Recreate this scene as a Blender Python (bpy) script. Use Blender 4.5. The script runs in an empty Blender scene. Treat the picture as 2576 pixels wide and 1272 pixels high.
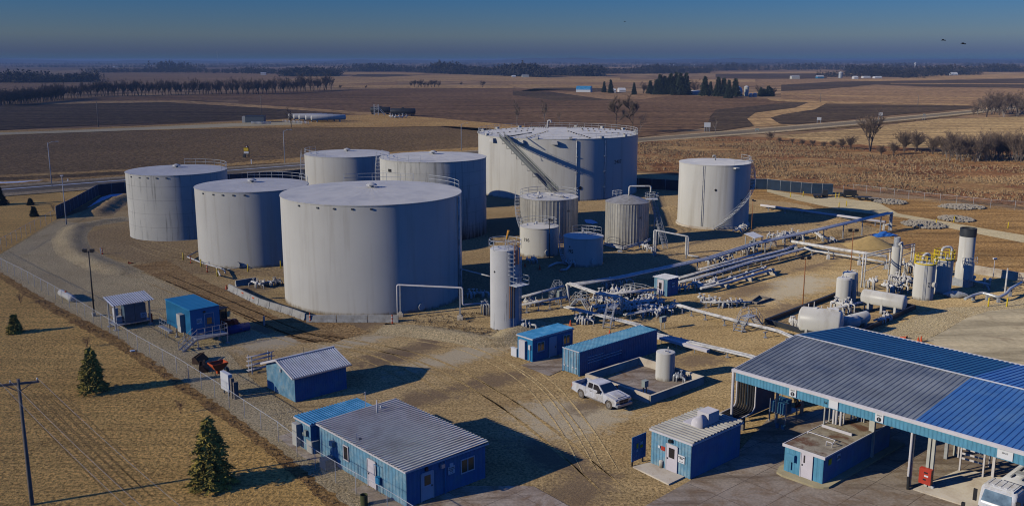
import bpy, bmesh, math, random
from mathutils import Vector, Matrix
R_ = math.radians
scene = bpy.context.scene
COL = scene.collection
random.seed(7)
# ------------------------------------------------------------------ camera
H = 31.5                       # height of the drone over the yard
F_ = 2350.0                    # focal length in pixels of a 2576 px wide view
TH = math.atan((636 - 150) / F_)
cd = bpy.data.cameras.new("camera"); cam = bpy.data.objects.new("camera", cd); COL.objects.link(cam)
cam.location = (0, 0, H); cam.rotation_euler = (math.pi / 2 - TH, 0, 0)
cd.sensor_width = 36.0; cd.lens = 36.0 * F_ / 2576.0; cd.clip_start = 0.5; cd.clip_end = 60000
scene.camera = cam
# ------------------------------------------------------------------ sky and sun
SUN_EL, SUN_AZ = 20.0, 203.0   # azimuth counted from +X towards +Y, direction of the sun
w = bpy.data.worlds.new("World"); scene.world = w; w.use_nodes = True
nt = w.node_tree; nt.nodes.clear()
wo = nt.nodes.new("ShaderNodeOutputWorld"); bg = nt.nodes.new("ShaderNodeBackground")
sk = nt.nodes.new("ShaderNodeTexSky"); sk.sky_type = 'NISHITA'; sk.sun_disc = False
sk.sun_elevation = R_(SUN_EL); sk.sun_rotation = R_(90 - SUN_AZ)
sk.air_density = 1.0; sk.dust_density = 0.35; sk.ozone_density = 2.0; sk.altitude = 300
tcw = nt.nodes.new("ShaderNodeTexCoord"); sx = nt.nodes.new("ShaderNodeSeparateXYZ")
nt.links.new(tcw.outputs['Generated'], sx.inputs[0])
rp = nt.nodes.new("ShaderNodeValToRGB"); nt.links.new(sx.outputs[2], rp.inputs[0])
els = rp.color_ramp.elements
els[0].position = 0.0; els[0].color = (0.15, 0.33, 0.86, 1)
els[1].position = 1.0; els[1].color = (0.15, 0.46, 1.3, 1)
for p_, c_ in ((0.008, (0.19, 0.29, 0.78, 1)), (0.0245, (0.30, 0.415, 0.74, 1)), (0.06, (0.17, 0.39, 0.84, 1)), (0.12, (0.15, 0.46, 1.25, 1)), (0.3, (0.15, 0.46, 1.3, 1))):
    e_ = els.new(p_); e_.color = c_
mxw = nt.nodes.new("ShaderNodeMix"); mxw.data_type = 'RGBA'; mxw.blend_type = 'MULTIPLY'; mxw.inputs[0].default_value = 1.0
nt.links.new(sk.outputs[0], mxw.inputs[6]); nt.links.new(rp.outputs[0], mxw.inputs[7])
nt.links.new(mxw.outputs[2], bg.inputs[0]); bg.inputs[1].default_value = 0.11
nt.links.new(bg.outputs[0], wo.inputs[0])
sd = bpy.data.lights.new("sun", 'SUN'); sd.energy = 5.0; sd.angle = R_(0.5); sd.color = (1.0, 0.925, 0.76)
so = bpy.data.objects.new("sun", sd); COL.objects.link(so); so.location = (-60, -40, 80)
dsun = Vector((math.cos(R_(SUN_AZ)) * math.cos(R_(SUN_EL)), math.sin(R_(SUN_AZ)) * math.cos(R_(SUN_EL)), math.sin(R_(SUN_EL))))
so.rotation_euler = dsun.to_track_quat('Z', 'Y').to_euler()
scene.view_settings.view_transform = 'Standard'; scene.view_settings.look = 'None'
scene.view_settings.exposure = -0.75; scene.view_settings.gamma = 1.0
scene.render.engine = 'CYCLES'
cy = scene.cycles; cy.max_bounces = 6; cy.diffuse_bounces = 0; cy.filter_width = 1.1; cy.glossy_bounces = 2; cy.transparent_max_bounces = 12
cy.volume_bounces = 0; cy.transmission_bounces = 2; cy.use_denoising = True
# ------------------------------------------------------------------ measuring: view coordinates -> points on the ground
_c, _s = math.cos(TH), math.sin(TH)
VW = {'': (0, 0, 1), 'a': (1560, 720, 5.782), 'b': (1840, 620, 6.361), 'c': (2140, 560, 6.36), 'd': (1950, 600, 3.914), 'e': (2500, 600, 4.239),
      'f': (2200, 740, 6.36), 'g': (1300, 740, 3.533), 'h': (1340, 440, 3.533), 'i': (2148, 1056, 3.533), 'j': (1420, 1056, 3.533),
      'k': (0, 700, 3.533), 'l': (0, 440, 3.533), 'm': (0, 1056, 3.533), 'n': (700, 740, 3.533), 'o': (700, 1056, 3.533), 'p': (1340, 330, 5.0875),
      'q': (280, 790, 4.543), 'r': (2440, 1180, 5.39), 's': (2040, 1060, 5.531), 't': (600, 300, 4.2933), 'u': (600, 1000, 6.36), 'v': (1240, 760, 6.362),
      '1': (0, 100, 3.533), '2': (720, 100, 3.533), '3': (1440, 100, 3.533), '4': (2148, 100, 3.533), 'w': (2380, 860, 4.891), 'x': (2148, 440, 3.533),
      'y': (1880, 420, 5.3), 'z': (440, 460, 5.782)}
def Q(k, u, v):
    if k == '': return (u, v)
    x0, y0, s = VW[k]
    return ((x0 + u / s) / 1.11335, (y0 + v / s) / 1.11335)
def g(k, u, v, z=0.0):
    x, y = Q(k, u, v)
    a = (x - 1288) / F_; b = -(y - 636) / F_
    t = (z - H) / (-_s + b * _c)
    return Vector((a * t, (_c + b * _s) * t, z))
def up(k, u, v, vt):
    """height above ground point (u,v) whose top is seen at view row vt"""
    p = g(k, u, v); y = Q(k, u, vt)[1]; m = -(y - 636) / F_
    # m = (Y s + (z-H) c) / (Y c - (z-H) s)
    zz = p.y * (m * _c - _s) / (_c + m * _s)
    return zz + H
def top(k, u, v, vt):
    p = g(k, u, v); p.z = up(k, u, v, vt); return p
# ------------------------------------------------------------------ mesh builder
ORG = {}
class MB:
    def __init__(s): s.v = []; s.f = []; s.sm = []; s.M = None
    def add(s, vs, fs, smooth=False):
        n = len(s.v)
        if s.M: vs = [s.M @ Vector(p) for p in vs]
        s.v += [tuple(p) for p in vs]; s.f += [tuple(i + n for i in f) for f in fs]; s.sm += [smooth] * len(fs)
        return s
    def box(s, x, y, z, sx, sy, sz, rz=0.0, taper=1.0):
        """centre x,y, bottom z"""
        c, q = math.cos(rz), math.sin(rz); vs = []
        for k, t in ((0, 1.0), (1, taper)):
            for a, b in ((-1, -1), (1, -1), (1, 1), (-1, 1)):
                X, Y = a * sx / 2 * t, b * sy / 2 * t
                vs.append((x + X * c - Y * q, y + X * q + Y * c, z + k * sz))
        return s.add(vs, [(3, 2, 1, 0), (4, 5, 6, 7), (0, 1, 5, 4), (1, 2, 6, 5), (2, 3, 7, 6), (3, 0, 4, 7)])
    def b2(s, x0, y0, z0, x1, y1, z1):
        return s.box((x0 + x1) / 2, (y0 + y1) / 2, min(z0, z1), abs(x1 - x0), abs(y1 - y0), abs(z1 - z0))
    def bar(s, a, b, w, h=None, upv=(0, 0, 1)):
        a, b = Vector(a), Vector(b); h = h or w; d = (b - a)
        if d.length < 1e-6: return s
        d.normalize(); u = Vector(upv)
        if abs(d.dot(u)) > 0.98: u = Vector((1, 0, 0))
        sd = d.cross(u).normalized(); u2 = sd.cross(d).normalized(); vs = []
        for p in (a, b):
            for i, j in ((-1, -1), (1, -1), (1, 1), (-1, 1)): vs.append(p + sd * (i * w / 2) + u2 * (j * h / 2))
        return s.add(vs, [(0, 1, 2, 3), (7, 6, 5, 4), (0, 4, 5, 1), (1, 5, 6, 2), (2, 6, 7, 3), (3, 7, 4, 0)])
    def tube(s, pts, r, n=8, r2=None, cap=True):
        pts = [Vector(p) for p in pts]
        q = [pts[0]]
        for p in pts[1:]:
            if (p - q[-1]).length > 1e-5: q.append(p)
        pts = q
        if len(pts) < 2: return s
        vs = []; N = len(pts); U = None
        for i, p in enumerate(pts):
            d0 = (pts[i] - pts[i - 1]).normalized() if i else None
            d1 = (pts[i + 1] - pts[i]).normalized() if i < N - 1 else None
            t = (d0 + d1).normalized() if d0 and d1 and (d0 + d1).length > 1e-4 else (d0 or d1)
            if U is None:
                U = t.orthogonal().normalized()
            else:
                U = (U - t * U.dot(t))
                U = U.normalized() if U.length > 1e-5 else t.orthogonal().normalized()
            W = t.cross(U); k = 1.0
            if d0 and d1: k = 1 / max(0.5, math.cos(d0.angle(d1, 0) / 2))
            rr = r if r2 is None else r + (r2 - r) * i / (N - 1)
            for j in range(n):
                a = 2 * math.pi * j / n; vs.append(p + (U * math.cos(a) + W * math.sin(a)) * rr * (k if k < 1.2 else 1.08))
        fs = []
        for i in range(N - 1):
            for j in range(n): fs.append((i * n + j, i * n + (j + 1) % n, (i + 1) * n + (j + 1) % n, (i + 1) * n + j))
        s.add(vs, fs, n > 5)
        if cap:
            m = len(s.v) - len(vs); s.f += [tuple(m + j for j in range(n - 1, -1, -1)), tuple(m + (N - 1) * n + j for j in range(n))]; s.sm += [False, False]
        return s
    def pipe(s, pts, r, n=8, bend=None):
        """tube with rounded elbows"""
        pts = [Vector(p) for p in pts]; bend = bend or r * 2.2; o = [pts[0]]
        for i in range(1, len(pts) - 1):
            a, b, c = pts[i - 1], pts[i], pts[i + 1]
            l = min(bend, (a - b).length * .45, (c - b).length * .45)
            p0 = b + (a - b).normalized() * l; p1 = b + (c - b).normalized() * l
            for k in range(4):
                t = k / 3; o.append(p0 * (1 - t) ** 2 + b * 2 * t * (1 - t) + p1 * t * t)
        o.append(pts[-1]); return s.tube(o, r, n)
    def cyl(s, x, y, z0, z1, r, n=16, r2=None): return s.tube([(x, y, z0), (x, y, z1)], r, n, r2)
    def lathe(s, x, y, prof, n=32, cap0=False, cap1=False, a0=0.0):
        vs = []; fs = []
        for r, z in prof:
            for j in range(n):
                a = a0 + 2 * math.pi * j / n; vs.append((x + r * math.cos(a), y + r * math.sin(a), z))
        m = len(prof); lo = 0
        for i in range(m - 1):
            if i:
                d0 = math.atan2(prof[i][1] - prof[i - 1][1], prof[i][0] - prof[i - 1][0]); d1 = math.atan2(prof[i + 1][1] - prof[i][1], prof[i + 1][0] - prof[i][0])
                if abs((d1 - d0 + math.pi) % (2 * math.pi) - math.pi) > .6:
                    lo = len(vs) - i * n; vs += vs[i * n:(i + 1) * n] if i * n + lo < 0 else [(prof[i][0] * math.cos(a0 + 2 * math.pi * j / n) + x, prof[i][0] * math.sin(a0 + 2 * math.pi * j / n) + y, prof[i][1]) for j in range(n)]
                    low = [lo + i * n + j for j in range(n)]
                else: low = [i * n + j for j in range(n)]
            else: low = list(range(n))
            for j in range(n): fs.append((low[j], low[(j + 1) % n], (i + 1) * n + (j + 1) % n, (i + 1) * n + j))
        s.add(vs, fs, True)
        b = len(s.v) - len(vs)
        if cap0: s.f.append(tuple(b + j for j in range(n - 1, -1, -1))); s.sm.append(False)
        if cap1: s.f.append(tuple(b + (m - 1) * n + j for j in range(n))); s.sm.append(False)
        return s
    def sph(s, x, y, z, r, n=10, sz=1.0):
        pr = [(max(.001, r * math.sin(math.pi * i / (n // 2 + 1))), z - sz * r * math.cos(math.pi * i / (n // 2 + 1))) for i in range(n // 2 + 2)]
        return s.lathe(x, y, pr, n)
    def quad(s, a, b, c, d): return s.add([a, b, c, d], [(0, 1, 2, 3)])
    def poly(s, pts, z0, z1):
        n = len(pts)
        vs = [(p[0], p[1], z0) for p in pts] + [(p[0], p[1], z1) for p in pts]
        return s.add(vs, [tuple(range(n - 1, -1, -1)), tuple(range(n, 2 * n))] + [(i, (i + 1) % n, n + (i + 1) % n, n + i) for i in range(n)])
    def corr(s, o, u, v, nrm, L, Hh, pitch=.3, dep=.03, th=.02, duty=.5):
        """corrugated sheet: origin o, runs L along u (ribs repeat), Hh along v, ribs stand out along nrm"""
        o, u, v, nrm = Vector(o), Vector(u).normalized(), Vector(v).normalized(), Vector(nrm).normalized()
        n = max(1, round(L / pitch)); p = L / n; prof = []
        for i in range(n):
            x = i * p
            prof += [(x, 0), (x + p * (1 - duty) * .75, 0), (x + p * (1 - duty), dep), (x + p * (1 - duty * .25), dep)]
        prof.append((L, 0))
        m = len(prof); vs = [o + u * a + nrm * b for a, b in prof] + [o + u * a + nrm * b + v * Hh for a, b in prof]
        vs += [q_ - nrm * th - nrm * 0 for q_ in vs]
        fs = []
        for i in range(m - 1):
            fs.append((i, i + 1, m + i + 1, m + i)); fs.append((2 * m + i, 3 * m + i, 3 * m + i + 1, 2 * m + i + 1))
            fs.append((i, 2 * m + i, 2 * m + i + 1, i + 1)); fs.append((m + i, m + i + 1, 3 * m + i + 1, 3 * m + i))
        fs += [(0, m, 3 * m, 2 * m), (m - 1, 3 * m - 1, 4 * m - 1, 2 * m - 1)]
        return s.add(vs, fs)
    def build(s, name, m, parent=None, world=False):
        me = bpy.data.meshes.new(name)
        vs = s.v
        if world and parent is not None:
            o = ORG[parent.name]; vs = [(a - o.x, b - o.y, c - o.z) for a, b, c in vs]
        me.from_pydata(vs, [], s.f); me.polygons.foreach_set('use_smooth', s.sm)
        me.materials.append(m); me.update()
        o = bpy.data.objects.new(name, me); COL.objects.link(o)
        if parent is not None:
            o.parent = parent; ORG[o.name] = ORG[parent.name]
        else: ORG[o.name] = Vector((0, 0, 0))
        return o
def thing(name, label, cat, loc=(0, 0, 0), rz=0.0, group=None):
    o = bpy.data.objects.new(name, None); COL.objects.link(o); o.empty_display_size = .3
    o.location = loc; o.rotation_euler = (0, 0, rz); o['label'] = label; o['category'] = cat
    if group: o['group'] = group
    ORG[o.name] = Vector(loc); return o
def tag(o, label, cat, group=None, kind=None):
    if label: o['label'] = label
    if cat: o['category'] = cat
    if group: o['group'] = group
    if kind: o['kind'] = kind
    return o
def lab(o, label): o['label'] = label; return o
def solo(mb, name, m, label, cat, loc, rz=0.0, group=None):
    """a thing that is one mesh, built in local coordinates"""
    o = mb.build(name, m); o.location = loc; o.rotation_euler = (0, 0, rz); ORG[o.name] = Vector(loc)
    return tag(o, label, cat, group)
def dup(root, loc, rz=None, label=None, sc=None, group=None):
    r = root.copy(); COL.objects.link(r); r.location = loc
    if rz is not None: r.rotation_euler = (0, 0, rz)
    if sc: r.scale = (sc, sc, sc) if not isinstance(sc, tuple) else sc
    if label: r['label'] = label
    if group: r['group'] = group
    for ch in root.children:
        c = ch.copy(); COL.objects.link(c); c.parent = r
        for gg in ch.children:
            d = gg.copy(); COL.objects.link(d); d.parent = c
    return r
def struct(name, mb, m):
    o = mb.build(name, m); o['kind'] = 'structure'; return o
# ------------------------------------------------------------------ materials
def nodes(name):
    m = bpy.data.materials.new(name); m.use_nodes = True; t = m.node_tree; t.nodes.clear()
    o = t.nodes.new("ShaderNodeOutputMaterial"); b = t.nodes.new("ShaderNodeBsdfPrincipled"); t.links.new(b.outputs[0], o.inputs[0])
    return m, t, b, o
def noise(t, vec, sc, det=4, rough=.6, dist=0.0):
    n = t.nodes.new("ShaderNodeTexNoise"); n.inputs['Scale'].default_value = sc; n.inputs['Detail'].default_value = det
    n.inputs['Roughness'].default_value = rough; n.inputs['Distortion'].default_value = dist; t.links.new(vec, n.inputs['Vector']); return n.outputs[0]
def ramp(t, f, st):
    r = t.nodes.new("ShaderNodeValToRGB"); t.links.new(f, r.inputs[0]); e = r.color_ramp.elements
    while len(e) < len(st): e.new(.5)
    for i, (p, c) in enumerate(st): e[i].position = p; e[i].color = (*c, 1) if len(c) == 3 else c
    return r.outputs[0]
def mix(t, f, a, b, mode='MIX'):
    m = t.nodes.new("ShaderNodeMix"); m.data_type = 'RGBA'; m.blend_type = mode
    for i, x in ((0, f), (6, a), (7, b)):
        if isinstance(x, (int, float)): m.inputs[i].default_value = x
        elif isinstance(x, tuple): m.inputs[i].default_value = (*x, 1)
        else: t.links.new(x, m.inputs[i])
    return m.outputs[2]
def mapping(t, vec, sc=(1, 1, 1), rz=0.0):
    m = t.nodes.new("ShaderNodeMapping"); m.inputs['Scale'].default_value = sc; m.inputs['Rotation'].default_value = (0, 0, rz)
    t.links.new(vec, m.inputs[0]); return m.outputs[0]
def wpos(t):
    return t.nodes.new("ShaderNodeNewGeometry").outputs['Position']
def opos(t):
    return t.nodes.new("ShaderNodeTexCoord").outputs['Object']
def bump(t, b, h, st=.5, d=.1):
    n = t.nodes.new("ShaderNodeBump"); n.inputs['Strength'].default_value = st; n.inputs['Distance'].default_value = d
    t.links.new(h, n.inputs['Height']); t.links.new(n.outputs[0], b.inputs['Normal'])
def MAT(name, c, rough=.6, metal=0.0, var=.12, vs=1.5, spec=.4, dirt=None, ds=.6, streak=False, th=(.45, .7), foot=None):
    m, t, b, o = nodes(name); P = opos(t); k_ = .92 if 'roof' in name and c[0] > .6 else 1.18 if c[0] > .4 and c[2] > .3 else .98 if c[2] > c[0] * 2 else 1.0
    c = tuple(x * k_ for x in c); dirt = tuple(x * k_ for x in dirt) if dirt else None
    n = noise(t, P, vs, 5)
    c2 = tuple(x * (1 - var) for x in c); c3 = tuple(min(1, x * (1 + var)) for x in c)
    col = ramp(t, n, [(.3, c2), (.7, c3)])
    if dirt:
        pv = mapping(t, P, (ds * 4, ds * 4, ds * .25)) if streak else P
        d = noise(t, pv, 1.0 if streak else ds, 6, .7)
        col = mix(t, ramp(t, d, [(th[0], (0, 0, 0)), (th[1], (1, 1, 1))]), col, dirt)
    if 'footed' in name or 'stained_white' in name:  # plate courses
        sp0 = t.nodes.new('ShaderNodeSeparateXYZ'); t.links.new(P, sp0.inputs[0]); wz = t.nodes.new('ShaderNodeMath'); wz.operation = 'PINGPONG'; wz.inputs[1].default_value = 1.2; t.links.new(sp0.outputs[2], wz.inputs[0])
        col = mix(t, ramp(t, wz.outputs[0], [(.0, (.5, .5, .5)), (.05, (0, 0, 0))]), col, (.22, .20, .17))
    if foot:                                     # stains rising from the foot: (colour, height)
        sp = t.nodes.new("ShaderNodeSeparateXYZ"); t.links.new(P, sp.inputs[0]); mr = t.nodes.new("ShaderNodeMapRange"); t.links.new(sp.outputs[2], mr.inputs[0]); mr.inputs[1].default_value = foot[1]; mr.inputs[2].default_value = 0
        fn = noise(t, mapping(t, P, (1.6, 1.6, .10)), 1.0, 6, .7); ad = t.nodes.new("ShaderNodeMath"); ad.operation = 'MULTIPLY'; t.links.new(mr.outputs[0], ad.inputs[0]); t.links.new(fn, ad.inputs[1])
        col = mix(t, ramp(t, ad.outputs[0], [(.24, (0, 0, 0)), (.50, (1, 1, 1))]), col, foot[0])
    t.links.new(col, b.inputs['Base Color']); b.inputs['Roughness'].default_value = rough; b.inputs['Metallic'].default_value = metal
    b.inputs['Diffuse Roughness'].default_value = 1.0
    b.inputs['Specular IOR Level'].default_value = spec
    return m
M = {}
M['white'] = MAT('white_tank_paint', (.60, .58, .525), .42, 0, .04, .15, .5, (.44, .40, .33), .13, True, (.50, .80), (( .34, .28, .19), .9))
M['pipe'] = MAT('white_pipe_paint', (.68, .66, .62), .4, 0, .08, 2, .5, (.34, .31, .27), 1.2)
M['stain'] = MAT('stained_white_paint', (.58, .56, .50), .5, 0, .06, .3, .4, (.17, .16, .13), .36, True, (.53, .74))
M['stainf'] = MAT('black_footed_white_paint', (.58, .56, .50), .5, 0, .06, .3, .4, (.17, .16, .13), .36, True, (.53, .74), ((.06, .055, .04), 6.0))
M['roofw'] = MAT('tank_roof_paint', (.82, .78, .69), .5, 0, .07, .35, .4, (.64, .62, .58), .3)
M['galv'] = MAT('galvanised_steel', (.42, .43, .44), .45, .35, .15, 3)
M['alu'] = MAT('weathered_aluminium', (.47, .45, .40), .42, .35, .12, 1.2, .5, (.30, .27, .22), .35, True)
M['rail'] = MAT('handrail_paint', (.52, .53, .54), .5, 0, .1)
M['dkrail'] = MAT('dark_steel', (.09, .10, .11), .5, .3, .2)
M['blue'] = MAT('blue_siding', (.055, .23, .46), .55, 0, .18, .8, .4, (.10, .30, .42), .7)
M['ltblue'] = MAT('sunlit_faded_blue_siding', (.17, .37, .50), .55, 0, .2, 1.2, .4, (.38, .52, .56), 1.5)  # lighter siding copy for sunward walls: sunlight put into the faded paint
M['bluebox'] = MAT('container_blue', (.035, .22, .42), .5, 0, .15, .7, .4, (.02, .13, .28), .5)
M['bluemcc'] = MAT('bright_blue_paint', (.03, .27, .50), .5, 0, .08, 1)
M['roofblue'] = MAT('blue_metal_roof', (.045, .33, .62), .45, .1, .2, .8, .5, (.17, .47, .70), .8)
M['rooftan'] = MAT('weathered_metal_roof', (.95, .87, .72), .5, .05, .08, 1.2, .4, (.72, .60, .45), .35)
M['roofhut'] = MAT('grey_hut_roof', (.64, .61, .52), .5, .05, .12, 1.2, .4, (.40, .36, .30), .6)
M['dkgalv'] = MAT('dull_dark_galvanised', (.20, .215, .20), .6, .2, .15)
M['roofgal'] = MAT('galvanised_roof', (.80, .80, .80), .5, .15, .15, 1)
M['canold'] = MAT('weathered_canopy_roof', (.23, .255, .28), .42, .15, .2, .5, .5, (.12, .15, .20), .35)
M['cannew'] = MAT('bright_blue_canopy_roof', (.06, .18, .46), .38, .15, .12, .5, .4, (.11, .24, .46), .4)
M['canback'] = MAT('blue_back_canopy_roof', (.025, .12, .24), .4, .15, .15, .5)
M['fascia'] = MAT('pale_blue_fascia', (.12, .36, .50), .55, 0, .12, 1.5)
M['trim'] = MAT('white_trim', (.60, .57, .57), .5, 0, .05)
M['door'] = MAT('door_paint', (.60, .56, .58), .5, 0, .04)
M['conc'] = MAT('concrete', (.62, .55, .44), .85, 0, .12, 1.0, .3, (.36, .28, .20), .5)
M['barr'] = MAT('barrier_concrete', (.47, .46, .42), .85, 0, .1, 1.5, .3, (.30, .28, .25), .8)
M['black'] = MAT('black_paint', (.02, .02, .023), .5, 0, .2)
M['rubber'] = MAT('black_rubber', (.025, .025, .027), .8, 0, .2)
M['dark'] = MAT('dark_steel_tank', (.05, .055, .06), .5, .2, .3, 1)
M['yellow'] = MAT('yellow_safety_paint', (.80, .60, .02), .5, 0, .1)
M['orange'] = MAT('orange_plastic', (.75, .13, .03), .5, 0, .1)
M['red'] = MAT('red_paint', (.55, .06, .03), .45, 0, .15)
M['rust'] = MAT('rusty_pipe', (.42, .17, .06), .7, 0, .25, 3)
M['wood'] = MAT('grey_weathered_wood', (.27, .23, .19), .85, 0, .2, 2)
M['darkwood'] = MAT('creosoted_wood', (.06, .045, .035), .8, 0, .2, 2)
M['greenbox'] = MAT('grey_green_cabinet', (.36, .40, .36), .5, 0, .08)
M['ac'] = MAT('beige_unit_casing', (.50, .49, .44), .5, 0, .08)
M['sign'] = MAT('white_sign_face', (.66, .66, .66), .5, 0, .03)
M['ink'] = MAT('black_lettering', (.015, .015, .02), .6, 0, .1)
M['truck'] = MAT('white_truck_paint', (.64, .64, .65), .25, 0, .03, 1, .6, (.42, .38, .32), .8)
M['tyre'] = MAT('dusty_tyre', (.16, .13, .10), .9, 0, .25, 4)
M['rim'] = MAT('dusty_steel_rim', (.38, .35, .31), .5, .3, .15, 6)
M['bark'] = MAT('bare_bark', (.16, .12, .095), .9, 0, .25, 3)
M['twig'] = MAT('bare_twigs', (.26, .185, .135), .9, 0, .25, .3)
M['palebark'] = MAT('pale_bark', (.40, .33, .27), .9, 0, .2, 3)
M['paletwig'] = MAT('tan_twigs', (.30, .22, .15), .9, 0, .2, 1)
M['reeds'] = MAT('dry_reed_tufts', (.46, .31, .16), .9, 0, .4, .05)
M['needle'] = MAT('olive_spruce_needles', (.56, .43, .08), .8, 0, .45, .9)
M['needle2'] = MAT('dark_spruce_needles', (.06, .08, .045), .8, 0, .4, .4)
M['wooddark'] = MAT('far_wood_mass', (.055, .05, .045), .9, 0, .35, .02)
M['rock'] = MAT('pale_riprap_stone', (.395, .345, .27), .85, 0, .3, 2)
M['sand'] = MAT('ochre_sand', (.50, .35, .14), .95, 0, .15, 1.5)
M['tarp'] = MAT('blue_tarp', (.05, .20, .60), .35, 0, .1)
M['foil'] = MAT('crumpled_foil_cladding', (.55, .55, .53), .35, .4, .1, 3)
M['snow'] = MAT('old_snow', (.62, .66, .74), .7, 0, .06)
M['screen'] = MAT('dark_fence_screen', (.02, .045, .085), .8, 0, .25, .6)
def glass():
    m, t, b, o = nodes('dark_window_glass'); b.inputs['Base Color'].default_value = (.035, .03, .03, 1); b.inputs['Roughness'].default_value = .08
    b.inputs['Specular IOR Level'].default_value = .8; return m
M['glass'] = glass()
def amber():
    m, t, b, o = nodes('brown_window_glass'); b.inputs['Base Color'].default_value = (.16, .10, .045, 1); b.inputs['Roughness'].default_value = .15; return m
M['amber'] = amber()
def wshield():
    m, t, b, o = nodes('windscreen_glass'); b.inputs['Base Color'].default_value = (.02, .06, .10, 1); b.inputs['Roughness'].default_value = .05
    b.inputs['Specular IOR Level'].default_value = 1.0; return m
M['wind'] = wshield()
M['wind2'] = MAT('painted_reflection_glass', (.22, .30, .34), .08, 0, .5, 1.2, .8)  # pale windscreen reflection painted in as the base colour
def chain():
    m, t, b, o = nodes('chain_link_wire'); t.nodes.remove(b)
    tr = t.nodes.new("ShaderNodeBsdfTransparent"); df = t.nodes.new("ShaderNodeBsdfDiffuse"); df.inputs[0].default_value = (.42, .40, .36, 1)
    uv = t.nodes.new("ShaderNodeTexCoord").outputs['UV']; mp = mapping(t, uv, (1, 1, 1), R_(45))
    sp = t.nodes.new("ShaderNodeSeparateXYZ"); t.links.new(mp, sp.inputs[0]); fs = []
    for i in (0, 1):
        a = t.nodes.new("ShaderNodeMath"); a.operation = 'MULTIPLY'; a.inputs[1].default_value = 16.0; t.links.new(sp.outputs[i], a.inputs[0])
        f = t.nodes.new("ShaderNodeMath"); f.operation = 'FRACT'; t.links.new(a.outputs[0], f.inputs[0])
        l = t.nodes.new("ShaderNodeMath"); l.operation = 'LESS_THAN'; l.inputs[1].default_value = .04; t.links.new(f.outputs[0], l.inputs[0]); fs.append(l.outputs[0])
    mx = t.nodes.new("ShaderNodeMath"); mx.operation = 'MAXIMUM'; t.links.new(fs[0], mx.inputs[0]); t.links.new(fs[1], mx.inputs[1])
    ms = t.nodes.new("ShaderNodeMixShader"); t.links.new(mx.outputs[0], ms.inputs[0]); t.links.new(tr.outputs[0], ms.inputs[1]); t.links.new(df.outputs[0], ms.inputs[2])
    t.links.new(ms.outputs[0], o.inputs[0]); return m
M['chain'] = chain()
AX = R_(42)                                        # the yard's own grid: X runs away to the right, Y away to the left
UX = Vector((math.cos(AX), math.sin(AX), 0)); UY = Vector((-math.sin(AX), math.cos(AX), 0)); UZ = Vector((0, 0, 1))
def text(s, size, m, parent, M4, name='lettering', depth=.01):
    cu = bpy.data.curves.new(name, 'FONT'); cu.body = s; cu.size = size; cu.extrude = depth; cu.align_x = 'CENTER'; cu.align_y = 'CENTER'; cu.space_line = .9; cu.resolution_u = 3
    to = bpy.data.objects.new(name, cu); COL.objects.link(to)
    dg = bpy.context.evaluated_depsgraph_get(); me = bpy.data.meshes.new_from_object(to.evaluated_get(dg))
    COL.objects.unlink(to); bpy.data.objects.remove(to)
    me.name = name; me.materials.clear(); me.materials.append(m); me.transform(M4)
    o = bpy.data.objects.new(name, me); COL.objects.link(o); o.parent = parent; ORG[o.name] = ORG[parent.name]; return o
def facing(p, nrm):
    """matrix placing text at p reading outwards along nrm"""
    n = Vector(nrm).normalized(); x = UZ.cross(n).normalized(); y = n.cross(x)
    return Matrix(((x.x, y.x, n.x, p[0]), (x.y, y.y, n.y, p[1]), (x.z, y.z, n.z, p[2]), (0, 0, 0, 1)))
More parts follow.
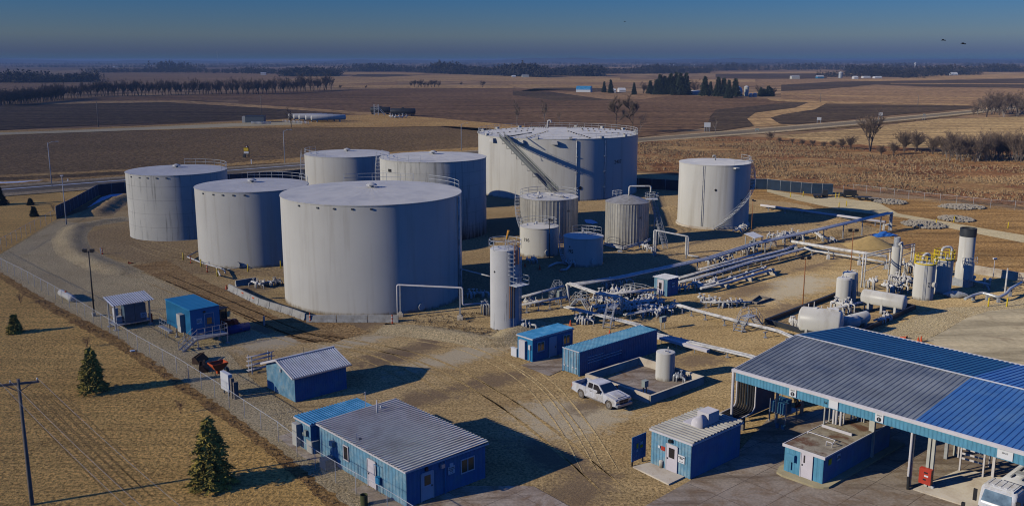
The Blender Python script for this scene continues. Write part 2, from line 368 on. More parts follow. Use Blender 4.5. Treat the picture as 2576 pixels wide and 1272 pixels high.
# ------------------------------------------------------------------ the ground and its zones
FARG = ('far_farmland', 'ploughed_dark_soil', 'black_ploughed_soil', 'corn_stubble', 'pale_stubble_field', 'mauve_tan_field')
def scale01(t, f):
    m = t.nodes.new('ShaderNodeMath'); m.operation = 'MULTIPLY'; m.inputs[1].default_value = .4; t.links.new(f, m.inputs[0]); return m.outputs[0]
def bl(k, u, v, rx, ry, c): q = g(k, u, v); return (q.x, q.y, rx, ry, c)
def GM(name, ca, cb, cc=None, fine=5.0, coarse=.12, bs=.6, bd=.08, rows=None, fleck=None, patch=None, rstr=.35, blobs=(), fc=.8):
    kk = (1.22, 1.0, .72) if name in FARG else (1.18, 1.07, .82)
    sc_ = lambda c: tuple(min(.78, x * k) for x, k in zip(c, kk)) if c else None
    ca, cb, cc = sc_(ca), sc_(cb), sc_(cc)
    if fleck: fleck = (sc_(fleck[0]),) + fleck[1:]
    if patch: patch = (sc_(patch[0]),) + patch[1:]
    m, t, b, o = nodes(name); P = wpos(t)
    nf = noise(t, P, fine, 5, .7); nc = noise(t, P, coarse, 5, .6, .6)
    col = mix(t, ramp(t, nc, [(.38, (0, 0, 0)), (.62, (1, 1, 1))]), ca, cb)
    if cc:
        col = mix(t, ramp(t, noise(t, P, coarse * 3.1, 6, .65, 1.0), [(.55, (0, 0, 0)), (.75, (1, 1, 1))]), col, cc)
    col = mix(t, fc, col, ramp(t, nf, [(.36, (.30, .28, .26)), (.5, (1, 1, 1)), (.64, (1.6, 1.6, 1.6))]), 'MULTIPLY')
    h = nf
    if rows:
        an, sc, st = rows
        mp = mapping(t, P, (st, sc, 1), -an)
        nr = noise(t, mp, 1.0, 4, .6, .2)
        col = mix(t, rstr * 2, col, ramp(t, nr, [(.36, (.45, .44, .43)), (.5, (1, 1, 1)), (.66, (1.35, 1.33, 1.3))]), 'MULTIPLY')
    if patch:
        pc, ps, p0, p1 = patch
        col = mix(t, ramp(t, noise(t, P, ps, 6, .7, 1.5), [(p0, (0, 0, 0)), (p1, (1, 1, 1))]), col, pc)
    for bx, by, rx, ry, bc in blobs:              # worn or wet places with ragged edges
        mp = t.nodes.new("ShaderNodeMapping"); mp.vector_type = 'TEXTURE'; mp.inputs['Location'].default_value = (bx, by, 0); mp.inputs['Rotation'].default_value = (0, 0, AX); mp.inputs['Scale'].default_value = (rx, ry, 1)
        t.links.new(P, mp.inputs[0]); ln = t.nodes.new("ShaderNodeVectorMath"); ln.operation = 'LENGTH'; t.links.new(mp.outputs[0], ln.inputs[0])
        ad = t.nodes.new("ShaderNodeMath"); ad.operation = 'MULTIPLY_ADD'; t.links.new(noise(t, P, .6, 6, .7, 1.0), ad.inputs[0]); ad.inputs[1].default_value = 2.2; t.links.new(ln.outputs[1], ad.inputs[2])
        col = mix(t, ramp(t, ad.outputs[0], [(1.75 / 2.5, (.8, .8, .8)), (2.15 / 2.5, (0, 0, 0))]) if 0 else ramp(t, scale01(t, ad.outputs[0]), [(.60, (.8, .8, .8)), (.82, (0, 0, 0))]), col, bc)
    if fleck:
        fc, fsx, f0 = fleck
        col = mix(t, ramp(t, noise(t, P, fsx, 3, .8), [(f0, (0, 0, 0)), (f0 + .05, (1, 1, 1))]), col, fc)
    t.links.new(col, b.inputs['Base Color']); b.inputs['Roughness'].default_value = .95; b.inputs['Specular IOR Level'].default_value = .1; b.inputs['Diffuse Roughness'].default_value = 1.0
    bump(t, b, h, bs, bd); return m
AYD = R_(-48)
M['far'] = GM('far_farmland', (.15, .11, .085), (.30, .24, .17), (.07, .065, .06), .02, .0014, .2, .5)
M['plow'] = GM('ploughed_dark_soil', (.128, .092, .066), (.168, .122, .088), (.09, .068, .053), .25, .008, .8, .3, (R_(3), .16, .010), None, None, .4)
M['plow2'] = GM('black_ploughed_soil', (.062, .052, .042), (.09, .074, .056), None, .25, .01, .8, .3, (R_(8), .16, .012), None, None, .4)
M['stub'] = GM('corn_stubble', (.17, .135, .085), (.21, .165, .105), (.14, .11, .075), .8, .02, 1.0, .4, (R_(14), 1.2, .2), ((.42, .34, .25), 1.3, .61), None, .25)
M['tan'] = GM('pale_stubble_field', (.36, .28, .175), (.30, .225, .14), None, .2, .01, .4, .2, (R_(3), .10, .01))
M['tan2'] = GM('mauve_tan_field', (.23, .17, .12), (.27, .205, .14), None, .2, .006, .5, .2, (R_(4), .14, .012))
M['terr'] = GM('terraced_dry_field', (.40, .30, .18), (.34, .25, .15), (.26, .19, .12), .5, .02, .8, .3, (R_(-14), .28, .02), None, None, .45)
M['verge'] = GM('dry_verge_grass', (.45, .31, .15), (.38, .25, .12), (.22, .15, .085), 1.0, .05, .8, .3)
M['marsh'] = GM('russet_marsh_grass', (.33, .20, .105), (.24, .115, .065), (.44, .31, .17), .8, .022, 1.0, .7, (R_(0), .18, .05), None, ((.50, .36, .20), .03, .50, .66), .4)
M['ditch'] = GM('dark_weedy_ditch', (.10, .075, .05), (.20, .14, .08), None, 1.0, .08, 1.0, .5)  # darker weed tones than the verge around it
M['lawn'] = GM('dry_lawn', (.64, .45, .19), (.55, .375, .155), (.47, .315, .13), 3.2, .07, 1.0, .16, (R_(-52), 1.1, .05), None, None, .16)
M['weed'] = GM('dead_weed_strip', (.43, .285, .13), (.30, .19, .095), (.46, .32, .15), 2.4, .3, 1.0, .35)
M['gravel'] = GM('grey_tan_gravel', (.50, .43, .31), (.57, .50, .36), (.43, .345, .22), 5.5, .10, 1.0, .14)
DMP, LGT = (.23, .16, .10), (.60, .51, .35)
M['dirt'] = GM('packed_tan_dirt', (.42, .32, .185), (.49, .39, .245), (.33, .235, .135), 4.2, .06, .7, .09, (R_(20), .55, .06), None, ((.30, .205, .115), .08, .60, .74), .15, [bl('o', 1700, 220, 6, 2.6, DMP), bl('j', 700, 1130, 4.5, 3.0, DMP), bl('n', 900, 650, 10, 3.5, DMP), bl('n', 200, 640, 9, 3, DMP), bl('n', 1350, 950, 6, 2, DMP), bl('n', 1850, 740, 4, 2, DMP), bl('j', 700, 420, 8, 4, LGT), bl('n', 2100, 900, 10, 3, LGT), bl('n', 1000, 780, 8, 2, LGT), bl('j', 350, 330, 5, 3, LGT), bl('d', 1100, 820, 12, 4, LGT), bl('d', 1250, 560, 10, 3, DMP), bl('g', 2300, 950, 5, 3, DMP), bl('n', 300, 760, 7, 3, LGT), bl('n', 1500, 870, 9, 2.5, DMP), bl('j', 900, 250, 6, 2, DMP), bl('g', 300, 1150, 6, 2.5, DMP), bl('j', 500, 800, 3, 6, DMP), bl('d', 600, 830, 9, 3, DMP), bl('d', 1000, 1050, 8, 3, DMP), bl('f', 200, 300, 7, 3, LGT), bl('', 600, 730, 9, 4, DMP)])
M['track'] = GM('rutted_wheel_tracks', (.40, .285, .16), (.30, .20, .11), None, 3.0, .2, .9, .15, (AYD, 1.6, .07), None, None, .2)
M['damp'] = GM('damp_dark_dirt', (.22, .155, .10), (.28, .20, .13), (.17, .12, .08), 4.0, .35, .8, .1)
M['base'] = GM('basin_floor', (.40, .31, .20), (.33, .25, .16), (.25, .19, .125), 3.0, .05, .7, .12)
M['bgrass'] = GM('brown_graded_grass', (.36, .235, .115), (.30, .19, .09), (.43, .31, .17), 2.4, .03, .9, .2, (R_(-8), .5, .04), None, None, .35)
M['lane'] = GM('pale_gravel_lane', (.47, .43, .34), (.43, .39, .30), None, 3.0, .05, .5, .06, (R_(-30), .6, .05), None, None, .12, fc=.3)
M['apron'] = GM('grey_truck_apron', (.41, .38, .325), (.37, .345, .30), (.27, .23, .19), 1.6, .05, .3, .03, (R_(35), .35, .05), None, ((.17, .13, .11), .05, .57, .68), .3, fc=.2)
M['asph'] = GM('highway_asphalt', (.15, .135, .12), (.18, .16, .145), None, 2.5, .04, .3, .03, (R_(10), 1.5, .02), None, None, .15, fc=.3)
M['shoulder'] = GM('gravel_shoulder', (.33, .28, .22), (.38, .32, .25), None, 2.0, .05, .5, .05)
def slabmat():
    m, t, b, o = nodes('concrete_slabs'); P = wpos(t); mp = mapping(t, P, (1, 1, 1), -AX)
    br = t.nodes.new("ShaderNodeTexBrick"); br.offset = 0.0; br.inputs['Scale'].default_value = 1.0; br.inputs['Mortar Size'].default_value = .025
    br.inputs['Brick Width'].default_value = 3.6; br.inputs['Row Height'].default_value = 3.4; br.inputs['Mortar Smooth'].default_value = .3
    br.inputs['Color1'].default_value = (.76, .61, .43, 1); br.inputs['Color2'].default_value = (.60, .48, .34, 1); br.inputs['Mortar'].default_value = (.12, .09, .07, 1)
    t.links.new(mp, br.inputs['Vector'])
    n = noise(t, P, .35, 6, .7, 1.0); n2 = noise(t, P, 5.0, 5, .7)
    col = mix(t, ramp(t, n, [(.46, (0, 0, 0)), (.68, (1, 1, 1))]), br.outputs[0], (.42, .27, .14))
    ms = mapping(t, P, (.10, .9, 1), -AX); n3 = noise(t, ms, 1.0, 4, .6, .3)
    col = mix(t, ramp(t, n3, [(.50, (0, 0, 0)), (.68, (.85, .85, .85))]), col, (.28, .19, .11))
    col = mix(t, .7, col, ramp(t, n2, [(.3, (.6, .6, .6)), (.7, (1.25, 1.25, 1.25))]), 'MULTIPLY')
    t.links.new(col, b.inputs['Base Color']); b.inputs['Roughness'].default_value = .7; bump(t, b, n2, .3, .03); return m
M['slab'] = slabmat()
mb = MB(); mb.quad((-18000, -400, 0), (18000, -400, 0), (18000, 30000, 0), (-18000, 30000, 0)); struct('ground', mb, M['far'])
def patch(name, m, pts, lev, k='', jag=0.0):
    """a flat zone of ground, outline measured in the photograph, lev = layer above the ground"""
    ps = []
    for p in pts:
        q = g(k, p[0], p[1]) if len(p) == 2 else g(p[0], p[1], p[2])
        ps.append(q)
    out = []
    for i, a in enumerate(ps):
        b = ps[(i + 1) % len(ps)]; out.append(a)
        if jag:
            L = (b - a).length; n = int(L / (jag * 3))
            for j in range(1, min(n, 60)):
                tt = j / n; q = a.lerp(b, tt); out.append(Vector((q.x + random.uniform(-jag, jag), q.y + random.uniform(-jag, jag), 0)))
    z = lev if lev < .3 else .10 + (lev - .3) * .25
    me = bpy.data.meshes.new(name); bm = bmesh.new(); vs = [bm.verts.new((q.x, q.y, z)) for q in out]
    f = bm.faces.new(vs); f.normal_update()
    if f.normal.z < 0: f.normal_flip()
    bmesh.ops.triangulate(bm, faces=bm.faces[:]); bm.to_mesh(me); bm.free(); me.materials.append(m)
    o = bpy.data.objects.new(name, me); COL.objects.link(o); o['kind'] = 'structure'; return o
# far fields, nearest last
patch('field', M['tan'], [(215, 168.5), (700, 167), (1000, 172), (1000, 166), (700, 163.5), (300, 164)], .30)
patch('field', M['tan2'], [(200, 184), (560, 183), (700, 187), (1000, 196), (1000, 215), (200, 215)], .30)
patch('field', M['tan2'], [(-60, 209), (230, 205), (420, 204), (700, 208), (700, 222), (-60, 232)], .34)
patch('field', M['tan'], [(700, 203), (780, 193), (900, 192), (1100, 188), (1280, 191), (1560, 196), (1560, 206), (1200, 204), (1000, 206), (900, 210), (840, 213)], .40)
patch('field', M['tan'], [(850, 183), (1000, 182), (1080, 186), (1000, 190), (860, 187.5)], .36)
patch('field', M['plow2'], [(900, 187), (1010, 187.5), (1060, 190), (960, 194), (880, 193)], .44)
patch('field', M['tan'], [(840, 210), (900, 213), (1050, 214), (1300, 216), (1290, 222), (1010, 222), (840, 221)], .46)
patch('field', M['tan2'], [(1180, 203), (1700, 207), (1930, 203), (2000, 207), (1990, 216), (1300, 216)], .46)
patch('field', M['tan'], [(1380, 199), (1550, 201), (1900, 200), (1900, 206), (1600, 208), (1400, 206)], .50)
patch('field', M['tan'], [(1280, 213), (1520, 214), (1520, 222), (1300, 220)], .52)
patch('field', M['plow2'], [(1350, 222), (1520, 221), (1520, 230), (1400, 228), (1300, 231)], .5)
patch('field', M['plow2'], [(1800, 186), (2080, 184.5), (2080, 200), (1930, 199), (1800, 196)], .40)
patch('field', M['tan'], [(1750, 183), (2080, 182.5), (2080, 185), (1760, 186)], .46)
patch('field', M['tan2'], [(1900, 199), (2150, 198), (2400, 201), (2150, 205), (1950, 214)], .48)
patch('field', M['tan'], [(2100, 201), (2280, 198), (2340, 189), (2480, 188), (2640, 186), (2640, 195), (2500, 197), (2360, 201), (2200, 205)], .52)
patch('field', M['tan'], [(2130, 163), (2250, 161), (2245, 164), (2140, 166)], .4)
patch('field', M['plow2'], [(1965, 214), (2100, 206), (2200, 205), (2400, 202), (2640, 196), (2640, 222), (2360, 219), (2200, 213), (2100, 222), (1965, 230)], .50)
patch('field', M['tan'], [(2240, 209.5), (2640, 211), (2640, 212.6), (2240, 211)], .56)
patch('field', M['tan2'], [(1965, 232), (2100, 224), (2200, 216), (2360, 221), (2640, 223), (2640, 262), (2430, 268), (1965, 252)], .54)
patch('field', M['tan'], [(1965, 235.5), (2200, 243), (2500, 247), (2500, 248.4), (2200, 245), (1965, 238)], .60)
patch('gravel_road', M['tan'], [(1930, 249), (1945, 249), (2060, 255), (2440, 263), (2440, 265.6), (2060, 259.5), (1940, 254)], .64)
patch('field', M['plow'], [(600, 234), (820, 227), (1000, 223), (1300, 222), (1530, 232), (1700, 239), (1930, 249), (1990, 259), (1965, 262), (1800, 278), (1785, 296), (1800, 318), (1606, 346), (1200, 330), (1000, 308), (850, 293), (600, 300)], .5)
patch('field', M['tan2'], [(1340, 232), (1530, 231), (1700, 238), (1620, 250), (1520, 252), (1440, 243)], .56)
patch('field', M['plow2'], [(1290, 229), (1380, 231), (1520, 250), (1560, 252), (1400, 254), (1290, 240)], .6)
patch('field', M['plow2'], [(1800, 277), (1990, 258), (2060, 258), (2020, 270), (1900, 284), (1880, 300), (1895, 318), (1810, 330), (1770, 331), (1785, 300)], .62)
patch('field', M['plow2'], [(2070, 263), (2440, 267), (2470, 271), (2300, 285), (2190, 296), (2000, 314), (1955, 312), (1935, 300), (1950, 290), (2040, 275)], .62)
patch('grass_waterway', M['tan'], [(2035, 258), (2080, 260), (2050, 276), (1970, 288), (1938, 297), (1960, 312), (1990, 317), (1900, 319), (1880, 300), (1900, 285), (2000, 272)], .68)
patch('field', M['plow2'], [(-80, 262), (150, 262), (420, 254), (620, 262), (860, 285), (860, 298), (640, 302), (240, 316), (-80, 332)], .58)
patch('field', M['plow'], [(240, 246), (420, 241), (700, 230), (700, 245), (500, 254), (240, 256)], .55)
patch('gravel_road', M['tan'], [(90, 262), (240, 255), (440, 253), (560, 259), (760, 272), (920, 283), (1010, 287), (1010, 290), (900, 288), (740, 277), (540, 265), (420, 258), (170, 262)], .66)
patch('verge', M['verge'], [(-80, 332), (200, 323), (640, 305), (860, 291), (960, 288), (1100, 298), (1320, 318), (1320, 330), (1120, 318), (900, 322), (640, 323), (240, 332), (-80, 345)], .62)
patch('gravel_road', M['lane'], [(-80, 337.5), (200, 328), (640, 309), (760, 306), (760, 314), (640, 318), (200, 334), (-80, 343)], .68)
patch('stubble_field', M['stub'], [(-80, 345), (240, 333), (640, 324), (900, 323), (1120, 319), (1280, 322), (1606, 350), (1606, 352), (1210, 372), (1100, 383), (760, 398), (560, 414), (310, 428), (-80, 447)], .5)
patch('ditch', M['verge'], [(-80, 446), (310, 427), (560, 413), (760, 397), (1210, 371), (1606, 349), (1606, 362), (1100, 400), (760, 412), (310, 446), (-80, 472)], .54, '', .8)
patch('ditch', M['ditch'], [(-80, 452), (310, 433), (560, 420), (700, 410), (740, 412), (560, 428), (310, 441), (-80, 460)], .58, '', .9)
patch('ditch', M['ditch'], [(1780, 336), (1960, 324), (2190, 310), (2360, 290), (2470, 283), (2470, 286), (2360, 298), (2180, 318), (1930, 336), (1760, 346)], .58, '', 1.5)
patch('snow_strip', M['snow'], [(-20, 460.5), (60, 457), (110, 454.5), (60, 460), (-20, 463.5)], .62, '', .5)
patch('highway_shoulder', M['shoulder'], [(-80, 474), (310, 445), (520, 425), (770, 408), (1100, 386), (1606, 348), (1940, 321), (2210, 299), (2470, 275), (2640, 262), (2640, 267), (2470, 284), (2210, 310), (1940, 335), (1606, 359), (1100, 404), (770, 426), (520, 450), (310, 472), (-80, 502)], .60)
patch('highway', M['asph'], [(-80, 480), (310, 449), (520, 429), (770, 411), (1100, 389), (1606, 350), (1940, 323.5), (2210, 301.5), (2470, 277), (2640, 263.5), (2640, 265), (2470, 281), (2210, 307.5), (1940, 331), (1606, 356.5), (1100, 400), (770, 422), (520, 444), (310, 465), (-80, 494)], .66)
patch('lane_line', M['snow'], [(-80, 484.4), (310, 454.4), (520, 434.2), (770, 415.4), (770, 416.2), (520, 435.1), (310, 455.5), (-80, 485.7)], .70)
# land right of the highway
patch('terraced_field', M['terr'], [(1930, 345), (2180, 322), (2360, 300), (2640, 292), (2640, 372), (2200, 370), (1900, 360)], .40)
patch('marsh', M['marsh'], [(1500, 356), (1606, 352), (1780, 344), (1960, 346), (2120, 362), (2300, 374), (2680, 376), (2760, 545), (2560, 520), (2200, 484), (1900, 455), (1600, 430), (1500, 420)], .44, '', 1.2)
# the plant's own ground
patch('yard_dirt', M['dirt'], [(120, 560), (330, 490), (600, 440), (1500, 430), (1900, 452), (2160, 492), (2700, 560), (3000, 900), (3000, 1700), (700, 1700), (560, 1100), (0, 690), (-120, 640)], .020)
patch('lawn', M['lawn'], [(-500, 480), (-80, 506), (120, 482), (246, 470), (255, 492), (145, 550), (0, 640), (-200, 720), (0, 690), (110, 765), (300, 865), (440, 960), (560, 1040), (700, 1145), (860, 1290), (960, 1420), (1100, 1700), (-800, 1700)], .030)
patch('weed_strip', M['weed'], [(0, 684), (120, 756), (300, 850), (450, 952), (570, 1030), (700, 1128), (870, 1268), (1000, 1420), (950, 1440), (820, 1272), (690, 1150), (560, 1055), (430, 965), (290, 872), (110, 775), (0, 700)], .042, '', .22)
patch('gravel_pad', M['gravel'], [(-150, 640), (0, 640), (150, 555), (200, 562), (170, 600), (190, 640), (260, 668), (340, 680), (470, 730), (560, 790), (640, 830), (700, 850), (560, 870), (640, 960), (740, 1030), (960, 1130), (1010, 1420), (850, 1290), (560, 1035), (300, 852), (110, 752), (0, 684)], .034, '', .12)
patch('wheel_tracks', M['track'], [(330, 668), (420, 655), (500, 700), (600, 745), (700, 800), (880, 815), (930, 835), (840, 860), (760, 862), (640, 812), (500, 745), (400, 700)], .038, '', .15)
patch('tank_basin', M['base'], [(205, 590), (260, 575), (330, 560), (700, 500), (1240, 480), (1600, 470), (2160, 520), (2300, 560), (2240, 620), (1900, 700), (1420, 760), (1170, 770), (800, 700), (500, 690), (340, 660), (210, 620)], .028, '', .3)
patch('concrete_apron', M['slab'], [('j', -640, 1100), ('j', -500, 1080), ('j', 150, 1075), ('j', 260, 1080), ('j', 640, 1290), ('j', 900, 1600), ('j', -1300, 1600)], .050)
patch('concrete_apron', M['slab'], [('j', 1370, 1272), ('j', 1820, 1020), ('j', 2250, 780), ('s', 600, 640), ('s', 1100, 560), (2330, 960), (2600, 1000), (2900, 1250), (2700, 1700), (1500, 1700)], .054)
patch('brown_grass', M['bgrass'], [(1880, 470), (2080, 490), (2160, 500), (2330, 500), (2700, 540), (2900, 720), (2576, 700), (2470, 690), (2300, 640), (2240, 600), (2130, 540), (1990, 510), (1890, 500)], .032, '', .5)
patch('gravel_lane', M['lane'], [('x', 0, 320), ('x', 480, 400), ('x', 700, 395), ('x', 900, 430), ('x', 1100, 450), ('x', 1300, 560), ('x', 2100, 700), ('x', 2700, 800), ('x', 2700, 880), ('x', 1900, 725), ('x', 1350, 600), ('x', 1000, 560), ('x', 740, 525), ('x', 300, 430), ('x', 0, 345)], .060)
patch('grass_strip', M['bgrass'], [('x', 1100, 455), ('x', 1300, 475), ('x', 2300, 640), ('x', 2700, 720), ('x', 2700, 790), ('x', 1900, 655), ('x', 1330, 540)], .066)
patch('gravel_pad', M['gravel'], [('w', 400, 360), ('w', 1000, 70), ('w', 1400, 0), ('e', 1000, 1100), ('e', 1700, 980), ('e', 1900, 1050), ('w', 2600, 10), ('w', 1900, 60), ('w', 1560, 180), ('w', 1050, 450), ('w', 700, 440)], .048, '', .1)
patch('truck_lane', M['apron'], [('w', 1040, 460), ('w', 1330, 310), ('w', 1600, 150), ('w', 1900, 55), ('w', 2600, 0), ('w', 3400, 0), ('w', 3600, 1100), ('w', 2600, 1100), ('w', 1500, 640)], .056)
patch('concrete_pad', M['slab'], [('g', 560, 1000), ('g', 985, 880), ('g', 985, 1040), ('g', 835, 1108)], .058)
patch('concrete_pad', M['slab'], [('o', 270, 590), ('o', 440, 540), ('o', 700, 700), ('o', 880, 850), ('o', 720, 850), ('o', 530, 800)], .062)
patch('concrete_pad', M['slab'], [('o', 1010, 1110), ('o', 1130, 1070), ('o', 1560, 1290), ('o', 1400, 1400), ('o', 1200, 1260)], .062)
mb = MB(); P4 = [g('j', 1245, 895), g('j', 1440, 845), g('j', 1765, 990), g('j', 1600, 1070)]
mb.poly(P4, 0.02, .14); struct('concrete_step', mb, M['conc'])
patch('snow_patch', M['snow'], [('h', 1045, 620), ('h', 1110, 618), ('h', 1185, 650), ('h', 1130, 665), ('h', 1060, 650)], .07, '', .15)
patch('snow_patch', M['snow'], [('l', 910, 470), ('l', 1000, 400), ('l', 1100, 370), ('l', 1240, 360), ('l', 1240, 378), ('l', 1100, 395), ('l', 980, 450), ('l', 860, 505)], .07, '', .1)
# earth berms
def berm(name, m, pts, hgt, wid, n_cross=9, wob=.15):
    cs = [g(*p) for p in pts]; fine = []
    for i in range(len(cs) - 1):
        k = max(2, int((cs[i + 1] - cs[i]).length / 1.2))
        for j in range(k): fine.append(cs[i].lerp(cs[i + 1], j / k))
    fine.append(cs[-1])
    for _ in range(6):
        fine = [fine[0]] + [(fine[i - 1] + fine[i] * 2 + fine[i + 1]) / 4 for i in range(1, len(fine) - 1)] + [fine[-1]]
    mb = MB(); vs = []; N = len(fine)
    for i, p in enumerate(fine):
        d = (fine[min(i + 1, N - 1)] - fine[max(i - 1, 0)]).normalized(); sdv = Vector((-d.y, d.x, 0)); e = min(1, i / 3, (N - 1 - i) / 3)
        for j in range(n_cross):
            u = -1 + 2 * j / (n_cross - 1); hh = hgt * e * (.5 + .5 * math.cos(math.pi * u)) + (random.uniform(-wob, wob) * .4 * (1 - abs(u)))
            q = p + sdv * (u * wid / 2 * random.uniform(.95, 1.05)); vs.append((q.x, q.y, max(.0, hh) + .02))
    fs = [(i * n_cross + j, (i + 1) * n_cross + j, (i + 1) * n_cross + j + 1, i * n_cross + j + 1) for i in range(N - 1) for j in range(n_cross - 1)]
    mb.add(vs, fs, True); return struct(name, mb, m)
berm('earth_berm', M['gravel'], [('', 330, 548), ('', 250, 560), ('', 190, 570), ('', 172, 600), ('', 185, 635), ('', 240, 662), ('', 320, 690)], .5, 6.0, 9, .3)
berm('earth_berm', M['base'], [('', 236, 545), ('', 290, 505), ('', 340, 490)], .9, 7.0, 9, .3)
berm('earth_berm', M['base'], [('h', 1760, 520), ('', 1900, 520), ('', 2000, 530), ('c', 1100, 360), ('c', 1650, 340)], .7, 8.0)
berm('earth_berm', M['gravel'], [('n', 1280, 640), ('n', 1700, 660), ('n', 2100, 720), ('n', 2500, 800), ('g', 500, 640), ('g', 760, 560)], .5, 5.0, 9, .12)
berm('earth_berm', M['base'], [('c', 640, 640), ('c', 1100, 640), ('c', 1600, 560), ('c', 1900, 480)], .8, 6.0, 9, .5)
# rough ground cover that nobody could count
M['weedt'] = MAT('brown_dead_weeds', (.33, .21, .11), .9, 0, .4, .8)
def tufts(name, m, polys, n, h, wd, seed, lean=.35):
    rnd = random.Random(seed); mb = MB(); vs = []; fs = []
    P = [[g(*p) for p in poly] for poly in polys]
    def inside(x, y, po):
        c = False; j = len(po) - 1
        for i in range(len(po)):
            if (po[i].y > y) != (po[j].y > y) and x < (po[j].x - po[i].x) * (y - po[i].y) / (po[j].y - po[i].y) + po[i].x: c = not c
            j = i
        return c
    bb = []
    for po in P:
        xs = [p.x for p in po]; ys = [p.y for p in po]; bb.append((min(xs), max(xs), min(ys), max(ys)))
    A = [(b[1] - b[0]) * (b[3] - b[2]) for b in bb]; tot = 0; guard = 0
    while tot < n and guard < n * 12:
        guard += 1
        k = rnd.choices(range(len(P)), A)[0]; b = bb[k]; x = rnd.uniform(b[0], b[1]); y = rnd.uniform(b[2], b[3])
        if not inside(x, y, P[k]): continue
        if math.sin(x * .13 + 2 * math.sin(y * .06)) + math.sin(y * .21 + x * .05) < rnd.uniform(-1.6, .6): continue
        tot += 1
        for q in range(3):
            a = rnd.uniform(0, math.pi); hh = h * rnd.uniform(.5, 1.3); ww = wd * rnd.uniform(.5, 1.2); lx, ly = rnd.uniform(-lean, lean) * hh, rnd.uniform(-lean, lean) * hh
            ox, oy = x + rnd.uniform(-wd, wd), y + rnd.uniform(-wd, wd); dx, dy = math.cos(a) * ww / 2, math.sin(a) * ww / 2; i = len(vs)
            vs += [(ox - dx, oy - dy, .13 if y > 190 else .04), (ox + dx, oy + dy, .13 if y > 190 else .04), (ox + dx * .5 + lx, oy + dy * .5 + ly, hh + (.13 if y > 190 else .04)), (ox - dx * .4 + lx, oy - dy * .4 + ly, hh * .8 + (.13 if y > 190 else .04))]; fs.append((i, i + 1, i + 2, i + 3))
    mb.add(vs, fs); o = mb.build(name, m); o['kind'] = 'stuff'; return o
tufts('marsh_grass', M['reeds'], [[('', 1606, 362), ('', 1780, 350), ('', 1960, 356), ('', 2200, 380), ('', 2660, 390), ('', 2700, 520), ('', 2200, 478), ('', 1900, 450), ('', 1606, 425)]], 9000, .42, .30, 3)
tufts('dead_weeds', M['weedt'], [[('', 0, 690), ('', 120, 762), ('', 300, 860), ('', 570, 1036), ('', 870, 1270), ('', 820, 1272), ('', 560, 1048), ('', 290, 868), ('', 110, 770), ('', 0, 698)]], 1500, .14, .08, 5)
tufts('dead_weeds', M['reeds'], [[('n', 1500, 500), ('n', 2300, 480), ('g', 0, 620), ('g', 500, 650), ('n', 2300, 760), ('n', 1700, 640)], [('c', 500, 700), ('c', 1200, 560), ('c', 1900, 440), ('c', 1900, 560), ('c', 1300, 700), ('c', 800, 760)]], 2500, .16, .09, 8)

# wheel ruts worn into the yard
def ruts(name, m, paths, wd=.22, gauge=1.8, lev=.038):
    mb = MB()
    for pth in paths:
        cs = [g(*p) for p in pth]; fine = []
        for i in range(len(cs) - 1):
            for j in range(10):
                t_ = j / 10; p0 = cs[max(i - 1, 0)]; p1 = cs[i]; p2 = cs[i + 1]; p3 = cs[min(i + 2, len(cs) - 1)]
                fine.append(.5 * ((2 * p1) + (p2 - p0) * t_ + (2 * p0 - 5 * p1 + 4 * p2 - p3) * t_ * t_ + (3 * p1 - p0 - 3 * p2 + p3) * t_ ** 3))
        for s_ in (-gauge / 2, gauge / 2):
            vs = []
            for i, p in enumerate(fine):
                d = (fine[min(i + 1, len(fine) - 1)] - fine[max(i - 1, 0)]).normalized(); n_ = Vector((-d.y, d.x, 0)); k = wd * random.uniform(.3, .5) * min(1, i / 4, (len(fine) - 1 - i) / 4 + .05); q = p + n_ * (s_ + random.uniform(-.03, .03)); vs += [q + n_ * k, q - n_ * k]
            vs = [(v[0], v[1], lev) for v in vs]; mb.add(vs, [(2 * i, 2 * i + 1, 2 * i + 3, 2 * i + 2) for i in range(len(fine) - 1)])
    return struct(name, mb, m)
RT = []
rr_ = random.Random(77)
for base in ([('', 380, 690), ('', 500, 742), ('', 620, 795), ('', 760, 850), ('', 960, 900), ('', 1150, 1000)], [('', 700, 830), ('', 900, 860), ('', 1080, 900), ('', 1250, 990), ('', 1400, 1100), ('', 1560, 1240)],
             [('', 1040, 850), ('', 1200, 880), ('', 1340, 950), ('', 1440, 1060), ('', 1520, 1200)], [('', 330, 610), ('', 420, 640), ('', 560, 660), ('', 700, 690)]):
    for r_ in range(2): ox_, oy_ = rr_.uniform(-26, 26), rr_.uniform(-12, 12); RT.append([(k, x + ox_ + rr_.uniform(-4, 4), y + oy_ + rr_.uniform(-3, 3)) for k, x, y in base])
ruts('wheel_ruts', GM('dark_wheel_ruts', (.42, .315, .175), (.47, .36, .205), None, 3.0, .3, .3, .03), RT[:4])
ruts('wheel_ruts', GM('pale_wheel_ruts', (.56, .46, .29), (.52, .41, .245), None, 3.0, .3, .3, .03), RT[4:], .2, 1.7, .041)
ruts('mower_tracks', GM('worn_lawn_tracks', (.38, .255, .115), (.42, .29, .13), None, 3.0, .3, .8, .1), [[('m', 120 + i * 95, 120), ('m', 560 + i * 95, 560), ('m', 1290 + i * 100, 1272)] for i in range(5)], .12, 1.1, .045)
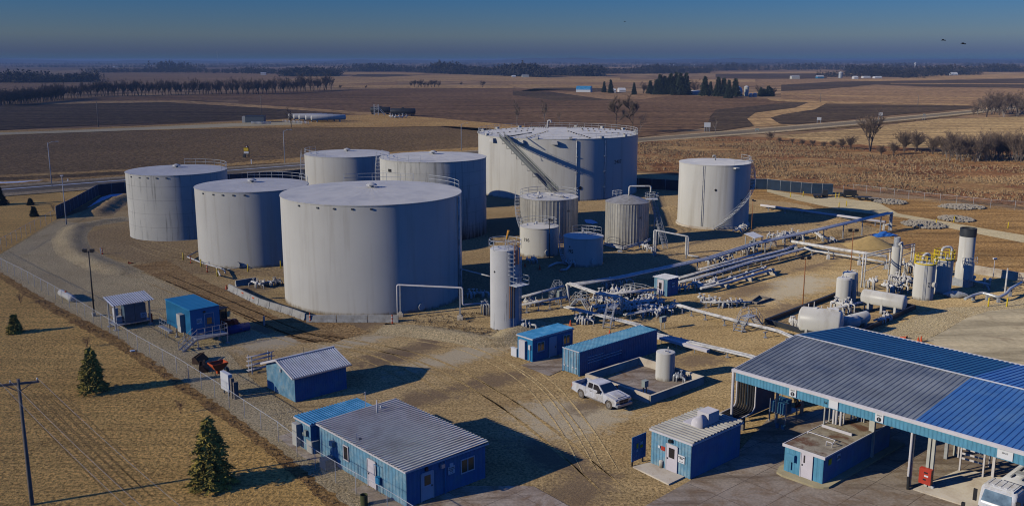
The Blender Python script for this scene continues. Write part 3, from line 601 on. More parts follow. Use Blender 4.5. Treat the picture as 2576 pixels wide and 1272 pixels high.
# ------------------------------------------------------------------ storage tanks
def cylaz(cx, cy, R, k, u, v):
    """azimuth (rad) and height on a cylinder wall of the point seen at u,v"""
    x, y = Q(k, u, v); best = None
    a_ = (x - 1288) / F_; b_ = -(y - 636) / F_; d = Vector((a_, _c + b_ * _s, -_s + b_ * _c))
    A = d.x ** 2 + d.y ** 2; B = -2 * (d.x * cx + d.y * cy); C = cx * cx + cy * cy - R * R; D = max(0, B * B - 4 * A * C)
    t = (-B - math.sqrt(D)) / (2 * A); p = Vector((0, 0, H)) + d * t
    return math.atan2(p.y - cy, p.x - cx), p.z
def arc(cx, cy, R, z, a0, a1, st=.35):
    n = max(2, int(abs(a1 - a0) * R / st / 2) + 1)
    return [(cx + R * math.cos(a0 + (a1 - a0) * i / n), cy + R * math.sin(a0 + (a1 - a0) * i / n), z) for i in range(n + 1)]
def ringrail(mb, cx, cy, R, z, a0, a1, hh=1.1, sp=2.0, r=.035, n=4):
    """guard rail round a rim, angles in degrees"""
    a0, a1 = R_(a0), R_(a1); k = max(1, int(abs(a1 - a0) * R / sp))
    for f in (1.0, .52): mb.tube(arc(cx, cy, R, z + hh * f, a0, a1, max(.4, R * .1)), r, n)
    for i in range(k + 1):
        a = a0 + (a1 - a0) * i / k; mb.tube([(cx + R * math.cos(a), cy + R * math.sin(a), z), (cx + R * math.cos(a), cy + R * math.sin(a), z + hh)], r, n)
def spiral(th_, R, a0, z0, a1, z1, wd=.75, mat='rail'):
    """stair winding up the shell; local coordinates around the tank"""
    a0, a1 = R_(a0), R_(a1); n = int(abs(z1 - z0) / .24) + 1; st = MB(); rl = MB()
    for i in range(n):
        a = a0 + (a1 - a0) * i / n; z = z0 + (z1 - z0) * i / n; rr = R + .12 + wd / 2
        st.box(rr * math.cos(a), rr * math.sin(a), z, wd, .26, .05, a)
    pts = [((R + wd + .15) * math.cos(a0 + (a1 - a0) * i / 24), (R + wd + .15) * math.sin(a0 + (a1 - a0) * i / 24), z0 + (z1 - z0) * i / 24) for i in range(25)]
    rl.tube([(p[0], p[1], p[2] + 1.0) for p in pts], .03, 4); rl.tube([(p[0], p[1], p[2] + .5) for p in pts], .022, 4); rl.tube(pts, .06, 4)
    for p in pts[::2]: rl.tube([p, (p[0], p[1], p[2] + 1.0)], .022, 4)
    o = st.build('stair_treads', M['rail'], th_); rl.build('stair_handrail', M[mat], th_)
def cyltext(th_, s, size, R, a, z, m='ink'):
    o = text(s, size, M[m], th_, Matrix.Identity(4))
    for v in o.data.vertices:
        x, y, d = v.co; aa = a + x / R; v.co = ((R + .03 + d) * math.cos(aa), (R + .03 + d) * math.sin(aa), z + y)
    return o
def placard(th_, R, a, z, s=.28):
    mb = MB(); c = Vector((R * math.cos(a), R * math.sin(a), z)); n = Vector((math.cos(a), math.sin(a), 0)); t_ = Vector((-math.sin(a), math.cos(a), 0))
    q = [c + t_ * s, c + UZ * s, c - t_ * s, c - UZ * s]; mb.add([p + n * .05 for p in q] + [p - n * .05 for p in q], [(0, 1, 2, 3), (0, 4, 5, 1), (1, 5, 6, 2), (2, 6, 7, 3), (3, 7, 4, 0)])
    mb.build('hazard_placard', M['ink'], th_)
def tank(label, cx, cy, R, h, rise=.5, m='white', rm='roofw', rails=(), name='storage_tank', vent=True, dots=(), seed=1, corr=0, seam=False):
    t = thing(name, label, 'storage tank', (cx, cy, 0), 0, 'storage tanks of the depot')
    mb = MB(); rnd = random.Random(seed)
    if corr:
        n = int(2 * math.pi * R / corr); pr = []
        for i in range(n):
            a = 2 * math.pi * i / n; da = 2 * math.pi / n
            pr += [(R, a), (R, a + da * .62), (R + .05, a + da * .72), (R + .05, a + da * .9)]
        K = len(pr); vs = [(r * math.cos(a), r * math.sin(a), z) for z in (0.0, h - .12) for r, a in pr]
        mb.add(vs, [(j, (j + 1) % K, K + (j + 1) % K, K + j) for j in range(K)])
        mb.lathe(0, 0, [(R + .1, h - .12), (R + .1, h), (R - .05, h + .02)], 64)
    else:
        pr = [(R + .05, 0), (R + .05, .06), (R, .08)]
        if seam:
            for k in range(1, 6): z = h * k / 6; mb.lathe(0, 0, [(R - .01, z - .02), (R + .012, z - .02), (R + .012, z + .02), (R - .01, z + .02)], 96)
        pr += [(R, h - .12), (R + .07, h - .10), (R + .07, h), (R - .02, h + .01)]
        mb.lathe(0, 0, pr, 96)
    mb.build('shell', M[m], t)
    rf = MB(); ns = 96 if R > 4 else 48; nr = 10; vs = []; fs = []
    for i in range(nr + 1):
        rr = (R + .02) * (1 - i / nr) if i < nr else .05
        for j in range(ns):
            a = 2 * math.pi * j / ns; z = h + .015 + rise * (1 - (rr / R) ** 1.3) + (rnd.uniform(-.012, .012) + .012 * math.sin(j * 2.2)) * (R / 9 if 0 < i < nr else 0)
            vs.append((rr * math.cos(a), rr * math.sin(a), z))
    for i in range(nr):
        for j in range(ns): fs.append((i * ns + j, i * ns + (j + 1) % ns, (i + 1) * ns + (j + 1) % ns, (i + 1) * ns + j))
    rf.add(vs, fs, True); roof = rf.build('roof', M[rm], t)
    if vent:
        v = MB(); v.cyl(0, 0, h + rise - .1, h + rise + .35, .28, 12); v.lathe(0, 0, [(.75, h + rise + .32), (.72, h + rise + .42), (.3, h + rise + .62), (.02, h + rise + .68)], 16)
        v.build('vent', M['white'], roof)
    if dots:
        d = MB()
        for a in dots:
            a = R_(a); d.box((R + .06) * math.cos(a), (R + .06) * math.sin(a), h - .55, .12, .28, .2, a)
        d.build('overflow_vent', M['dkrail'], t)
    if rails:
        r = MB()
        for a0, a1 in rails: ringrail(r, 0, 0, R - .05, h, a0, a1)
        r.build('guard_rail', M['rail'], t)
    return t
DD = (-130, -115, -104, -93, -82)
T1 = tank('white tank with grey rain streaks, leftmost of the storage tanks', -61.66, 171.36, 8.85, 11.65, .45, 'stain', rails=((-10, 100),), dots=DD, seed=1, seam=True)
T2 = tank('clean white tank with yellow bollards at its foot, left of the largest near tank', -41.73, 149.09, 8.85, 11.83, .4, rails=((5, 110),), dots=DD, seed=2)
T3 = tank('largest near white tank, behind the concrete traffic barriers', -18.91, 125.01, 12.04, 14.04, .6, rails=((15, 55), (68, 118)), dots=DD, seed=3)
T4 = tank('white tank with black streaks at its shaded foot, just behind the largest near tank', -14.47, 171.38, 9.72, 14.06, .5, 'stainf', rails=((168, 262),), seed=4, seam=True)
T5 = tank('white tank furthest back, half hidden left of the black streaked tank', -34.86, 197.77, 8.87, 12.1, .45, rails=((150, 250),), seed=5)
T6 = tank('widest white storage tank with 2407 on it and a rail round its whole rim', 11.17, 229.11, 19.4, 14.05, .9, rails=((0, 360),), seed=6, vent=False)
T7 = tank('white tank numbered 362 with a stair winding up its shaded side', 39.32, 180.73, 6.81, 12.13, .3, rails=((-70, 30),), seed=7, vent=False)
T8 = tank('ribbed aluminium clad flat roofed tank behind the tank numbered 196', 6.58, 165.01, 5.16, 7.66, .25, 'alu', 'roofw', rails=((0, 360),), seed=8, vent=False, corr=.62)
T9 = tank('ribbed aluminium clad tank with a pointed metal roof', 20.14, 161.47, 3.75, 7.37, 1.15, 'alu', 'alu', rails=(), seed=9, vent=False, corr=.5)
T10 = tank('small white tank numbered 196', 4.5, 151.64, 3.15, 4.74, .25, 'white', 'roofw', rails=((30, 200),), seed=10, vent=False)
T11 = tank('small squat tank numbered 195 in the shade of the largest near tank', 11.26, 144.38, 3.1, 4.43, .25, 'white', 'roofw', rails=((20, 120),), seed=11, vent=False)
spiral(T4, 9.72, 225, 1.0, 172, 14.0); spiral(T5, 8.87, 225, 1.0, 178, 12.0); spiral(T8, 5.16, 225, .6, 168, 7.6)
spiral(T7, 6.81, -101, .2, 20, 12.0)
p = MB(); p.box(7.7 * math.cos(R_(22)), 7.7 * math.sin(R_(22)), 12.0, 1.7, 1.3, .08, R_(22)); p.build('platform', M['rail'], T7)
p = MB(); a = cylaz(39.32, 180.73, 6.81, 'y', 475, 300)[0]
for da in (0, .045): p.tube([(6.88 * math.cos(a + da), 6.88 * math.sin(a + da), .5), (6.88 * math.cos(a + da), 6.88 * math.sin(a + da), 12.0)], .045, 6)
p.build('riser_pipe', M['pipe'], T7)
p = MB(); p.pipe([(0, 0, 12.3), (0, 0, 13.3), (-.45, -.1, 13.3), (-.45, -.1, 13.0)], .16, 8, .3); p.build('gooseneck_vent', M['pipe'], T7)
p = MB(); p.lathe(0, 0, [(7.1, 0), (7.1, .38), (6.8, .4)], 64); p.build('ring_foundation', M['conc'], T7)
a, z = cylaz(39.32, 180.73, 6.81, 'y', 1060, 757); cyltext(T7, '362', .95, 6.81, a, z)
a, z = cylaz(39.32, 180.73, 6.81, 'y', 660, 597); placard(T7, 6.81, a, z)
p = MB(); a, z = cylaz(39.32, 180.73, 6.81, 'y', 955, 262); p.box(7.2 * math.cos(a), 7.2 * math.sin(a), 11.5, .8, .9, .25, a); p.build('foam_box', M['white'], T7)
# the widest tank: rim boxes, roof lines, risers, numerals
p = MB()
for i in range(16):
    a = 2 * math.pi * i / 16 + .1; p.box(19.3 * math.cos(a), 19.3 * math.sin(a), 14.05, .7, .7, .5, a)
p.build('rim_vent', M['white'], T6)
p = MB(); p.box(0, 0, 0, .35, .35, .22); bb = None
for i in range(8):
    a = 2 * math.pi * i / 8 + .35
    for j in range(9):
        r = 18.5 - j * 1.5
        if bb is None: bb = p.build('ballast_block', M['white'], T6); c_ = bb
        else: c_ = bb.copy(); COL.objects.link(c_); c_.parent = T6
        c_.location = (r * math.cos(a), r * math.sin(a), 14.07 + .9 * (1 - (r / 19.4) ** 1.3)); c_.rotation_euler = (0, 0, a)
p = MB(); p.pipe([(-2, 12, 14.4), (-2, 12, 16.2), (-1.2, 12, 16.2), (-1.2, 12, 15.7)], .2, 8, .4); p.build('gooseneck_vent', M['pipe'], T6)
p = MB()
for (u, v) in ((1395, 600), (1800, 600)):
    a, z = cylaz(11.17, 229.11, 19.4, 'p', u, v); p.tube([(19.5 * math.cos(a), 19.5 * math.sin(a), .3), (19.5 * math.cos(a), 19.5 * math.sin(a), 13.7)], .09, 6)
    for zz in (3, 6.5, 10): p.box(19.5 * math.cos(a), 19.5 * math.sin(a), zz, .3, .6, .12, a)
p.build('riser_pipe', M['pipe'], T6)
for (u, v) in ((228, 264), (625, 298), (1085, 312)):
    a, z = cylaz(11.17, 229.11, 19.4, 'p', u, v); p = MB(); p.box(19.9 * math.cos(a), 19.9 * math.sin(a), 12.9, 1.0, 1.6, .8, a, .7); p.build('foam_chamber', M['roofw'], T6)
a, z = cylaz(11.17, 229.11, 19.4, 'p', 1987, 628); cyltext(T6, '2407', 1.25, 19.4, a, z)
a, z = cylaz(11.17, 229.11, 19.4, 'p', 1450, 1000); placard(T6, 19.4, a, z, .45)
p = MB(); c0 = g('p', 420, 268, 14.9) - Vector((11.17, 229.11, 0)); c1 = g('p', 760, 212, 15.1) - Vector((11.17, 229.11, 0)); p.tube([c0, c1], .12, 6); p.build('roof_drain_arm', M['dkrail'], T6)
a, z = cylaz(4.5, 151.64, 3.15, 'h', 475, 820); cyltext(T10, '196', .82, 3.15, a, z)
a, z = cylaz(11.26, 144.38, 3.1, 'h', 908, 932); cyltext(T11, '195', .86, 3.1, a, z)
a, z = cylaz(11.26, 144.38, 3.1, 'h', 905, 885); placard(T11, 3.1, a, z, .13)
a, z = cylaz(20.14, 161.47, 3.75, 'h', 1598, 602); cyltext(T9, '192', .5, 3.8, a, z)
a, z = cylaz(6.58, 165.01, 5.16, 'h', 885, 535); cyltext(T8, '193', .5, 5.22, a, z)
a, z = cylaz(-14.47, 171.38, 9.72, '2', 0, 0); a = cylaz(-14.47, 171.38, 9.72, '', 981, 428); p = MB(); p.box(9.8 * math.cos(a[0]), 9.8 * math.sin(a[0]), a[1] - .3, .06, .8, .5, a[0]); p.build('number_plate', M['ink'], T4)
def manway(t, R, a, z, r=.42, m='white'):
    p = MB(); n = Vector((math.cos(a), math.sin(a), 0)); c = n * R + UZ * z
    p.tube([c - n * .1, c + n * .28], r, 16); p.tube([c + n * .28, c + n * .36], r * 1.15, 16); p.build('manway', M[m], t)
for t, cx, cy, R, k, u, v in ((T3, -18.91, 125.01, 12.04, 'n', 1690, 415), (T10, 4.5, 151.64, 3.15, 'h', 680, 940), (T11, 11.26, 144.38, 3.1, 'h', 1135, 1030), (T2, -41.73, 149.09, 8.85, 'l', 2350, 1060)):
    a, z = cylaz(cx, cy, R, k, u, v); manway(t, R, a, max(.6, z), .42)
p = MB(); a, z = cylaz(-18.91, 125.01, 12.04, '6' if 0 else 'n', 2085, 300)
a = R_(-14)
for da in (0, .02): p.tube([(12.2 * math.cos(a + da), 12.2 * math.sin(a + da), .5), (12.2 * math.cos(a + da), 12.2 * math.sin(a + da), 13.8)], .09, 6)
p.build('riser_pipe', M['pipe'], T3)
# roof gear of the small tanks
def roofbox(t, R, h, a0, a1, z=0):
    p = MB(); ringrail(p, 0, 0, R, h, a0, a1, 1.05, 1.0, .03); p.build('guard_rail', M['rail'], t)
p = MB(); p.pipe([(.2, -.5, 8.3), (.2, -.5, 10.0), (4.0, -.2, 10.0), (4.0, -.2, 8.9)], .15, 8, .35); p.build('vapour_pipe', M['pipe'], T9)
p = MB(); p.box(4.3, .4, 7.6, 2.0, 1.6, .08); ringrail(p, 4.3, .4, 1.2, 7.65, 0, 360, 1.05, .8, .03)
p.build('top_platform', M['rail'], T9); p = MB(); ringrail(p, -1.5, 2.6, .9, 7.9, 0, 360, .9, .8, .03); p.build('guard_rail', M['rail'], T9)
p = MB(); p.box(1.2, 0.6, 4.9, .6, .6, .35); p.cyl(-.5, .3, 4.9, 5.4, .2); ringrail(p, 1.8, -.3, 1.1, 4.75, 0, 360, 1.1, .9, .028); p.build('roof_hatch', M['rail'], T10)
p = MB(); p.box(.9, .5, 4.6, .7, .7, .3); ringrail(p, .9, .8, 1.2, 4.6, 0, 360, 1.0, 1.0, .028); p.cyl(0, 1.4, 4.5, 5.2, .15); p.build('roof_hatch', M['rail'], T11)
spiral(T11, 3.1, 215, .3, 160, 4.3, .6)
p = MB()
for i in range(6): p.sph(random.uniform(-3.5, 3), random.uniform(-3, 3), 7.95, .28, 8)
p.tube([(-.5, 1.2, 8.1), (2.6, -3.6, 8.1)], .09, 6); p.build('roof_hatch', M['pipe'], T8)
# stair bridge from the widest tank down to the ribbed tank
def stairflight(name, label, A, B, wd=.9, m='rail', grp=None, cat='stair', rails=2, hoops=False):
    A, B = Vector(A), Vector(B); t = thing(name, label, cat, (B.x, B.y, 0), 0, grp); d = (B - A); hd = Vector((d.x, d.y, 0)).normalized(); sdv = Vector((-hd.y, hd.x, 0))
    st = MB(); n = max(3, int(d.length / .32))
    for s_ in (-1, 1): st.bar(A + sdv * (s_ * wd / 2), B + sdv * (s_ * wd / 2), .05, .12)
    for i in range(n): q = A.lerp(B, (i + .5) / n); st.box(q.x, q.y, q.z, .13, wd, .04, math.atan2(hd.y, hd.x))
    st.build('stair_treads', M[m], t, True); rl = MB()
    for s_ in (-1, 1):
        o = sdv * (s_ * wd / 2)
        for hh in (1.0, .5): rl.tube([A + o + UZ * hh, B + o + UZ * hh], .03, 4)
        k = max(2, int(d.length / 1.6))
        for i in range(k + 1): q = A.lerp(B, i / k) + o; rl.tube([q, q + UZ], .03, 4)
    rl.build('handrail', M[m], t, True)
    if hoops:
        hb = MB()
        for i in range(9): q = A.lerp(B, (i + .4) / 9.5); hb.tube([q - sdv * .4, q - sdv * .4 - UZ * 1.1 + hd * .2, q + sdv * .3 - UZ * 1.1 + hd * .2], .05, 4)
        hb.build('hanger_bracket', M['dkrail'], t, True)
        k2 = MB()
        for s_ in (-1, 1): k2.bar(A + sdv * (s_ * wd / 2) + UZ * .5, B + sdv * (s_ * wd / 2) + UZ * .5, .03, .5)
        k2.build('side_mesh', M['dkgalv'], t, True)
    return t
A_ = g('p', 335, 275, 14.2); B_ = g('p', 1085, 1055, 8.0)
stairflight('stair_bridge', 'long steel stair bridge sloping from the rim of the widest tank to the ribbed tank', A_, B_, 1.2, 'dkgalv', hoops=True)
p = MB(); q = A_.lerp(B_, .55); 
t = stairflight('tank_stair', 'steep steel stair leaning on the pointed roof tank', g('h', 1712, 400, 7.6), g('h', 1850, 905, .1), .8, 'galv')
p = MB()
for f in (.25, .55):
    q0 = g('h', 1712, 400, 7.6).lerp(g('h', 1850, 905, .1), f)
    p.tube([(q0.x, q0.y, 0), q0], .08, 6)
p.build('stair_post', M['galv'], t, True)
# tall narrow white column tank with ladder and rusty pipes
T12 = thing('column_tank', 'tall narrow white column tank with railed top, ladder cage and rusty pipes', 'storage tank', (-.82, 108.41, 0), 0, 'storage tanks of the depot')
R12, H12 = 1.78, 9.64
mb = MB(); mb.lathe(0, 0, [(R12, 0), (R12, H12), (R12 - .03, H12 + .02), (1.0, H12 + .14), (.02, H12 + .18)], 48); mb.build('shell', MAT('streaked_column_paint', (.58, .57, .55), .45, 0, .05, .4, .4, (.10, .10, .10), .5, True, (.60, .72)), T12)
p = MB(); ringrail(p, 0, 0, R12 + .12, H12, 0, 360, 1.1, 1.4, .035); p.box(0, 0, H12 - .02, .1, .1, .1)
for j in range(3): ringrail(p, .6, -.2, .6, H12 + .1, j * 120, j * 120 + 90, .9, .6, .025)
p.build('guard_rail', M['rail'], T12)
al = cylaz(-.82, 108.41, R12, 'v', 1210, 500)[0]; ca = math.cos(al); sa = math.sin(al); tx, ty = -sa, ca
p = MB()
for s_ in (-.28, .28): p.tube([((R12 + .18) * ca + tx * s_, (R12 + .18) * sa + ty * s_, .3), ((R12 + .18) * ca + tx * s_, (R12 + .18) * sa + ty * s_, H12 + 1)], .03, 4)
for i in range(32): z = .5 + i * .29; p.tube([((R12 + .18) * ca + tx * .28, (R12 + .18) * sa + ty * .28, z), ((R12 + .18) * ca - tx * .28, (R12 + .18) * sa - ty * .28, z)], .02, 4)
for i in range(6): z = 6.9 + i * .5; p.tube([((R12 + .2 + .75 * math.sin(b)) * ca + tx * .38 * math.cos(b), (R12 + .2 + .75 * math.sin(b)) * sa + ty * .38 * math.cos(b), z) for b in [math.pi * k / 8 for k in range(9)]], .025, 4)
p.build('caged_ladder', M['rail'], T12)
zp = 5.6; p = MB(); px, py = (R12 + .75) * math.cos(al + .35), (R12 + .75) * math.sin(al + .35)
p.box(px, py, zp, 1.3, 2.0, .08, al + .35)
for i, j in ((-1, -1), (1, -1), (1, 1), (-1, 1)):
    X = px + i * .62 * math.cos(al + .35) - j * .95 * math.sin(al + .35); Y = py + i * .62 * math.sin(al + .35) + j * .95 * math.cos(al + .35)
    p.tube([(X, Y, zp), (X, Y, zp + 1.1)], .03, 4)
for hh in (.55, 1.1):
    pp = []
    for i, j in ((-1, -1), (1, -1), (1, 1), (-1, 1)):
        pp.append((px + i * .62 * math.cos(al + .35) - j * .95 * math.sin(al + .35), py + i * .62 * math.sin(al + .35) + j * .95 * math.cos(al + .35), zp + hh))
    p.tube(pp + [pp[0]], .03, 4)
p.build('middle_platform', M['rail'], T12)
p = MB()
for k in range(4):
    a = al - .12 + k * .10; p.tube([((R12 + .35) * math.cos(a), (R12 + .35) * math.sin(a), 1.6), ((R12 + .35) * math.cos(a), (R12 + .35) * math.sin(a), 5.5)], .045, 6)
    p.tube([((R12 + .3) * math.cos(a + .3), (R12 + .3) * math.sin(a + .3), 8.0), ((R12 + .3) * math.cos(a + .3), (R12 + .3) * math.sin(a + .3), 10.3)], .045, 6)
p.build('rusty_riser', M['rust'], T12)
p = MB(); a = al + .75
for da in (0, .12): p.tube([((R12 + .25) * math.cos(a + da), (R12 + .25) * math.sin(a + da), .2), ((R12 + .25) * math.cos(a + da), (R12 + .25) * math.sin(a + da), 8.8)], .05, 6)
p.build('riser_pipe', M['pipe'], T12)
a, z = cylaz(-.82, 108.41, R12, 'v', 925, 5); placard(T12, R12, a, z, .13)
wsk = thing('windsock', 'orange windsock on a thin pole above the tall column tank', 'windsock', g('h', 300, 900, 10.0))
p = MB(); p.cyl(0, 0, -.3, 2.1, .025, 6); p.build('pole', M['rail'], wsk)
p = MB(); p.tube([(0, 0, 2.1), (-.12, 0, 1.6), (-.25, 0, 1.05)], .17, 8, .09); p.build('sock', MAT('orange_cloth', (.75, .38, .05), .8), wsk)
# small white tank in the concrete containment
T13 = thing('storage_tank', 'small white tank standing inside the low concrete wall behind the pickup', 'storage tank', (15.4, 89.64, 0), 0, 'storage tanks of the depot')
mb = MB(); mb.lathe(0, 0, [(.95, 0), (.95, 2.85), (.92, 2.89), (.5, 2.97), (.02, 3.0)], 32); mb.build('shell', M['white'], T13)
p = MB(); p.cyl(-.1, -.2, 2.9, 3.12, .1, 8); p.cyl(.3, .3, 2.9, 3.3, .05, 8); p.box(.1, -.5, 2.95, .2, .2, .1); p.build('roof_fitting', M['pipe'], T13)
# flare stack like column with a black top, at the right
STK = thing('stack', 'tall white stack with a black collar at its top', 'stack', (64.3, 129.49, 0))
mb = MB(); mb.lathe(0, 0, [(1.22, 1.1), (1.22, 3.2), (1.06, 3.5), (1.06, 7.2)], 32); mb.build('shell', M['white'], STK)
mb = MB(); mb.lathe(0, 0, [(1.10, 7.15), (1.10, 8.3), (1.0, 8.32), (.98, 7.9), (.02, 7.9)], 32); mb.build('collar', M['dark'], STK)
mb = MB(); mb.box(0, 0, 0, 2.2, 2.2, 1.15, AX); mb.build('base_housing', M['galv'], STK)
mb = MB(); ringrail(mb, 0, 0, 1.5, 3.3, 230, 330, 1.0, .8, .03); mb.build('platform_rail', M['rail'], STK)
# two white vessels with yellow rails
for i, (x, y, R, h, lb, nu) in enumerate(((55.27, 121.97, 1.32, 4.88, 'white vertical tank with yellow rails, nearer of the pair', 'T-1'), (59.2, 125.2, 1.25, 4.85, 'white vertical tank with yellow rails, farther of the pair by the black topped stack', None))):
    t = thing('process_tank', lb, 'storage tank', (x, y, 0), 0, 'process tanks with yellow rails')
    mb = MB(); mb.lathe(0, 0, [(R, 0), (R, h), (R - .04, h + .04), (.02, h + .22)], 40); mb.build('shell', M['white'], t)
    p = MB(); p.lathe(0, 0, [(R - .05, h), (R + .12, h), (R + .12, h + .12), (R - .05, h + .12)], 32)
    ringrail(p, 0, 0, R + .08, h + .1, 0, 360, 1.05, .8, .05); p.build('yellow_guard_rail', M['yellow'], t)
    p = MB(); p.pipe([(-.5, -.3, h), (-.5, -.3, h + 1.3 + .3 * i), (.5 + .5 * i, .1, h + 1.3 + .3 * i), (.5 + .5 * i, .1, h + .1)], .17, 8, .5); p.cyl(.2, -.6, h, h + .6, .1, 8); p.cyl(-.2, .5, h, h + .9, .12, 8); p.build('vapour_pipe', M['pipe'], t)
    if i == 0:
        for s_ in (-.25, .25): pass
        p = MB(); a = R_(-112)
        for k in (-.09, 0, .09): p.tube([((R + .1) * math.cos(a + k), (R + .1) * math.sin(a + k), .2), ((R + .1) * math.cos(a + k), (R + .1) * math.sin(a + k), h)], .025, 4)
        p.build('ladder', M['rail'], t); manway(t, R, R_(-52), 2.2, .34)
        p = MB(); p.tube([((R - .02) * math.cos(a + .45), (R - .02) * math.sin(a + .45), 2.3), ((R + .02) * math.cos(a + .45), (R + .02) * math.sin(a + .45), 2.3)], .01, 4)
        cyltext(t, 'T\n5', .38, R, R_(-88), 2.2)
# two plain verticals in the containment
for i, (x, y, lb) in enumerate(((43.09, 117.92, 'white vertical vessel in the kerbed bay, front one'), (44.6, 120.1, 'white vertical vessel in the kerbed bay, half hidden behind the front one'))):
    t = thing('vertical_vessel', lb, 'vessel', (x, y, 0), 0, 'vertical vessels in the kerbed bay')
    hh = 3.7 + .25 * i; mb = MB(); mb.lathe(0, 0, [(.9, .0), (.95, .7), (.95, hh), (.8, hh + .15), (.02, hh + .2)], 28); mb.build('shell', M['white'], t)
    p = MB(); p.cyl(.2, 0, hh + .1, hh + .45, .08, 8); p.cyl(-.3, .1, hh + .1, hh + .4, .08, 8); p.pipe([(.2, 0, hh + .4), (.9, -.2, hh + .4), (1.05, -.3, 1.0)], .05, 6); p.build('top_fitting', M['pipe'], t)
# thin column with a bare metal top
x0 = g('e', 15, 790); t = thing('column', 'slim white column with a bare metal top', 'column', x0)
hc = up('e', 15, 790, 385); hs = up('e', 15, 790, 272)
mb = MB(); mb.lathe(0, 0, [(.62, 0), (.62, hc), (.45, hc + .02)], 24); mb.build('shell', M['white'], t)
mb = MB(); mb.lathe(0, 0, [(.46, hc), (.46, hs), (.40, hs)], 24); mb.lathe(0, 0, [(.40, hs), (.38, hs - .6), (.02, hs - .6)], 24); mb.build('metal_top', M['galv'], t)
# horizontal vessels
def hvessel(label, A, B, r, m='white', legs=2, zc=None, name='horizontal_vessel', grp='horizontal vessels in the kerbed bay', saddle='white'):
    A, B = Vector(A), Vector(B); t = thing(name, label, 'vessel', ((A.x + B.x) / 2, (A.y + B.y) / 2, 0), 0, grp); mb = MB(); d = (B - A).normalized(); sdv = d.cross(UZ).normalized(); n = 24
    pr = []
    for k in range(5): q = math.pi / 2 * k / 4; pr.append((r * math.sin(q) + .001, -r * .32 * math.cos(q)))
    L = (B - A).length; pr2 = [(a, L - b) for a, b in reversed(pr)]; vs = []
    for rr, x in pr + pr2:
        for j in range(n): a = 2 * math.pi * j / n; vs.append(A + d * x + (sdv * math.cos(a) + UZ * math.sin(a)) * rr)
    fs = [(i * n + j, i * n + (j + 1) % n, (i + 1) * n + (j + 1) % n, (i + 1) * n + j) for i in range(len(pr) * 2 - 1) for j in range(n)]
    mb.add(vs, fs, True); mb.build('shell', M[m], t, True)
    for k in range(legs):
        q = A.lerp(B, (.5 + k) / legs if legs > 2 else (.16, .84)[k]); s_ = MB(); s_.box(q.x, q.y, 0, .28, r * 1.5, q.z - r * .55, math.atan2(d.y, d.x)); s_.build('saddle', M[saddle], t, True)
    return t
z1 = 1.9; A1 = g('f', 1400, 560, z1); B1 = g('f', 2110, 680, z1)
V1 = hvessel('long white horizontal vessel on three white legs', A1, B1, .92, legs=3)
A2 = g('f', 300, 960, 1.7); B2 = g('f', 960, 1040, 1.7)
V2 = hvessel('big fat white horizontal tank nearest the canopy roof', A2, B2, 1.45)
p = MB()
for f, hh in ((.15, .4), (.3, .7), (.5, .3), (.66, .3)): q = A2.lerp(B2, f); p.cyl(q.x, q.y, q.z + 1.35, q.z + 1.45 + hh, .06, 8)
q = A2.lerp(B2, .35); p.box(q.x, q.y, q.z + 1.4, .5, .5, .12, AX); q = A2.lerp(B2, .8); p.box(q.x, q.y - .2, q.z + 1.3, 1.2, .6, .35, R_(-20)); p.build('top_fitting', M['pipe'], V2, True)
q = g('f', 608, 1030, 1.75); p = MB(); p.box(q.x, q.y - .1, q.z - .14, .34, .04, .28); 
A3 = g('f', 1150, 1000, .95); B3 = g('f', 1440, 930, 1.2)
hvessel('small white horizontal vessel in shade behind the fat tank', A3, B3, .72)
hvessel('short white drum vessel wedged beside the fat tank', g('f', 1050, 1040, .9), g('f', 1250, 1010, .9), .8)
# ------------------------------------------------------------------ buildings; local X runs away right, local Y away left, near corner at the origin
def fbox(mb, face, a, z, w, h, d, out=0.0):
    """box standing out from a wall: face f (front, y=0) or l (left, x=0); a,z = centre"""
    if face == 'f': mb.b2(a - w / 2, -out - d, z - h / 2, a + w / 2, -out, z + h / 2)
    else: mb.b2(-out - d, a - w / 2, z - h / 2, -out, a + w / 2, z + h / 2)
def window(t, face, a, z, w, h, gm='glass', split=True, out=.05, fm='trim'):
    fr = MB(); b = .08
    for s_ in (-1, 1):
        fbox(fr, face, a + s_ * (w / 2 - b / 2), z, b, h, .06, out); fbox(fr, face, a, z + s_ * (h / 2 - b / 2), w - 2 * b, b, .06, out)
    if split: fbox(fr, face, a, z, .06, h - 2 * b, .05, out)
    o = fr.build('window', M[fm], t); gl = MB(); fbox(gl, face, a, z, w - 2 * b, h - 2 * b, .02, out + .003); gl.build('pane', M[gm], o); return o
def door(t, face, a, z0, w=.95, h=2.05, m='door', win=None, out=.05):
    d = MB(); fbox(d, face, a, z0 + h / 2, w, h, .05, out); o = d.build('door', M[m], t)
    fr = MB()
    for s_ in (-1, 1): fbox(fr, face, a + s_ * (w / 2 + .04), z0 + h / 2, .07, h + .1, .08, out)
    fbox(fr, face, a, z0 + h + .05, w, .08, .08, out); fr.build('frame', M['trim'], o)
    if win:
        g_ = MB(); fbox(g_, face, a + win[4], z0 + win[0], win[1], win[2], .02, out + .052); g_.build('pane', M[win[3]], o)
    k = MB(); fbox(k, face, a + w * .38, z0 + 1.0, .08, .12, .06, out + .052); k.build('handle', M['dkrail'], o); return o
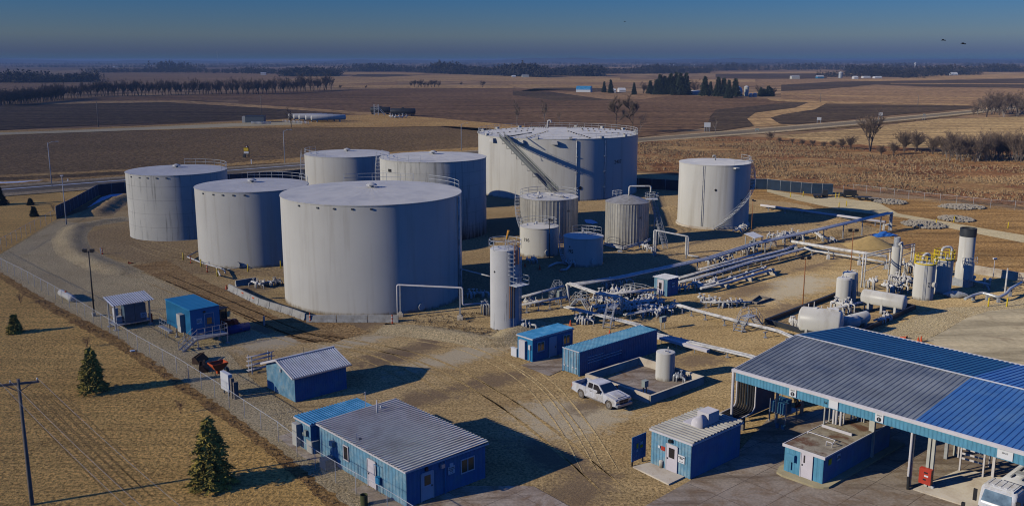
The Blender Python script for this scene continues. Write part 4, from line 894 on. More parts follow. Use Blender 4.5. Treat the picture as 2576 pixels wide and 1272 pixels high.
def walls(t, Lx, Ly, h, m, z0=0.0, pitch=.3, dep=.03, ml=None, hb=None):
    hb = h if hb is None else hb
    w = MB(); w.b2(.03, .03, z0, Lx - .03, Ly - .03, h - .02)
    w.corr((0, 0, z0), (1, 0, 0), (0, 0, 1), (0, -1, 0), Lx, h - z0, pitch, dep); w.corr((Lx, Ly, z0), (-1, 0, 0), (0, 0, 1), (0, 1, 0), Lx, h - z0, pitch, dep)
    w.corr((Lx, 0, z0), (0, 1, 0), (0, 0, 1), (1, 0, 0), Ly, h - z0, pitch, dep)
    if not ml: w.corr((0, Ly, z0), (0, -1, 0), (0, 0, 1), (-1, 0, 0), Ly, h - z0, pitch, dep)
    o = w.build('wall', M[m], t)
    if ml:
        w = MB(); w.corr((0, Ly, z0), (0, -1, 0), (0, 0, 1), (-1, 0, 0), Ly, h - z0, pitch, dep); lab(w.build('wall', M[ml], t), 'faded blue end wall with sunlight painted in')
    return o
def flatroof(t, Lx, Ly, h, m, along='x', pitch=.3, dep=.05, ov=.2, slope=0.0, fas='trim', fh=.14):
    """ribs run along x or y"""
    r = MB(); z = h + .02; X0, X1, Y0, Y1 = -ov, Lx + ov, -ov, Ly + ov
    if along == 'x': r.corr((X0, Y0, z), (0, 1, 0), (X1 - X0, 0, slope), (-slope / (X1 - X0), 0, 1), Y1 - Y0, math.hypot(X1 - X0, slope), pitch, dep)
    else: r.corr((X0, Y0, z), (1, 0, 0), (0, 1, 0), (0, 0, 1), X1 - X0, Y1 - Y0, pitch, dep)
    o = r.build('roof', M[m], t)
    if fas:
        f = MB(); f.b2(X0 - .04, Y0 - .04, z - fh - .02, X0, Y1, z - .025); f.b2(X0, Y0 - .04, z - fh - .02, X1, Y0, z - .025); f.build('fascia', M[fas], t)
    return o
# office at the fence
C = Vector((-7.55, 62.0, 0)); OF = thing('office_building', 'wide blue office building with a tan ribbed metal roof beside the wire fence', 'building', C, AX)
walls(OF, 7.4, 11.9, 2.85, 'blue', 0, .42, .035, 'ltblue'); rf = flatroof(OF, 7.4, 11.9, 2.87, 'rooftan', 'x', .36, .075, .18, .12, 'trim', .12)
lab(rf, 'tan ribbed roof with a brown stain')
def wf(k, u, v, face, C, z):                      # wall position of a point seen at u,v with known height
    q = g(k, u, v, z) - C; return q.dot(UX) if face == 'f' else q.dot(UY)
door(OF, 'f', wf('o', 1735, 1080, 'f', C, 1.0), .12, 1.0, 2.05, 'door', (1.5, .55, .75, 'amber', 0))
window(OF, 'f', wf('o', 2200, 885, 'f', C, 1.65), 1.65, 1.35, 1.15, 'amber')
s_ = MB(); fbox(s_, 'f', wf('o', 2035, 930, 'f', C, 1.75), 1.7, .62, .62, .03, .05); fbox(s_, 'f', wf('o', 2045, 890, 'f', C, 2.1), 2.13, .34, .24, .03, .05); sg = s_.build('notice_sign', M['sign'], OF)
ax_ = wf('o', 2035, 930, 'f', C, 1.75)
for i, (tx_, zz, sz) in enumerate((('ALL DRIVERS', 1.88, .085), ('MUST CHECK IN', 1.75, .075), ('OFFICE', 1.63, .09), ('<   >', 1.49, .13))):
    text(tx_, sz, M['ink'], sg, facing((ax_, -.09, zz), (0, -1, 0)))
p = MB(); fbox(p, 'f', wf('o', 1910, 870, 'f', C, 2.4), 2.35, .32, .3, .25, .05); p.build('wall_lamp', M['galv'], OF)
p = MB(); fbox(p, 'f', wf('o', 1760, 925, 'f', C, 2.4), 2.5, .22, .26, .14, .05); p.build('door_lamp', M['black'], OF)
a_ = wf('o', 1950, 1000, 'f', C, 1.3); p = MB(); p.tube([(a_, -.12, 0), (a_, -.12, 2.7)], .05, 6); p.build('downpipe', M['bluemcc'], OF)
a_ = wf('o', 1190, 980, 'l', C, 1.0); door(OF, 'l', a_, .1, 1.0, 2.1, 'door')
window(OF, 'l', wf('o', 910, 755, 'l', C, 1.7), 1.65, .75, 1.25, 'glass', False)
p = MB(); a_ = wf('o', 735, 690, 'l', C, 1.8); fbox(p, 'l', a_, 1.9, .5, .4, .3, .05); p.build('wall_fan', M['ac'], OF)
p = MB(); a_ = wf('o', 1285, 990, 'l', C, 1.2)
fbox(p, 'l', a_, 1.0, .45, .6, .25, .05); p.tube([(-.25, a_ - .3, 0), (-.25, a_ - .3, 2.2), (-.25, a_ + .4, 2.2), (-.25, a_ + .4, 1.3)], .03, 5); p.build('gas_meter', M['bluemcc'], OF)
for u, v, hh, r, m in ((1258, 355, 1.15, .085, 'trim'), (1298, 315, .35, .09, 'galv'), (1055, 615, .5, .045, 'galv'), (1092, 615, .12, .12, 'dkrail')):
    q = g('o', u, v, 2.95) - C; p = MB(); p.cyl(q.dot(UX), q.dot(UY), 2.9, 2.95 + hh, r, 8, r * (.55 if hh > 1 else 1)); p.build('vent_pipe', M[m], rf)
# container office left of it
C = Vector((-16.35, 71.35, 0)); B2 = thing('container_office', 'narrow blue cabin with a bright blue ribbed roof behind the office building', 'building', C, AX)
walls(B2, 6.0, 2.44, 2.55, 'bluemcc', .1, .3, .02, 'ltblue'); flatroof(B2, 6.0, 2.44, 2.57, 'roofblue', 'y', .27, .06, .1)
p = MB(); fbox(p, 'l', 1.75, 1.3, .75, 1.9, .5, .04); p.build('wall_ac_unit', M['ac'], B2)
p = MB(); fbox(p, 'l', .55, 1.7, .35, .5, .2, .04); fbox(p, 'l', .95, 1.5, .2, .25, .15, .04); p.build('junction_box', M['greenbox'], B2)
window(B2, 'f', 1.2, 1.45, .8, 1.1, 'glass')
p = MB(); q = g('o', 1145, 305, 2.6) - C; p.cyl(q.dot(UX), q.dot(UY), 2.4, 4.0, .03, 6); p.sph(q.dot(UX), q.dot(UY), 4.02, .06, 6); p.build('antenna_mast', M['trim'], B2)
q = g('o', 645, 735); mb = MB(); mb.b2(-.5, -.45, 0, .5, .45, 1.0); mb.b2(-.52, -.47, 1.0, .52, .47, 1.05); mb.lathe(0, 0, [(.36, 1.05), (.36, 1.09), (.02, 1.1)], 14)
solo(mb, 'condenser_unit', M['ac'], 'beige air conditioner unit on the ground at the corner of the office building', 'air conditioner', (q.x, q.y, .06), AX)
q = g('o', 770, 890); mb = MB(); mb.b2(-.45, -.45, 0, .45, .45, .75); mb.b2(-.4, -.4, .75, .4, .4, .8)
solo(mb, 'condenser_unit', M['greenbox'], 'low grey green unit on the ground along the faded wall of the office building', 'air conditioner', (q.x, q.y, .02), AX)
# gable shed
C = Vector((-20.31, 83.0, 0)); SH = thing('gable_shed', 'blue shed with a gabled white ribbed roof', 'shed', C, AX)
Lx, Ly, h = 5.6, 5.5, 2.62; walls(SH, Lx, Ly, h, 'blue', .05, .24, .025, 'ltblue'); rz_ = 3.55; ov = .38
w_ = MB()
for x_ in (0.0, Lx - .05): w_.add([(x_, 0, h), (x_, Ly, h), (x_, Ly / 2, rz_), (x_ + .05, 0, h), (x_ + .05, Ly, h), (x_ + .05, Ly / 2, rz_)], [(0, 1, 2), (3, 5, 4), (0, 2, 5, 3), (1, 4, 5, 2), (0, 3, 4, 1)])
w_.build('gable', M['ltblue'], SH)
sl = (rz_ - h) / (Ly / 2); L_ = math.hypot(Ly / 2 + ov, (Ly / 2 + ov) * sl); r = MB(); k_ = 1 / math.hypot(1, sl)
r.corr((-ov, -ov, h - ov * sl + .05), (1, 0, 0), (0, 1, sl), (0, -sl, 1), Lx + 2 * ov, L_, .235, .05)
r.corr((-ov, Ly + ov, h - ov * sl + .05), (1, 0, 0), (0, -1, sl), (0, sl, 1), Lx + 2 * ov, L_, .235, .05)
r.bar((-ov, Ly / 2, rz_ + .1), (Lx + ov, Ly / 2, rz_ + .1), .3, .03); r.build('roof', M['roofgal'], SH)
f = MB()
f.bar((-ov - .03, -ov, h - ov * sl), (-ov - .03, Ly / 2, rz_ + .02), .05, .2); f.bar((-ov - .03, Ly + ov, h - ov * sl), (-ov - .03, Ly / 2, rz_ + .02), .05, .2)
f.build('barge_board', M['trim'], SH); f = MB(); f.bar((-ov, -ov - .06, h - ov * sl), (Lx + ov, -ov - .06, h - ov * sl), .1, .12); f.build('gutter', M['galv'], SH)
p = MB(); fbox(p, 'l', Ly / 2 - .25, 2.55, .16, .3, .1, .03); p.build('gable_lamp', M['trim'], SH)
p = MB(); p.cyl(2.6, Ly / 2, rz_, rz_ + .7, .02, 5); p.build('antenna', M['dkrail'], SH)
# small office by the column tank
C = Vector((2.17, 94.88, 0)); B6 = thing('site_office', 'small blue cabin office with two windows and a white door', 'building', C, AX)
walls(B6, 6.1, 2.35, 2.6, 'blue', .05, .4, .006, 'bluemcc'); flatroof(B6, 6.1, 2.35, 2.62, 'roofblue', 'y', .2, .035, .08)
window(B6, 'f', wf('g', 752, 805, 'f', C, 1.6), 1.55, 1.1, 1.1, 'glass'); window(B6, 'f', wf('g', 1002, 733, 'f', C, 1.6), 1.55, 1.1, 1.1, 'glass'); door(B6, 'f', wf('g', 880, 810, 'f', C, 1.2), .1, .95, 2.1)
p = MB(); fbox(p, 'l', 1.35, 1.2, .95, 2.0, .3, .02); p.build('wall_ac_unit', M['trim'], B6)
p = MB(); fbox(p, 'l', .35, 1.6, .3, .5, .15, .02); p.tube([(-.08, .35, 1.3), (-.08, .3, .3), (-.08, .5, .1)], .03, 5); p.build('junction_box', M['trim'], B6)
# forty foot container
C = g('g', 1140, 1110); CT = thing('shipping_container', 'long blue shipping container with roof rust and three white side lines', 'container', C, AX)
w_ = MB(); w_.b2(.04, .05, .1, 12.15, 2.39, 2.52); w_.corr((0.1, .02, .15), (1, 0, 0), (0, 0, 1), (0, -1, 0), 12.0, 2.3, .28, .03); w_.corr((12.1, 2.42, .15), (-1, 0, 0), (0, 0, 1), (0, 1, 0), 12.0, 2.3, .28, .03)
for x_ in (0.0, 12.05):
    for y_ in (0.0, 2.3): w_.b2(x_, y_ - .01, 0, x_ + .15, y_ + .15, 2.59)
for y_ in (-.01, 2.36): w_.b2(.15, y_, .05, 12.05, y_ + .09, .17); w_.b2(.15, y_, 2.45, 12.05, y_ + .09, 2.57)
w_.build('body', M['bluebox'], CT)
def rustroof():
    m, t, b, o = nodes('rusty_container_roof'); P = opos(t); n = noise(t, mapping(t, P, (1.6, .45, 1)), 1.0, 5, .7, .5)
    c = ramp(t, noise(t, P, .8, 4), [(.35, (.05, .25, .42)), (.65, (.15, .37, .52))]); c = mix(t, ramp(t, n, [(.60, (0, 0, 0)), (.67, (1, 1, 1))]), c, (.22, .12, .06))
    t.links.new(c, b.inputs[0]); b.inputs['Roughness'].default_value = .5; return m
r = MB(); r.corr((.05, .04, 2.54), (1, 0, 0), (0, 1, 0), (0, 0, 1), 12.1, 2.36, .28, .055); r.build('roof', rustroof(), CT)
d = MB()
for s_ in (0, 1): d.b2(-.05, .12 + s_ * 1.12, .15, 0, 1.2 + s_ * 1.12, 2.48)
dd = d.build('door', M['ltblue'], CT); d = MB()
for y_ in (.4, .85, 1.55, 2.05): d.tube([(-.09, y_, .15), (-.09, y_, 2.5)], .03, 6); d.b2(-.12, y_ - .1, .75, -.06, y_ + .12, .85)
d.bar((-.04, 0.02, 2.56), (-.04, 2.42, 2.56), .08, .07); d.build('lock_bar', M['trim'], dd)
d = MB()
for z_, x0_, x1_ in ((1.75, 1.2, 3.5), (1.45, 1.2, 6.4), (1.15, 1.2, 6.4)): d.b2(x0_, -.055, z_, x1_, -.015, z_ + .05)
d.build('painted_line', M['sign'], CT)
# booth in the pipe yard
C = g('g', 2008, 322); B8 = thing('pump_booth', 'small blue booth with a white door standing among the pipes', 'shed', C, AX)
walls(B8, 2.3, 2.3, 2.4, 'blue', .05, .25, .03, 'ltblue'); flatroof(B8, 2.3, 2.3, 2.42, 'roofgal', 'y', .35, .06, .2, 0, None)
door(B8, 'l', 1.15, .15, 1.0, 2.0, 'door', (1.2, .45, .9, 'glass', 0)); p = MB(); fbox(p, 'f', 1.2, 1.5, .55, .6, .03, .04); sg = p.build('notice_sign', M['sign'], B8)
text('AUTHORIZED\nPERSONNEL\nONLY', .1, M['ink'], sg, facing((1.2, -.075, 1.5), (0, -1, 0)))
# control building near the canopy
C = Vector((13.67, 66.55, 0)); B9 = thing('control_building', 'blue control building with a white roof unit beside the canopy', 'building', C, AX)
walls(B9, 6.4, 3.9, 3.0, 'blue', .08, .3, .008, None); w_ = MB(); w_.corr((-.035, 3.9, .08), (0, -1, 0), (0, 0, 1), (-1, 0, 0), 3.9, 2.9, .3, .035); lab(w_.build('wall', M['ltblue'], B9), 'faded blue end wall with sunlight painted in')
rf = flatroof(B9, 6.4, 3.9, 3.02, 'roofhut', 'y', .42, .08, .14, 0, 'trim', .16)
a_ = wf('j', 1645, 795, 'l', C, 1.2); door(B9, 'l', a_, .15, 1.0, 2.1, 'door', (1.5, .55, .8, 'glass', 0), .08)
p = MB(); q = g('j', 1755, 790, 1.5) - C; fbox(p, 'l', q.dot(UY), 1.45, .62, .62, .03, .09); sg = p.build('notice_sign', M['sign'], B9)
text('CHECK IN\nHERE', .13, M['ink'], sg, facing((-.13, q.dot(UY), 1.55), (-1, 0, 0))); text('<--->', .16, M['ink'], sg, facing((-.13, q.dot(UY), 1.25), (-1, 0, 0)))
p = MB(); q = g('j', 1528, 715, 1.7) - C; fbox(p, 'l', q.dot(UY), 1.75, .36, .34, .03, .09); lab(p.build('notice_sign', M['red'], B9), 'red sign plate'); p = MB(); fbox(p, 'l', q.dot(UY) + .4, 1.78, .2, .2, .03, .09); p.build('notice_sign', M['sign'], B9)
p = MB(); q = g('j', 1655, 605, 2.7) - C; fbox(p, 'l', q.dot(UY), 2.62, .3, .22, .22, .08); p.build('door_lamp', M['black'], B9)
p = MB(); qa = g('j', 1790, 430, 3.12) - C; x_, y_ = qa.dot(UX), qa.dot(UY)
qa = g('j', 1960, 400, 3.5) - C; x_, y_ = qa.dot(UX), qa.dot(UY)
p.b2(x_ - .3, y_ - .55, 3.12, x_ + 1.1, y_ + .55, 4.05); p.b2(x_ - 1.3, y_ + .4, 3.12, x_ + .8, y_ + 1.2, 3.2); un = p.build('roof_unit', M['trim'], B9)
p = MB(); n_ = 12; vs = []
for s_ in (-1.35, -.3):
    for i in range(n_ + 1): a = math.pi * i / n_; vs.append((x_ + s_ + 0, y_ - .1 + .45 * math.cos(a), 3.12 + .75 * math.sin(a) ** .8))
p.add(vs, [(i, i + 1, n_ + 2 + i, n_ + 1 + i) for i in range(n_)] + [tuple(range(n_, -1, -1)), tuple(range(n_ + 1, 2 * n_ + 2))], True); p.build('intake_hood', M['trim'], un)
q = g('j', 1525, 905); mb = MB(); mb.lathe(0, 0, [(.17, 0), (.2, .5), (.18, .56), (.05, .62), (.01, .62)], 14)
solo(mb, 'waste_bin', M['white'], 'white bin on the concrete step by the control building door', 'bin', (q.x, q.y, .14))
# blue notice hoarding left of it
q0 = g('j', 1245, 885); q1 = g('j', 1355, 838); NB = thing('notice_hoarding', 'blue ribbed notice board on two black legs left of the control building', 'notice board', q0, AX)
LN = (q1 - q0).dot(UX) + .35; p = MB(); p.corr((-.15, 0, .45), (1, 0, 0), (0, 0, 1), (0, -1, 0), LN, 2.05, .3, .02, .05); p.build('board', M['blue'], NB)
for x_ in (.05, LN - .4): p = MB(); p.b2(x_ - .05, .06, 0, x_ + .05, .16, .6); p.build('leg', M['black'], NB)
p = MB(); p.b2(.35, -.05, 1.45, .55, -.025, 1.85); p.b2(.8, -.05, 1.4, 1.1, -.025, 1.62); p.build('yellow_notice', M['yellow'], NB)
p = MB(); p.b2(.82, -.05, 1.66, 1.1, -.025, 1.9); p.b2(.36, -.05, 1.15, .5, -.025, 1.38); p.build('white_notice', M['sign'], NB)
# equipment room on stilts
C = Vector((-35.9, 100.6, 0)); MC = thing('equipment_room', 'bright blue steel cabin raised on stilts with outside stairs', 'building', C, AX)
Lx, Ly, z0, h = 3.4, 6.8, 1.25, 4.15; w_ = MB(); w_.b2(.03, .03, z0, Lx, Ly - .03, h - .05)
w_.corr((0, Ly, z0), (0, -1, 0), (0, 0, 1), (-1, 0, 0), Ly, h - z0 - .05, .3, .05); w_.b2(0, -.02, z0, Lx + .02, .03, h - .05); w_.build('wall', M['bluemcc'], MC)
r = MB(); r.b2(-.08, -.06, h - .05, Lx + .06, Ly + .06, h + .04); r.corr((0, 0, h + .045), (0, 1, 0), (1, 0, 0), (0, 0, 1), Ly, Lx, .6, .015); r.build('roof', M['bluemcc'], MC)
for x_ in (.1, Lx - .2):
    for y_ in (.1, 2.3, 4.5, Ly - .25): p = MB(); p.b2(x_, y_, 0, x_ + .14, y_ + .14, z0); p.b2(x_ - .12, y_ - .12, 0, x_ + .26, y_ + .26, .12); p.build('leg', M['galv'], MC)
q = g('q', 980, 490, 2.7) - C; p = MB(); a_ = q.dot(UY); fbox(p, 'l', a_, 2.75, .95, 1.35, .55, .05); p.b2(-.55, a_ - .45, 1.35, -.1, a_ + .45, 2.05); p.build('wall_ac_unit', M['ac'], MC)
door(MC, 'f', 2.15, z0, 1.0, 2.2, 'bluebox', (1.35, .55, .75, 'glass', 0), .02)
p = MB(); fbox(p, 'f', 1.0, z0 + 1.5, .62, .6, .03, .02); sg = p.build('name_sign', M['sign'], MC); text('MCC\nNO. 4', .2, M['ink'], sg, facing((1.0, -.055, z0 + 1.5), (0, -1, 0)))
p = MB(); fbox(p, 'f', 1.6, 3.75, .25, .15, .2, .02); p.build('door_lamp', M['black'], MC)
PL = MB(); PL.b2(-.1, -1.6, z0 - .2, Lx + .2, -.04, z0 - .05); PL.b2(-1.1, 3.6, z0 - .2, -.6, Ly, z0 - .1)
for x_ in (0.0, Lx + .05): PL.b2(x_, -1.55, 0, x_ + .1, -1.45, z0 - .2); PL.b2(x_ - .12, -1.7, 0, x_ + .25, -1.3, .1)
PL.build('landing', M['galv'], MC)
p = MB(); ps = [(0, -1.55), (Lx + .15, -1.55), (Lx + .15, -.1)]
for hh in (.55, 1.05): p.tube([(a, b, z0 + hh) for a, b in ps], .03, 4)
for a, b in [(0, -1.55), (.9, -1.55), (1.8, -1.55), (2.7, -1.55), (Lx + .15, -1.55), (Lx + .15, -.8), (Lx + .15, -.1)]: p.tube([(a, b, z0 - .1), (a, b, z0 + 1.05)], .03, 4)
for hh in (.55, 1.05): p.tube([(-.9, Ly, z0 + hh - .2), (-.9, 4.6, z0 + hh - .2)], .03, 4)
for b in (4.6, 5.3, 6.0, Ly): p.tube([(-.9, b, 0), (-.9, b, z0 + .85)], .03, 4)
p.build('handrail', M['galv'], MC)
st = MB()
for i in range(6): st.b2(-.25 - i * .27, -1.5, z0 - .2 - i * .19, -i * .27, -.5, z0 - .16 - i * .19)
for y_ in (-1.5, -.5):
    st.bar((0, y_, z0 - .1), (-1.75, y_, 0), .05, .2)
    for hh in (.5, .95): st.tube([(0, y_, z0 + hh), (-1.75, y_, hh)], .03, 4)
    for f_ in (.35, .7, 1.0): st.tube([(-1.75 * f_, y_, z0 * (1 - f_)), (-1.75 * f_, y_, z0 * (1 - f_) + .95)], .03, 4)
st.build('stairs', M['galv'], MC)
# open electrical shelter
C = Vector((-47.0, 106.8, 0)); SL = thing('electrical_shelter', 'open shelter with a corrugated roof over grey cabinets, by the wire fence', 'shelter', C, AX)
for x_ in (0, 4.1):
    for y_ in (0, 2.1): p = MB(); p.b2(x_ - .08, y_ - .08, 0, x_ + .08, y_ + .08, 3.1); p.b2(x_ - .25, y_ - .25, 0, x_ + .25, y_ + .25, .12); p.build('post', M['galv'], SL)
r = MB(); r.corr((-.4, -.5, 3.1), (1, 0, 0), (0, 3.1, .55), (0, -.5, 3), 5.0, 3.15, .28, .06); r.build('roof', M['roofgal'], SL)
p = MB(); p.b2(-.1, -.1, .55, 4.2, 2.2, .65); p.build('deck', M['galv'], SL)
p = MB(); p.b2(1.15, .1, .68, 2.35, .8, 2.75); p.b2(2.4, .1, .68, 3.7, .8, 2.75); p.b2(1.2, .86, .68, 3.6, 1.4, 2.6); p.build('cabinet', MAT('slate_blue_cabinet', (.12, .19, .26), .5, .2, .15), SL)
p = MB(); p.b2(.3, .5, .68, .95, .95, 1.5); p.b2(.3, 1.2, .68, .8, 1.7, 2.4); p.build('cabinet', M['sign'], SL)
p = MB(); p.b2(3.0, .06, 1.0, 3.75, .09, 1.6); sg = p.build('name_sign', M['sign'], SL); text('MCC\nNO. 5', .2, M['ink'], sg, facing((3.37, .05, 1.3), (0, -1, 0)))
p = MB()
for hh in (1.1, 1.6):
    p.tube([(1.1, 0, hh), (0, 0, hh), (0, 2.1, hh)], .03, 4); p.tube([(4.1, .4, hh), (5.6, 1.0, hh - .5), (5.9, 1.0, hh - .9)], .03, 4)
p.build('handrail', M['galv'], SL)
p = MB(); p.b2(4.15, .3, .2, 4.5, .7, 1.2); p.build('extinguisher_box', M['red'], SL)
# ------------------------------------------------------------------ truck loading canopy
C = Vector((18.6, 74.5, 0)); CN = thing('loading_canopy', 'big truck loading canopy with a gabled ribbed roof, part grey and part bright blue', 'canopy', C, AX)
DX, EZ, RZ, YB, YE = 18.8, 6.2, 7.25, -15.3, -36.0
sl = (RZ - EZ) / (DX / 2); LS = math.hypot(DX / 2, RZ - EZ)
for m, y0, y1, nm in (('canold', 0, YB, 'weathered grey front roof slope'), ('cannew', YB, YE, 'bright blue newer front roof slope')):
    r = MB(); r.corr((0, y1, EZ), (0, 1, 0), (1, 0, sl), (-sl, 0, 1), y0 - y1, LS, .42, .05); lab(r.build('roof_slope', M[m], CN), nm)
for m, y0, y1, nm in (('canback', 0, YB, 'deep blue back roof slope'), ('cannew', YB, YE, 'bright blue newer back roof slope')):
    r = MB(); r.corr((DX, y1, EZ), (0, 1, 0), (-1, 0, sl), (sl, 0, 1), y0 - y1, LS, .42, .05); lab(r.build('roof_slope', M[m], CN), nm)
p = MB(); p.bar((DX / 2, YE, RZ + .06), (DX / 2, 0, RZ + .06), .25, .02); p.bar((0, .02, EZ + .02), (DX / 2, .02, RZ + .02), .06, .1); p.bar((DX, .02, EZ + .02), (DX / 2, .02, RZ + .02), .06, .1); p.build('ridge_cap', M['roofgal'], CN)
p = MB(); p.b2(-.28, YE, EZ - .16, -.02, .1, EZ + .06); p.b2(DX + .02, YE, EZ - .1, DX + .15, .1, EZ + .06); p.build('gutter', M['trim'], CN)
p = MB(); p.corr((-.0, -.15, EZ - .95), (0, -1, 0), (0, 0, 1), (-1, 0, 0), -YE - .2, .8, .3, .03); p.build('fascia', M['fascia'], CN)
p = MB(); p.b2(DX - .05, YE, EZ - .95, DX, 0, EZ - .1); p.corr((.3, -.2, EZ - .95), (1, 0, 0), (0, 0, 1), (0, 1, 0), DX - .5, .8, .3, .03)
p.build('rear_fascia', M['blue'], CN)
fr = MB()
for y_ in [-.4 - 5.1 * i for i in range(8)]:
    fr.bar((.1, y_, EZ - .25), (DX / 2, y_, RZ - .25), .15, .3); fr.bar((DX - .1, y_, EZ - .25), (DX / 2, y_, RZ - .25), .15, .3)
for x_ in (.2, 4.8, DX / 2, 14, DX - .3): fr.bar((x_, 0, EZ - .3 + sl * min(x_, DX - x_)), (x_, YE, EZ - .3 + sl * min(x_, DX - x_)), .12, .2)
fr.build('roof_frame', M['galv'], CN)
for lb, x_, y_ in [(None, .2, -.4), (None, .2, -5.4)]: pass
def cpost(x_, y_, w=.22, m='galv', z0=0): p = MB(); p.b2(x_ - w / 2, y_ - w / 2, z0, x_ + w / 2, y_ + w / 2, EZ - .3 + sl * min(x_, DX - x_)); p.build('post', M[m], CN)
def cl(k, u, v, z=0): q = g(k, u, v, z) - C; return q.dot(UX), q.dot(UY)
x_, y_ = cl('r', 575, 1000); p = MB(); p.pipe([(-.1, y_ + 1.0, EZ - .1), (x_ - .1, y_ + .1, EZ - .75), (x_ - .1, y_ + .1, .9)], .1, 8, .2); p.build('downpipe', M['trim'], CN); cpost(x_ + .15, y_ + .1, .2)
p = MB(); p.tube([(x_ - .1, y_ + .1, .95), (x_ - .15, y_ + .05, .5), (x_ - .45, y_ - .1, .06)], .12, 8); p.build('downpipe_boot', M['rubber'], CN)
x2, y2 = cl('r', 855, 1010); cpost(x2, y2 + .16, .22, 'ac'); cpost(x2, y2 - .16, .22, 'ac')
p = MB(); p.b2(x2 - .5, y2 - .35, .5, x2 - .15, y2 + .55, 1.7); hb = p.build('hose_box', M['red'], CN)
for zz, yy, ww in ((1.35, .05, .28), (1.1, .0, .3), (.8, .12, .22)): p = MB(); p.b2(x2 - .515, y2 + yy - ww / 2, zz, x2 - .5, y2 + yy + ww / 2, zz + .12); p.build('box_marking', M['ink' if zz != 1.1 else 'sign'], hb)
x_, y_ = cl('s', 170, 440, 1.0); p = MB(); p.tube([(.0, .1, EZ - .2), (.1, .15, EZ - .9), (.15, .15, 1.2)], .12, 8); p.build('downpipe', M['trim'], CN)
for k, u, v, m in (('s', 735, 690, 'galv'), ('i', 1855, 775, 'ac'), ('r', 1830, 860, 'trim')): x_, y_ = cl(k, u, v); cpost(x_, y_, .2, m)
for x_, y_ in ((9.4, -1), (18.3, -1), (18.3, -7), (18.3, -14), (9.4, -14), (18.3, -21), (18.3, -28), (9.4, -28)): cpost(x_, y_, .25)
def csign(k, u, v, tx, num=None, w=.62, h=.62):
    q = g(k, u, v, EZ - .55) - C; y_ = q.dot(UY); p = MB(); p.b2(-.10, y_ - w / 2, EZ - .86, -.06, y_ + w / 2, EZ - .86 + h); sg = p.build('bay_sign', M['sign'], CN)
    if tx: text(tx, .17, M['ink'], sg, facing((-.105, y_, EZ - .36 if num else EZ - .45), (-1, 0, 0)))
    if num:
        d = MB(); d.tube([(-.10, y_, EZ - .64), (-.125, y_, EZ - .64)], .17, 18); d.build('number_disc', M['ink'], sg); text(num, .27, M['sign'], sg, facing((-.13, y_, EZ - .64), (-1, 0, 0)))
csign('i', 285, 140, 'SPOT', '2'); csign('i', 675, 262, None, None, .75, .66); csign('i', 1145, 385, 'SPOT', '1'); csign('i', 2362, 762, 'SPOT', None, 1.0, .6)
q = g('s', 1545, 355, EZ - .6) - C; text('54', .28, M['ink'], CN, facing((-.06, q.dot(UY), EZ - .6), (-1, 0, 0)))
a, b = g('s', 275, 610), g('s', 900, 420); p = MB(); la, lb_ = (a - C), (b - C)
p.bar((la.dot(UX), la.dot(UY), 2.4), (lb_.dot(UX) - 1, la.dot(UY), 2.4), .1, 4.6); p.build('side_wall', M['bluebox'], CN)
# loading island building
C2 = Vector((23.4, 65.45, 0)); IB = thing('island_building', 'low blue building with a stained flat roof, reaching under the canopy', 'building', C2, AX)
mb = MB(); mb.poly([(-.45, -.35), (-.1, -.6), (12, -.6), (12, 3.9), (.3, 3.9), (-.7, 3.5), (-.9, 2.9), (-.8, .3)], .06, .22); mb.build('kerb_island', MAT('yellowed_kerb', (.47, .40, .24), .85), IB)
walls(IB, 10.5, 3.3, 2.3, 'blue', .22, .6, .012); w_ = MB(); w_.corr((-.03, 3.3, .22), (0, -1, 0), (0, 0, 1), (-1, 0, 0), 3.3, 2.05, .5, .03); lab(w_.build('wall', M['fascia'], IB), 'pale blue end wall')
def dirtyroof():
    m, t, b, o = nodes('stained_flat_roof'); P = opos(t); c = ramp(t, noise(t, P, .9, 6, .7), [(.35, (.42, .34, .23)), (.55, (.70, .60, .42)), (.75, (.80, .70, .52))])
    c = mix(t, ramp(t, noise(t, P, .45, 5, .7, .6), [(.50, (0, 0, 0)), (.62, (1, 1, 1))]), c, (.30, .15, .08)); c = mix(t, ramp(t, noise(t, P, 3.0, 5, .8), [(.62, (0, 0, 0)), (.68, (1, 1, 1))]), c, (.08, .07, .05))
    t.links.new(c, b.inputs[0]); b.inputs['Roughness'].default_value = .8; return m
r = MB(); r.b2(-.1, -.1, 2.3, 12.0, 3.4, 2.38); rf = r.build('roof', dirtyroof(), IB)
f = MB(); f.b2(-.16, -.16, 2.2, -.1, 3.46, 2.44); f.b2(-.1, -.16, 2.3, 12.0, -.1, 2.42); f.b2(-.1, 3.4, 2.3, 12.0, 3.46, 2.42); f.build('roof_edge', M['trim'], IB)
door(IB, 'l', 1.35, .24, .9, 2.0, 'door', (1.5, .12, .6, 'glass', .2), .07); p = MB(); fbox(p, 'l', 2.65, 1.5, .7, .55, .25, .07); p.b2(-.2, 2.6, .5, -.1, 2.7, 1.2); p.build('electrical_box', M['fascia'], IB)
p = MB(); fbox(p, 'f', .85, 1.75, .42, .48, .02, .03); lab(p.build('notice_sign', M['yellow'], IB), 'yellow notice'); p = MB(); fbox(p, 'f', 2.1, 1.75, .5, .55, .02, .03); sg = p.build('notice_sign', M['sign'], IB)
text('DRIVER\nMUST STAY\nWITH TRUCK', .09, M['ink'], sg, facing((2.1, -.055, 1.75), (0, -1, 0)))
